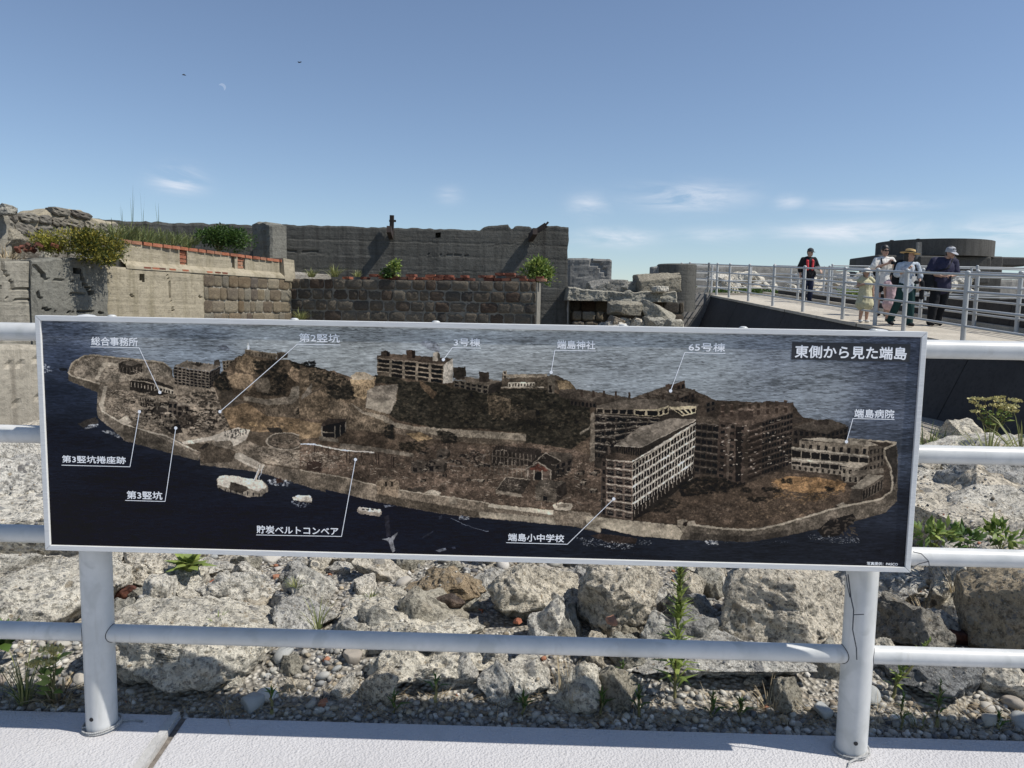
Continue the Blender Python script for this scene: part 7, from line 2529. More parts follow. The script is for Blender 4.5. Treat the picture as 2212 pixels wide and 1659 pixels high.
courses(PD3, wp, 0.0, PD3.len, zp, 7, 0.24, 0.36, 'stone_lit', 46, 'ashlar', 0.02, 0.25, 0.0, 0.2)
for (lab, px0, px1, y0, y1, Y_, rot, mt, sd2, dep) in (
        ('fallen squared concrete piece below the broken slab', 1314, 1382, 650, 682, 18.6, (0, 0.03, 0.1), 'rock_plain', 81, 0.35),
        ('long fallen slab tilted down to the right below the deck', 1376, 1462, 660, 696, 18.5, (0, 0.42, -0.1), 'rock_plain', 82, 0.35),
        ('boulder at the foot of the tilted slab', 1392, 1440, 684, 712, 18.2, (0, 0, 0.2), 'rock_plain', 83, 0.3),
        ('small block beside the boulder under the tilted slab', 1430, 1468, 688, 712, 18.1, (0.1, 0.1, 0.5), 'rock_plain', 84, 0.25),
        ('tan stone lying by the block pier', 1316, 1350, 686, 706, 18.4, (0.2, 0.3, 0.5), 'rock_tan', 85, 0.2),
        ('dark rounded block lying on the broken slab', 1266, 1352, 604, 632, 20.2, (0, 0, 0.1), 'rock_grey', 86, 0.5),
        ('rough grey wedge right of the dark rounded block', 1335, 1375, 608, 632, 20.0, (0, 0, 0.3), 'rock_plain', 87, 0.3),
        ('big rough pale block standing on the broken slab', 1368, 1466, 590, 634, 19.9, (0, -0.06, 0.1), 'rock_plain', 88, 0.45),
        ('small pale piece at the foot of the big rough block', 1408, 1440, 618, 632, 19.2, (0, 0, 0.3), 'rock', 89, 0.18)):
    c = PY((px0 + px1) / 2, (y0 + y1) / 2, Y_)
    hw = (px1 - px0) / 2 / 1659 * Y_
    hh = (y1 - y0) / 2 / 1659 * Y_
    o = link('rubble_block', rock_mesh('rubble_block', (hw, dep, hh), sd2, 5, cuts=6, square=0.5, rough=1.0, pebbles=0.6, lo=0.85, hi=1.1, cube=0.97, jagged=0.55), M[mt], None, True)
    o.location = c
    o.rotation_euler = rot
    tag(o, lab, 'rubble block')
rs = np.random.RandomState(66)
for k in range(22):                                  # tumbled rubble carrying the fallen pieces
    px = 1300 + 175 * rs.rand()
    p = PY(px, 712 + 26 * rs.rand(), 18.2 + 0.9 * rs.rand())
    o = bpy.data.objects.new('tumbled_block', shared[k % 7])
    COL.objects.link(o)
    s_ = 0.9 + 0.7 * rs.rand()
    o.scale = (s_, s_, s_)
    o.rotation_euler = (rs.rand() * 6, rs.rand() * 6, rs.rand() * 6)
    o.location = (p.x, p.y, min(p.z, 0.55))
    tag(o, 'tumbled rubble block under the fallen slabs beside the ramp', 'rubble block', 'tumbled blocks under the fallen slabs')
PF = Plane((1228, 27.0), (1322, 27.0))
fw = wall_slab('far_concrete_wall', PF, [(1228, 557), (1270, 558), (1318, 560), (1322, 563)], 0.0, 0.6, 'conc_far', None, 0.0, 0.03, 0.07, 0.4, 0.01, 0.02, seed=25, cracks=[([(1276, 560), (1276, 568), (1296, 570), (1298, 582), (1306, 584), (1306, 594)], 0.05, 0.06)])
tag(fw, 'distant grey concrete wall block with a stepped scar', 'wall')
PF2 = Plane((1408, 26.0), (1470, 26.0))
fw = wall_slab('low_concrete_wall', PF2, [(1408, 576), (1440, 573), (1470, 571)], 0.4, 0.4, 'conc_far', None, 0.0, 0.03, 0.06, 0, 0, 0.03, seed=26)
tag(fw, 'ragged dark wall end left of the rounded concrete pier', 'wall')
c = PY(1462, 570, 26.2)
m = MB()
m.lathe([(0.66, -1.6), (0.66, -0.06), (0.62, -0.02), (0.3, 0.0)], 36, Matrix.Translation(c))
tag(m.build('rounded_pier', M['conc_back'], None, True, R_(40)), 'rounded concrete pier beside the end of the ramp railing', 'pier')
PAB = Plane((1446, 28.7), (1545, 29.6))
ab = empty('abutment', (0, 0, 0), 'grey block abutment wall at the far end of the ramp, crossed by rail shadows', 'wall')
zA = PAB.hit(1500, 634)[1]
m = MB()
m.add([PAB.pt(0, -0.8, -0.08), PAB.pt(PAB.len, -0.8, -0.08), PAB.pt(PAB.len, zA, -0.08), PAB.pt(0, zA, -0.08), PAB.pt(0, -0.8, -1.5), PAB.pt(PAB.len, -0.8, -1.5), PAB.pt(PAB.len, zA, -1.5), PAB.pt(0, zA, -1.5)],
      [(0, 1, 2, 3), (7, 6, 5, 4), (0, 4, 5, 1), (1, 5, 6, 2), (2, 6, 7, 3), (3, 7, 4, 0)])
m.build('core', M['abut'], ab)
zz_ = zA
for r in range(4):
    k0 = -0.2 if r % 2 else 0.0
    t = k0
    while t < PAB.len:
        a, b = max(t, 0), min(t + 0.85, PAB.len)
        if b - a > 0.1:
            m = MB()
            m.add([PAB.pt(a + .008, zz_ - 0.45, 0), PAB.pt(b - .008, zz_ - 0.45, 0), PAB.pt(b - .008, zz_ - 0.012, 0), PAB.pt(a + .008, zz_ - 0.012, 0), PAB.pt(a + .008, zz_ - 0.45, -.07), PAB.pt(b - .008, zz_ - 0.45, -.07), PAB.pt(b - .008, zz_ - 0.012, -.07), PAB.pt(a + .008, zz_ - 0.012, -.07)],
                  [(0, 1, 2, 3), (7, 6, 5, 4), (0, 4, 5, 1), (1, 5, 6, 2), (2, 6, 7, 3), (3, 7, 4, 0)])
            m.build('block', M['abut'], ab)
        t += 0.85
    zz_ -= 0.462
bush('yellow green tuft at the end of the ramp railing', at(1478, 622, 27.4), (0.35, 0.3, 0.28), 500, 0.09, 'leaf_yellow', 12, lobes=6, wfac=0.4)

# ================================================================== visitor ramp
EDGE_X, FAR_X = 7.55, 9.95


def rz(y):
    return 0.716 + 0.0634 * (y - 13.09)


RY0, RY1 = 6.0, 31.0
ramp = empty('visitor_ramp', (0, 0, 0))
tag(ramp, kind='structure')
joints = [6.0, 8.9, 12.6, 16.9, 21.4, 26.0, 31.0]
for a, b in zip(joints[:-1], joints[1:]):
    a2, b2 = a + 0.012, b - 0.012
    m = MB()
    n_ = 8
    for k in range(n_):
        u, v_ = a2 + (b2 - a2) * k / n_, a2 + (b2 - a2) * (k + 1) / n_
        ku = EDGE_X - 0.42 * (rz(u) + 0.75), EDGE_X - 0.42 * (rz(v_) + 0.75)
        m.add([(ku[0], u, -0.75), (ku[1], v_, -0.75), (EDGE_X + 0.01, v_, rz(v_) - 0.05), (EDGE_X + 0.01, u, rz(u) - 0.05)], [(0, 1, 2, 3)])
    for yy, s_ in ((a2, 1), (b2, -1)):
        m.add([(EDGE_X - 0.42 * (rz(yy) + 0.75), yy, -0.75), (EDGE_X + 0.01, yy, rz(yy) - 0.05), (EDGE_X + 0.4, yy, rz(yy) - 0.05), (EDGE_X + 0.4, yy, -0.75)], [(0, 1, 2, 3)])
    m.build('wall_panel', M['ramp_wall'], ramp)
    m = MB()                                   # deck with a thin overhanging lip
    for k in range(n_):
        u, v_ = a2 + (b2 - a2) * k / n_, a2 + (b2 - a2) * (k + 1) / n_
        w = 0.03 + 0.006 * math.sin(u * 3)
        m.add([(EDGE_X - w, u, rz(u) - 0.07), (EDGE_X - w, v_, rz(v_) - 0.07), (EDGE_X - w, v_, rz(v_)), (EDGE_X - w, u, rz(u)), (FAR_X + 0.25, v_, rz(v_)), (FAR_X + 0.25, u, rz(u))], [(0, 1, 2, 3), (3, 2, 4, 5), (0, 3, 5)][:2])
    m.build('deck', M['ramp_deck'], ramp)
# landing at the far end
m = MB()
m.box((5.6, 29.6, -0.6), (12.5, 34.0, rz(31.0) - 0.004))
tag(m.build('landing', M['ramp_deck']), kind='structure')
# kerb wall along the far side, with the land behind it
PK = None
m = MB()
for k in range(14):
    u, v_ = 8.0 + 1.55 * k, 8.0 + 1.55 * (k + 1)
    h0, h1 = 0.62, 0.62
    zz0, zz1 = max(rz(u) + 0.25, 1.52), max(rz(v_) + 0.25, 1.52)
    b_ = 10.12
    m.add([(b_, u, -0.2), (b_, v_ - 0.02, -0.2), (b_ + 0.02, v_ - 0.02, zz1), (b_ + 0.02, u, zz0), (b_ + 0.34, v_ - 0.02, zz1), (b_ + 0.34, u, zz0), (b_ + 0.34, v_ - 0.02, -0.2), (b_ + 0.34, u, -0.2)],
          [(0, 1, 2, 3), (3, 2, 4, 5), (5, 4, 6, 7), (0, 3, 5, 7), (1, 6, 4, 2)])
tag(m.build('kerb_wall', M['ramp_wall']), 'low dark concrete wall behind the far railing of the ramp', 'wall')
m = MB()
kf = [(EDGE_X + 2.42, 6.0), (EDGE_X + 2.42, 31.0)]
m.add([(FAR_X + 0.02, 6.0, rz(6.0) + 0.0), (FAR_X + 0.02, 31.0, rz(31.0)), (FAR_X + 0.02, 31.0, rz(31.0) + 0.09), (FAR_X + 0.02, 6.0, rz(6.0) + 0.09), (FAR_X + 0.16, 31.0, rz(31.0) + 0.09), (FAR_X + 0.16, 6.0, rz(6.0) + 0.09)], [(0, 1, 2, 3), (3, 2, 4, 5)])
tag(m.build('kerb', M['ramp_deck']), kind='structure')
m = MB()
m.add([(10.4, 8, 1.35), (40, 8, 1.35), (60, 60, 1.75), (-4, 60, 1.75), (5.0, 34, 1.6), (10.4, 34, 1.6)], [(0, 1, 2, 3, 4, 5)])
tag(m.build('upper_ground', M['ground']), kind='structure')

GRAIL = 'pipe railings of the ramp'


def railing(label, pts, h=1.19, rails=(0.28, 0.57, 0.86, 1.15), pr=0.042, rr=0.023, cap=True, group=GRAIL, n=14, ends=0):
    root = empty('pipe_railing', pts[0], label, 'railing', group)
    o = Vector(pts[0])
    for i, p in enumerate(pts):
        p = Vector(p) - o
        m = MB()
        m.lathe([(pr, -0.02), (pr, h - 0.01)], n, Matrix.Translation(p))
        post = m.build('post', M['rail'], root, True, R_(40))
        if cap:
            m = MB()
            m.lathe([(pr * 1.08, h - 0.01), (pr * 1.08, h), (pr * 0.85, h + 0.016), (pr * 0.35, h + 0.026)], n, Matrix.Translation(p))
            m.build('cap', M['rail'], post, True, R_(40))
        if i:
            q = Vector(pts[i - 1]) - o
            for z in rails:
                m = MB()
                m.tube([q + Vector((0, 0, z)), p + Vector((0, 0, z))], rr, 10, False)
                m.build('rail', M['rail'], root, True)
    return root


nearY = [9.0, 11.0, 13.1, 15.2, 16.5, 18.0, 20.5, 22.9, 25.3, 27.6, 29.3, 30.6]
nx_ = {15.2: 7.70, 16.5: 7.74, 13.1: 7.66}
railing('pale grey pipe railing along the near edge of the ramp', [(nx_.get(y, 7.68), y, rz(y)) for y in nearY])
railing('short railing turning left at the top end of the ramp', [(7.68, 30.6, rz(30.6)), (7.0, 30.9, rz(31) + 0.0), (6.75, 31.3, rz(31)), (6.72, 32.4, rz(31))])
farY = [9.5, 12.2, 15.0, 16.4, 18.6, 21.4, 24.1, 26.7, 29.2]
railing('pale railing along the far side of the ramp behind the visitors', [(9.80, y, rz(y)) for y in farY])
railing('white railing crossing behind the ramp end before the rubble bank', [(6.8, 32.5, rz(31)), (8.3, 32.5, rz(31)), (9.9, 32.4, rz(31)), (11.5, 32.2, rz(31)), (12.8, 32.0, rz(31)), (14.6, 31.6, 1.7), (16.6, 31.2, 1.66)], pr=0.038)
railing('far white railing of the upper path behind the man with sunglasses', [(10.9, 26.6, 1.62), (13.0, 26.2, 1.60), (15.2, 25.8, 1.56), (17.4, 25.4, 1.52), (19.6, 25.0, 1.5)], pr=0.036)
railing('farther white railing in front of the round tower', [(11.5, 23.2, 1.45), (13.6, 22.8, 1.42), (15.7, 22.4, 1.40), (17.8, 22.0, 1.38)], pr=0.034)

# rubble bank behind the railings
rs = np.random.RandomState(70)
for k in range(58):
    px = 1535 + 560 * rs.rand()
    Y_ = 34.5 + 2.5 * rs.rand()
    row = rs.rand()
    p = PY(px, 628 - 34 * row, Y_ + 2.5 * row)
    r = 0.28 + 0.30 * rs.rand()
    me = shared[k % 7]
    o = bpy.data.objects.new('bank_boulder', me)
    COL.objects.link(o)
    o.scale = (r / 0.3 * (1 + 0.4 * rs.rand()), r / 0.3, r / 0.3 * 0.9)
    o.rotation_euler = (rs.rand(), rs.rand(), rs.rand() * 6)
    o.location = p
    tag(o, 'pale boulder in the rubble bank behind the ramp railings', 'boulder', 'boulders of the far bank')
PFW = Plane((1470, 39.0), (2080, 45.5))
fw = wall_slab('sea_wall', PFW, [(1470, 571), (1540, 572), (1640, 575), (1760, 580), (1880, 590), (2080, 602), (2330, 606)], 0.6, 0.8, 'conc_far', None, 0, 0.04, 0.16, 0.5, 0.012, 0.03, seed=29)
tag(fw, 'grey sea wall along the skyline behind the ramp railings', 'wall')
for i, (px, py, lab) in enumerate(((1560, 632, 'low green scrub below the rubble bank, left'), (1625, 633, 'low green scrub below the rubble bank, middle'), (1690, 634, 'low green scrub below the rubble bank, right'), (1842, 640, 'yellow green scrub behind the child in the yellow dress'))):
    bush(lab, PY(px, py, 33.6 if i < 3 else 27.0), (0.75, 0.4, 0.22), 700, 0.10, 'leaf_light' if i == 3 else 'leaf_green', 300 + i, lobes=7, wfac=0.5)

# ------------------------------------------------------------------ round concrete tower stump
TY = 42.0
tw = empty('round_tower', PY(2017, 620, TY), 'squat round concrete tower with projecting slabs on the right skyline', 'tower')
to = Vector(tw.location)
c = PY(2017, 525, TY)
zt_, zb_ = c.z, PY(2017, 557, TY).z
m = MB()
R_o = 112 / 1659 * TY
m.lathe([(R_o, zb_ - to.z - 0.05), (R_o, zt_ - to.z), (R_o - 0.35, zt_ - to.z), (R_o - 0.35, zb_ - to.z + 0.1)], 56, Matrix.Translation(Vector((c.x - to.x, c.y - to.y, 0))))
m.build('drum', M['conc_tower'], tw, True, R_(40))


def tbox(name, px0, px1, y0, y1, Yc, dep, taper=0.0):
    a, b = PY(px0, y1, Yc), PY(px1, y0, Yc)
    m = MB()
    f_ = [(a.x + taper, Yc - dep, a.z), (b.x - taper, Yc - dep, a.z), (b.x, Yc - dep, b.z), (a.x, Yc - dep, b.z), (a.x + taper, Yc + dep, a.z), (b.x - taper, Yc + dep, a.z), (b.x, Yc + dep, b.z), (a.x, Yc + dep, b.z)]
    m.add([Vector(v) - to for v in f_], [(0, 1, 2, 3), (7, 6, 5, 4), (0, 4, 5, 1), (1, 5, 6, 2), (2, 6, 7, 3), (3, 7, 4, 0)])
    o = m.build(name, M['conc_tower'], tw)
    bv = o.modifiers.new('bevel', 'BEVEL')
    bv.width = 0.08
    bv.segments = 2
    return o


tbox('shaft', 1960, 2128, 558, 660, TY, 1.6)
tbox('front_corbel', 2022, 2130, 556, 612, TY - 1.9, 0.5)
tbox('left_slab', 1862, 1985, 557, 582, TY, 1.7, 0.0)
tbox('front_slab', 1965, 2046, 556, 581, TY - 2.2, 0.9)
tbox('right_slab', 2124, 2183, 559, 577, TY, 1.3)
tbox('left_wing', 1866, 1990, 583, 650, TY + 1.2, 0.9)
m = MB()
p0, p1 = PY(1984, 560, TY - R_o - 0.06), PY(1985, 523, TY - R_o - 0.06)
m.bar(p0 - to, p1 - to, 0.22, 0.16, (0, 1, 0))
m.build('rib', M['conc_far'], tw)
for px, py in ((1926, 524), (1983, 521), (2065, 521)):
    m = MB()
    p = PY(px, py, TY - 0.5)
    m.lathe([(0.05, -0.25), (0.05, 0.05), (0.11, 0.06), (0.11, 0.12), (0.03, 0.14)], 8, Matrix.Translation(p - to))
    m.build('iron_stump', M['dark_rust'], tw)

# ================================================================== people
M['skin'] = simple('skin', (0.42, 0.26, 0.19), 0.6, 0.08, 12)
M['hair'] = simple('black_hair', (0.015, 0.013, 0.012), 0.5, 0.3, 30)


def cloth(name, col, var=0.15, scale=14):
    t = NT(name)
    c = t.co()
    n = t.noise(c, scale, 5, 0.6, 0.4)
    n2 = t.noise(t.mapping(c, (9, 9, 2.2)), 1.0, 4, 0.6, 0.8)
    cc = t.ramp(n, [(0.3, tuple(x * (1 - var) for x in col)), (0.7, tuple(min(1, x * (1 + var)) for x in col))])
    return t.finish(cc, 0.85, t.bump(n2, 0.6, 0.03), 0, 0.2)


M['navy'] = cloth('navy_tee', (0.035, 0.035, 0.065))
M['black'] = cloth('black_fabric', (0.016, 0.017, 0.02))
M['jeans'] = cloth('dark_blue_trousers', (0.02, 0.027, 0.055))
M['white'] = cloth('white_shirt', (0.66, 0.64, 0.60))
M['paleblue'] = cloth('pale_blue_shirt', (0.42, 0.47, 0.53), 0.3, 18)
M['teal'] = cloth('dark_teal_trousers', (0.015, 0.045, 0.045))
M['cream'] = cloth('cream_dress', (0.52, 0.49, 0.33), 0.2, 30)
M['pink'] = cloth('pink_dress', (0.55, 0.40, 0.42))
M['red'] = cloth('red_vest', (0.60, 0.06, 0.07))
M['straw'] = cloth('straw_hat', (0.58, 0.42, 0.20), 0.2, 60)
M['greycap'] = cloth('grey_cap', (0.36, 0.37, 0.40))
M['darkcap'] = cloth('dark_cap', (0.05, 0.055, 0.06))


def cap_prim(a, b, ra, rb, sx=1.0, sy=1.0, n=14, seg=7):
    """tapered capsule from a to b (verts, faces); sx, sy flatten the cross-section in world x / y"""
    a, b = Vector(a), Vector(b)
    d = b - a
    L = d.length
    z = d.normalized() if L > 1e-6 else Vector((0, 0, 1))
    x = Vector((1, 0, 0)) - z * z.x
    if x.length < 0.2:
        x = Vector((0, 1, 0)) - z * z.y
    x.normalize()
    y = z.cross(x)
    prof = []
    for k in range(seg):
        t_ = -PI / 2 + (PI / 2) * k / (seg - 1)
        prof.append((ra * math.cos(t_), ra * math.sin(t_)))
    for k in range(seg):
        t_ = (PI / 2) * k / (seg - 1)
        prof.append((rb * math.cos(t_), L + rb * math.sin(t_)))
    V_, F_ = [], []
    for (r, h) in prof:
        for k in range(n):
            t_ = 2 * PI * k / n
            V_.append(a + z * h + x * (r * math.cos(t_) * sx) + y * (r * math.sin(t_) * sy))
    for i in range(len(prof) - 1):
        for k in range(n):
            k2 = (k + 1) % n
            F_.append((i * n + k, i * n + k2, (i + 1) * n + k2, (i + 1) * n + k))
    F_.append(tuple(reversed(range(n))))
    F_.append(tuple((len(prof) - 1) * n + k for k in range(n)))
    return V_, F_


def fuse(name, prims, mat, parent, voxel=0.011, smooth=4, wrinkle=0.0, seed=1):
    """one continuous skin over a set of tapered limbs"""
    m = MB()
    for p in prims:
        m.add(*cap_prim(*p))
    me = np_mesh('tmp', np.array([tuple(v) for v in m.v]), m.f)
    o = bpy.data.objects.new('tmp', me)
    COL.objects.link(o)
    rm = o.modifiers.new('remesh', 'REMESH')
    rm.mode = 'VOXEL'
    rm.voxel_size = voxel
    sm = o.modifiers.new('smooth', 'SMOOTH')
    sm.factor = 0.5
    sm.iterations = smooth
    d_ = bpy.context.evaluated_depsgraph_get()
    d_.update()
    out = bpy.data.meshes.new_from_object(o.evaluated_get(d_))
    bpy.data.objects.remove(o)
    out.name = name
    if wrinkle:
        n = len(out.vertices)
        co = np.zeros(n * 3, np.float32)
        out.vertices.foreach_get('co', co)
        no = np.zeros(n * 3, np.float32)
        out.vertex_normals.foreach_get('vector', no)
        co, no = co.reshape(-1, 3), no.reshape(-1, 3)
        co = co + no * (fbm(co * np.array([11, 11, 7]) + seed, 3, seed) * wrinkle)[:, None].astype(np.float32)
        out.vertices.foreach_set('co', co.astype(np.float32).ravel())
    out.materials.clear()
    return link(name, out, mat, parent, True)


def hand(prims, wrist, palm_dir, finger_dir, s=1.0, curl=0.4):
    """palm, four unequal fingers and a thumb leaving the side of the palm"""
    w = Vector(wrist)
    f = Vector(finger_dir).normalized()
    p_ = Vector(palm_dir).normalized()
    side = f.cross(p_).normalized()
    pc = w + f * 0.05 * s
    for k in (-1, 0, 1):
        prims.append((w + side * 0.012 * k * s, w + f * 0.085 * s + side * 0.024 * k * s, 0.017 * s, 0.015 * s))
    for k, L in zip((-1.5, -0.5, 0.5, 1.5), (0.062, 0.078, 0.084, 0.074)):
        b0 = w + f * 0.088 * s + side * 0.0185 * k * s
        mid_ = b0 + (f * (1 - curl * 0.3) + p_ * curl * 0.5).normalized() * L * 0.5 * s
        tip = mid_ + (f * (1 - curl) + p_ * curl * 1.2).normalized() * L * 0.5 * s
        prims.append((b0, mid_, 0.0092 * s, 0.0088 * s))
        prims.append((mid_, tip, 0.0088 * s, 0.0075 * s))
    t0 = w + f * 0.03 * s + side * 0.026 * s
    t1 = t0 + (f * 0.6 + side * 0.7 + p_ * 0.3).normalized() * 0.04 * s
    t2 = t1 + (f * 0.9 + p_ * 0.4).normalized() * 0.03 * s
    prims.append((t0, t1, 0.0125 * s, 0.0105 * s))
    prims.append((t1, t2, 0.0105 * s, 0.0085 * s))


def person(label, base, H, joints, look, outfit, build=1.0):
    """joints in metres for a 1.70 m figure: x to the right of the picture, y away, z up; scaled to H"""
    k = H / 1.70
    root = empty('person', base, label, 'person', 'visitors on the ramp')
    J = {n: Vector(v) for n, v in joints.items()}
    B = []
    hd = J['head']
    w = build
    lk = Vector((look[0], look[1], 0)).normalized()
    B.append((hd + Vector((0, 0, -0.035)) + lk * 0.01, hd + Vector((0, 0, 0.045)) - lk * 0.008, 0.078, 0.090, 0.92, 1.06))
    B.append((hd + lk * 0.045 + Vector((0, 0, -0.085)), hd + lk * 0.03 + Vector((0, 0, -0.03)), 0.040, 0.06))
    B.append((hd + lk * 0.094 + Vector((0, 0, -0.030)), hd + lk * 0.082 + Vector((0, 0, 0.010)), 0.013, 0.009))          # nose
    sd_ = Vector((-lk.y, lk.x, 0))
    for s_ in (-1, 1):
        B.append((hd + sd_ * 0.082 * s_ + Vector((0, 0, -0.03)), hd + sd_ * 0.086 * s_ + Vector((0, 0, 0.015)), 0.013, 0.017))   # ears
    B.append((J['neck'], hd + Vector((0, 0, -0.06)), 0.055 * w, 0.05))
    B.append((J['pelvis'], J['waist'], 0.125 * w, 0.118 * w, 1.22, 0.88))
    B.append((J['waist'], J['chest'], 0.118 * w, 0.135 * w, 1.22, 0.88))
    B.append((J['chest'], J['neck'] + Vector((0, 0, -0.04)), 0.135 * w, 0.075 * w, 1.2, 0.85))
    for s_ in 'lr':
        sh, el, wr = J['sh_' + s_], J['el_' + s_], J['wr_' + s_]
        B.append((J['neck'] + Vector((0, 0, -0.05)), sh, 0.05 * w, 0.05 * w))
        B.append((sh, el, 0.052 * w, 0.040 * w))
        B.append((el, wr, 0.039 * w, 0.026 * w))
        fd = (wr - el).normalized()
        fd = (fd + Vector((0, 0, -0.2))).normalized()
        pdv = Vector((0, 1, 0)) if abs(fd.y) < 0.7 else Vector((0, 0, -1))
        hand(B, wr, J.get('palm_' + s_, pdv), J.get('fing_' + s_, fd), 0.95, 0.55)
        hp, kn, an = J['hip_' + s_], J['kn_' + s_], J['an_' + s_]
        B.append((J['pelvis'], hp, 0.10 * w, 0.088 * w))
        B.append((hp, kn, 0.086 * w, 0.056 * w))
        B.append((kn, kn.lerp(an, 0.35), 0.055 * w, 0.056 * w))
        B.append((kn.lerp(an, 0.35), an, 0.056 * w, 0.036 * w))
        ft = J['toe_' + s_]
        B.append((an + Vector((0, 0, -0.03)), ft, 0.036, 0.030))
    body = fuse('body', B, M['skin'], root, 0.0095, 3)
    # face: eyes and mouth
    up = Vector((0, 0, 1))
    for s_ in (-1, 1):
        c = hd + lk * 0.083 + sd_ * 0.032 * s_ + up * 0.004
        m = MB()
        m.add(*cap_prim(c - sd_ * 0.008, c + sd_ * 0.008, 0.0065, 0.0065, n=8, seg=4))
        m.build('eye', M['hair'], root, True)
    m = MB()
    c = hd + lk * 0.083 - up * 0.068
    m.add(*cap_prim(c - sd_ * 0.018, c + sd_ * 0.018, 0.006, 0.006, n=8, seg=4))
    m.build('mouth', M['lips'] if 'lips' in M else M['skin'], root, True)
    for part in outfit(J, hd, lk, sd_, w):
        nm, kind = part[0], part[1]
        if kind == 'fuse':
            fuse(nm, part[2], M[part[3]], root, part[4] if len(part) > 4 else 0.012, 3, part[5] if len(part) > 5 else 0.006)
        else:
            m = MB()
            part[2](m)
            m.build(nm, M[part[3]], root, True, R_(50))
    for ch in root.children:
        ch.data.transform(Matrix.Scale(k, 4))
    return root


M['lips'] = simple('lips', (0.30, 0.12, 0.10), 0.5, 0.1, 10)


def stance(**kw):
    J = dict(head=(0, -0.01, 1.575), neck=(0, 0.01, 1.43), chest=(0, 0.0, 1.24), waist=(0, 0.0, 1.04), pelvis=(0, 0.0, 0.93),
             sh_l=(-0.175, 0.0, 1.355), sh_r=(0.175, 0.0, 1.355), el_l=(-0.235, 0.01, 1.10), el_r=(0.235, 0.01, 1.10), wr_l=(-0.235, -0.05, 0.86), wr_r=(0.235, -0.05, 0.86),
             hip_l=(-0.09, 0, 0.90), hip_r=(0.09, 0, 0.90), kn_l=(-0.095, -0.01, 0.49), kn_r=(0.095, -0.01, 0.49), an_l=(-0.10, 0.03, 0.085), an_r=(0.10, 0.03, 0.085),
             toe_l=(-0.105, -0.12, 0.03), toe_r=(0.105, -0.12, 0.03))
    J.update(kw)
    return J


def trousers(J, w, low=1.0, extra=0.016):
    out = [(J['pelvis'] + Vector((0, 0, -0.02)), J['waist'] + Vector((0, 0, -0.02)), 0.128 * w + extra * 0.6, 0.120 * w + extra * 0.5, 1.22, 0.9)]
    for s_ in 'lr':
        hp, kn, an = J['hip_' + s_], J['kn_' + s_], J['an_' + s_]
        if low >= 1:
            out += [(hp, kn, 0.088 * w + extra, 0.062 * w + extra), (kn, an + Vector((0, 0, 0.0)), 0.062 * w + extra, 0.052 * w + extra)]
        else:
            out += [(hp, hp.lerp(kn, low), 0.088 * w + extra, 0.082 * w + extra)]
        out.append((J['pelvis'], hp, 0.102 * w + extra * 0.5, 0.09 * w + extra))
    return out


def shirt(J, w, sleeve=0.55, hem=0.0, extra=0.016):
    lo = J['pelvis'] + Vector((0, 0, 0.02 - hem))
    out = [(lo, J['waist'], 0.130 * w + extra, 0.120 * w + extra, 1.22, 0.92), (J['waist'], J['chest'], 0.120 * w + extra, 0.137 * w + extra, 1.22, 0.9), (J['chest'], J['neck'] + Vector((0, 0, -0.06)), 0.132 * w + extra, 0.062 * w + extra, 1.15, 0.88)]
    for s_ in 'lr':
        sh, el, wr = J['sh_' + s_], J['el_' + s_], J['wr_' + s_]
        out.append((J['neck'] + Vector((0, 0, -0.045)), sh, 0.050 * w + extra, 0.048 * w + extra))
        if sleeve <= 1:
            out.append((sh, sh.lerp(el, sleeve), 0.056 * w + extra, 0.060 * w + extra))
        else:
            out += [(sh, el, 0.056 * w + extra, 0.046 * w + extra), (el, el.lerp(wr, sleeve - 1), 0.046 * w + extra, 0.036 * w + extra)]
    return out


def shoes(J):
    out = []
    for s_ in 'lr':
        an, ft = J['an_' + s_], J['toe_' + s_]
        out += [(an + Vector((0, 0, -0.035)), ft + Vector((0, 0, 0.012)), 0.050, 0.043, 1.0, 0.85)]
    return out


def hair_prims(hd, lk, long=0.0, vol=1.0):
    out = [(hd - lk * 0.018 + Vector((0, 0, 0.02)), hd - lk * 0.006 + Vector((0, 0, 0.062)), 0.092 * vol, 0.090 * vol), (hd - lk * 0.055 + Vector((0, 0, -0.03)), hd - lk * 0.05 + Vector((0, 0, 0.02)), 0.062 * vol, 0.075 * vol)]
    if long:
        out.append((hd - lk * 0.06 + Vector((0, 0, -0.03 - long)), hd - lk * 0.055, 0.06, 0.08))
    return out


def lathe_at(m, c, prof, n=28, tilt=None):
    Mx = Matrix.Translation(c)
    if tilt is not None:
        Mx = Mx @ tilt
    m.lathe(prof, n, Mx)


def brim(m, c, lk, length=0.10, width=0.082, drop=0.35):
    """peak of a baseball cap"""
    sd_ = Vector((-lk.y, lk.x, 0))
    V_, F_ = [], []
    N_ = 10
    for r in (0.0, 1.0):
        for k in range(N_ + 1):
            a = PI * k / N_
            e_ = c + sd_ * (width * math.cos(a)) + lk * (0.05 + (length if r else 0.0) * math.sin(a) * 1.0 + 0.03 * math.sin(a)) - Vector((0, 0, drop * length * r * math.sin(a)))
            V_ += [e_ + Vector((0, 0, 0.003)), e_ - Vector((0, 0, 0.003))]
    W_ = 2 * (N_ + 1)
    for k in range(N_):
        for o_ in (0, 1):
            F_.append((2 * k + o_, 2 * k + 2 + o_, W_ + 2 * k + 2 + o_, W_ + 2 * k + o_))
        F_.append((W_ + 2 * k, W_ + 2 * k + 2, W_ + 2 * k + 3, W_ + 2 * k + 1))
    m.add(V_, F_)


CAPP = [(0.099, -0.012), (0.100, 0.02), (0.096, 0.05), (0.082, 0.078), (0.055, 0.097), (0.02, 0.105), (0.002, 0.106)]


def band(p0, p1, r0, r1, sx=1.0, sy=1.0):
    return (p0, p1, r0, r1, sx, sy)


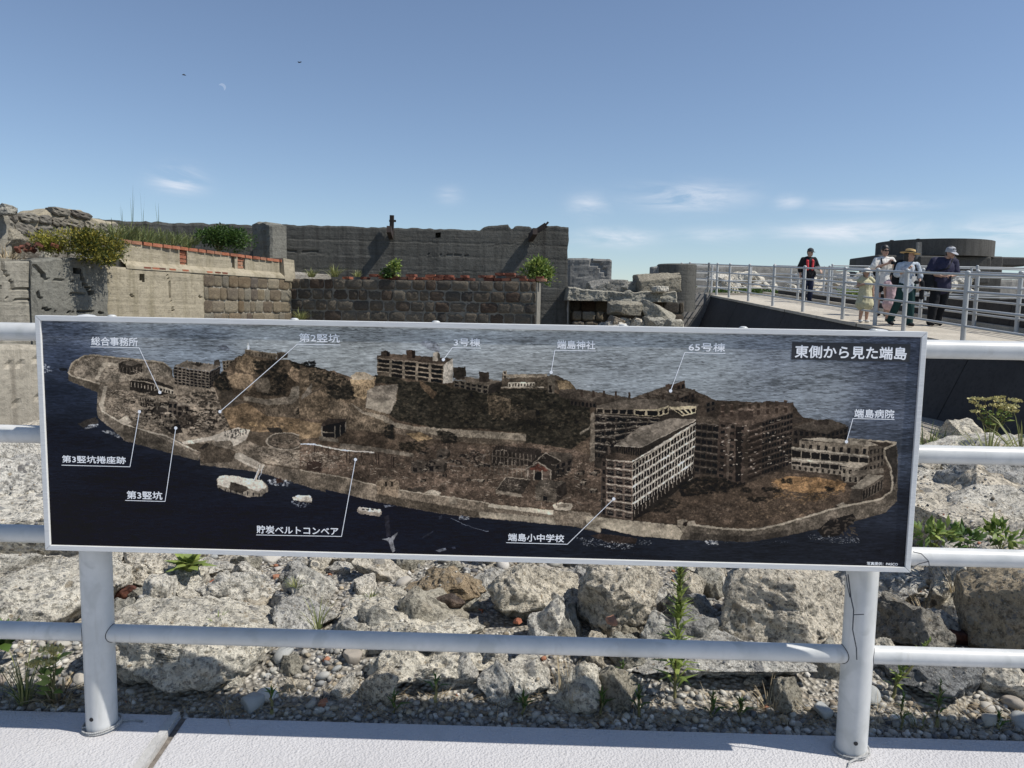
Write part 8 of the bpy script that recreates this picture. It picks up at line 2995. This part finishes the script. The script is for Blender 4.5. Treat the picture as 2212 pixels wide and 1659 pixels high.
V3 = lambda *a: Vector(a)


def ramp_at(px, py, y):
    p = PY(px, py, y)
    return (p.x, y, rz(y) + 0.0)


# guide in dark clothes with a red life vest
def fit_guide(J, hd, lk, sd_, w):
    c = J['chest']
    nk = J['neck']
    vest = []
    for s_ in (-1, 1):
        a = nk + V3(0.065 * s_, 0.02, -0.01)
        b = c + V3(0.085 * s_, -0.128, 0.06)
        d = c + V3(0.075 * s_, -0.145, -0.20)
        vest += [(a, b, 0.036, 0.044, 1.0, 0.75), (b, d, 0.044, 0.036, 1.0, 0.75)]
    vest += [(nk + V3(-0.065, 0.03, -0.005), nk + V3(0.065, 0.03, -0.005), 0.036, 0.036)]
    return [('trousers', 'fuse', trousers(J, w), 'jeans', 0.012, 0.012), ('jacket', 'fuse', shirt(J, w, 1.55, 0.06, 0.022), 'black', 0.012, 0.012), ('life_vest', 'fuse', vest, 'red', 0.010, 0.003),
            ('shoes', 'fuse', shoes(J), 'black', 0.010, 0.0), ('hair', 'fuse', hair_prims(hd, lk), 'hair', 0.010, 0.0),
            ('cap', 'mesh', lambda m: (lathe_at(m, hd + V3(0, 0, 0.035), CAPP), brim(m, hd + V3(0, 0, 0.03), lk)), 'darkcap'),
            ('waist_bag', 'fuse', [(J['pelvis'] + V3(0.16, -0.06, 0.02), J['pelvis'] + V3(0.19, -0.05, -0.08), 0.06, 0.055)], 'black')]


person('person in dark clothes, cap and red life vest standing apart on the ramp', ramp_at(1742, 655, 25.3), 1.74,
       stance(el_l=(-0.27, 0.04, 1.12), wr_l=(-0.24, 0.02, 0.88), el_r=(0.29, 0.02, 1.14), wr_r=(0.30, -0.20, 1.02), an_l=(-0.09, 0.02, 0.085), head=(0.03, -0.02, 1.575)), (0.45, -1), fit_guide, 1.12)


# man with sunglasses, white shirt, black shorts
def fit_sun(J, hd, lk, sd_, w):
    def glasses(m):
        for s_ in (-1, 1):
            c = hd + lk * 0.092 + sd_ * 0.034 * s_ + V3(0, 0, 0.006)
            m.add(*cap_prim(c - sd_ * 0.014, c + sd_ * 0.014, 0.018, 0.018, n=10, seg=5))
            m.bar(hd + lk * 0.085 + sd_ * 0.062 * s_ + V3(0, 0, 0.012), hd + sd_ * 0.088 * s_ + V3(0, 0, 0.012), 0.006, 0.01)
        m.bar(hd + lk * 0.10 - sd_ * 0.02 + V3(0, 0, 0.012), hd + lk * 0.10 + sd_ * 0.02 + V3(0, 0, 0.012), 0.006, 0.006)
    ch = J['chest']
    return [('shorts', 'fuse', trousers(J, w, 0.62), 'black', 0.012, 0.01), ('shirt', 'fuse', shirt(J, w, 0.75, 0.12, 0.026), 'white', 0.012, 0.014), ('shoes', 'fuse', shoes(J), 'black', 0.010, 0.0),
            ('hair', 'fuse', hair_prims(hd, lk, 0, 1.04), 'hair', 0.010, 0.006), ('sunglasses', 'mesh', glasses, 'black'),
            ('backpack_strap', 'fuse', [(J['neck'] + V3(-0.10, -0.05, -0.03), ch + V3(-0.11, -0.155, 0.0), 0.020, 0.020), (ch + V3(-0.11, -0.155, 0.0), ch + V3(-0.16, -0.06, -0.18), 0.020, 0.018)], 'black', 0.009, 0.0),
            ('backpack', 'fuse', [(ch + V3(-0.04, 0.17, -0.18), ch + V3(-0.02, 0.17, 0.10), 0.12, 0.11, 1.2, 0.8)], 'black'),
            ('camera', 'mesh', lambda m: (m.box((0.045, -0.30, 1.24), (0.125, -0.24, 1.31)), m.lathe([(0.03, -0.05), (0.03, 0.0)], 14, Matrix.Translation(V3(0.085, -0.32, 1.275)) @ Matrix.Rotation(R_(90), 4, 'X'))), 'black')]


person('person in sunglasses, white shirt and black shorts raising a camera', ramp_at(1902, 684, 19.4), 1.74,
       stance(el_l=(-0.29, -0.05, 1.14), wr_l=(-0.03, -0.24, 1.26), fing_l=(1, -0.2, 0.4), el_r=(0.28, -0.03, 1.12), wr_r=(0.12, -0.22, 1.28), fing_r=(-0.5, -0.3, 0.6), kn_r=(0.10, -0.06, 0.49), an_r=(0.10, 0.0, 0.085), toe_r=(0.10, -0.15, 0.03)), (0.15, -1), fit_sun, 1.0)


# woman in straw hat
def fit_hat(J, hd, lk, sd_, w):
    ch = J['chest']
    HP = [(0.205, 0.0), (0.21, 0.006), (0.16, 0.012), (0.112, 0.016), (0.106, 0.05), (0.100, 0.085), (0.07, 0.095), (0.004, 0.096)]
    return [('trousers', 'fuse', trousers(J, w, 1, 0.024), 'teal', 0.012, 0.014), ('blouse', 'fuse', shirt(J, w, 0.9, 0.10, 0.026), 'paleblue', 0.012, 0.014), ('shoes', 'fuse', shoes(J), 'black', 0.010, 0.0),
            ('hair', 'fuse', hair_prims(hd, lk, 0.07), 'hair', 0.010, 0.004), ('straw_hat', 'mesh', lambda m: lathe_at(m, hd + V3(0, 0, 0.05), HP, 36, Matrix.Rotation(R_(7), 4, 'Y')), 'straw'),
            ('hat_band', 'mesh', lambda m: lathe_at(m, hd + V3(0, 0, 0.05), [(0.1135, 0.017), (0.109, 0.042)], 36, Matrix.Rotation(R_(7), 4, 'Y')), 'black'),
            ('backpack', 'fuse', [(ch + V3(-0.10, 0.17, -0.22), ch + V3(-0.08, 0.17, 0.12), 0.15, 0.13, 1.15, 0.8)], 'black'),
            ('backpack_strap', 'fuse', [(J['neck'] + V3(0.11, -0.04, -0.03), ch + V3(0.13, -0.14, 0.0), 0.021, 0.021), (ch + V3(0.13, -0.14, 0.0), ch + V3(0.17, -0.03, -0.2), 0.021, 0.018)], 'black', 0.009, 0.0),
            ('name_card', 'mesh', lambda m: (m.box((0.01, -0.185, 0.98), (0.11, -0.179, 1.11)), m.bar(V3(0.06, -0.182, 1.11), V3(0.02, -0.10, 1.38), 0.01, 0.004)), 'white'),
            ('carried_jacket', 'fuse', [(J['wr_r'] + V3(0.03, -0.02, 0.04), J['wr_r'] + V3(0.05, 0.0, -0.30), 0.055, 0.045)], 'black', 0.012, 0.01),
            ('camera', 'fuse', [(ch + V3(0.10, -0.17, -0.26), ch + V3(0.14, -0.17, -0.26), 0.045, 0.045)], 'black')]


person('person in wide straw hat, pale blue blouse and dark trousers with backpack', ramp_at(1953, 705, 16.3), 1.60,
       stance(el_l=(-0.26, -0.04, 1.14), wr_l=(-0.12, -0.22, 1.24), fing_l=(0.3, -0.4, 0.7), el_r=(0.27, 0.02, 1.10), wr_r=(0.24, -0.10, 0.94), kn_l=(-0.14, 0.10, 0.50), an_l=(-0.20, 0.26, 0.12), toe_l=(-0.20, 0.14, 0.04), kn_r=(0.07, -0.08, 0.49), an_r=(0.06, -0.10, 0.085), toe_r=(0.06, -0.25, 0.03), head=(0.01, -0.02, 1.57)), (0.9, -0.6), fit_hat, 0.95)


# man in navy tee, head bowed
def fit_navy(J, hd, lk, sd_, w):
    ch = J['chest']
    return [('trousers', 'fuse', trousers(J, w, 1, 0.026), 'black', 0.012, 0.016), ('tee_shirt', 'fuse', shirt(J, w, 0.8, 0.12, 0.03), 'navy', 0.012, 0.014), ('shoes', 'fuse', shoes(J), 'black', 0.010, 0.0),
            ('hair', 'fuse', hair_prims(hd, lk), 'hair', 0.010, 0.0),
            ('cap', 'mesh', lambda m: (lathe_at(m, hd + V3(0, 0, 0.03), CAPP, 28, Matrix.Rotation(R_(12), 4, 'X')), brim(m, hd + V3(0.0, 0, 0.015), lk, 0.10, 0.082, 0.7)), 'greycap'),
            ('cap_badge', 'fuse', [(hd + lk * 0.088 - sd_ * 0.03 + V3(0, 0, 0.07), hd + lk * 0.088 + sd_ * 0.03 + V3(0, 0, 0.07), 0.018, 0.018)], 'darkcap', 0.008, 0.0),
            ('shoulder_bag', 'fuse', [(J['pelvis'] + V3(-0.30, -0.05, 0.16), J['pelvis'] + V3(-0.30, -0.05, -0.10), 0.10, 0.11, 1.2, 0.7)], 'black', 0.012, 0.004),
            ('bag_strap', 'fuse', [(J['sh_r'] + V3(-0.06, -0.06, 0.06), ch + V3(0.0, -0.17, -0.02), 0.018, 0.018), (ch + V3(0.0, -0.17, -0.02), J['pelvis'] + V3(-0.24, -0.12, 0.20), 0.018, 0.018)], 'black', 0.009, 0.0)]


person('person in navy tee shirt and grey cap looking down, with shoulder bag', ramp_at(2026, 704, 16.6), 1.70,
       stance(head=(0.10, -0.10, 1.55), neck=(0.05, -0.01, 1.43), chest=(0.03, 0.0, 1.24), sh_l=(-0.16, 0.02, 1.38), sh_r=(0.24, 0.0, 1.36), el_l=(-0.27, 0.0, 1.12), wr_l=(-0.12, -0.20, 1.05), fing_l=(0.8, -0.5, 0), el_r=(0.28, -0.02, 1.10), wr_r=(0.10, -0.22, 1.06), fing_r=(-0.8, -0.4, 0.1),
              kn_l=(-0.15, -0.05, 0.49), an_l=(-0.19, -0.04, 0.085), toe_l=(-0.22, -0.19, 0.03), kn_r=(0.08, 0.06, 0.49), an_r=(0.05, 0.15, 0.10), toe_r=(0.06, 0.02, 0.03)), (0.35, -1), fit_navy, 1.12)


# children
def fit_dress(colour, hat):
    def f(J, hd, lk, sd_, w):
        pe = J['pelvis']
        out = [('dress', 'fuse', [(pe + V3(0, 0, -0.30), pe + V3(0, 0, 0.0), 0.24, 0.175, 1.15, 0.95), (pe + V3(0, 0, 0.0), J['waist'], 0.175, 0.155, 1.25, 0.98), (J['waist'], J['chest'], 0.155, 0.168, 1.25, 0.98), (J['chest'], J['neck'] + V3(0, 0, -0.05), 0.168, 0.105, 1.2, 0.98),
                                  (J['sh_l'] + V3(0.05, 0, 0), J['sh_l'] + V3(-0.02, 0, -0.06), 0.09, 0.09), (J['sh_r'] + V3(-0.05, 0, 0), J['sh_r'] + V3(0.02, 0, -0.06), 0.09, 0.09)], colour, 0.012, 0.014),
               ('shoes', 'fuse', shoes(J), 'white' if hat else 'black', 0.010, 0.0), ('hair', 'fuse', hair_prims(hd, lk, 0.08), 'hair', 0.010, 0.004)]
        if hat:
            HP = [(0.18, -0.03), (0.185, -0.026), (0.14, 0.0), (0.112, 0.016), (0.108, 0.05), (0.098, 0.08), (0.06, 0.105), (0.004, 0.112)]
            out.append(('sun_hat', 'mesh', lambda m: lathe_at(m, hd + V3(0, 0, 0.05), HP, 30), 'white'))
        return out
    return f


child = dict(head=(0, -0.01, 1.545), neck=(0, 0.01, 1.36), chest=(0, 0, 1.20), waist=(0, 0, 1.03), pelvis=(0, 0, 0.90))
person('child in pale yellow dress and white sun hat beside the railing', ramp_at(1865, 694, 17.15), 1.20, stance(**child, el_l=(-0.25, -0.02, 1.16), wr_l=(-0.10, -0.20, 1.20), kn_l=(-0.09, -0.04, 0.49)), (0.1, -1), fit_dress('cream', True), 1.12)
person('child in pink dress half hidden behind a railing post', ramp_at(1921, 698, 17.6), 1.12, stance(**child), (-0.2, -1), fit_dress('pink', False), 1.10)

# ------------------------------------------------------------------ two birds far up
M['bird'] = simple('dark_bird', (0.03, 0.03, 0.035), 0.8)
for px, py, lab, a in ((397, 162, 'tiny dark bird flying left of the moon', 0.4), (647, 135, 'tiny dark bird high in the sky right of the moon', -0.5)):
    p = PY(px, py, 60)
    b_ = empty('bird', p, lab, 'bird')
    m = MB()
    m.tube([(-0.13, 0, 0), (-0.05, 0, 0.012), (0.05, 0, 0.01), (0.12, 0, 0.0), (0.17, 0, -0.005)], [0.01, 0.035, 0.04, 0.028, 0.006], 8)
    m.build('body', M['bird'], b_, True)
    for s_ in (-1, 1):
        m = MB()
        m.add([(0.06, 0.02 * s_, 0.01), (-0.05, 0.02 * s_, 0.01), (-0.06, 0.15 * s_, 0.06), (0.05, 0.16 * s_, 0.07), (-0.05, 0.30 * s_, 0.02), (0.06, 0.02 * s_, 0.0), (-0.05, 0.02 * s_, 0.0), (-0.06, 0.15 * s_, 0.05), (0.05, 0.16 * s_, 0.06)], [(0, 1, 2, 3), (3, 2, 4), (5, 8, 7, 6), (8, 4, 7)])
        m.build('wing', M['bird'], b_)
    b_.rotation_euler = (0.3, 0, a)
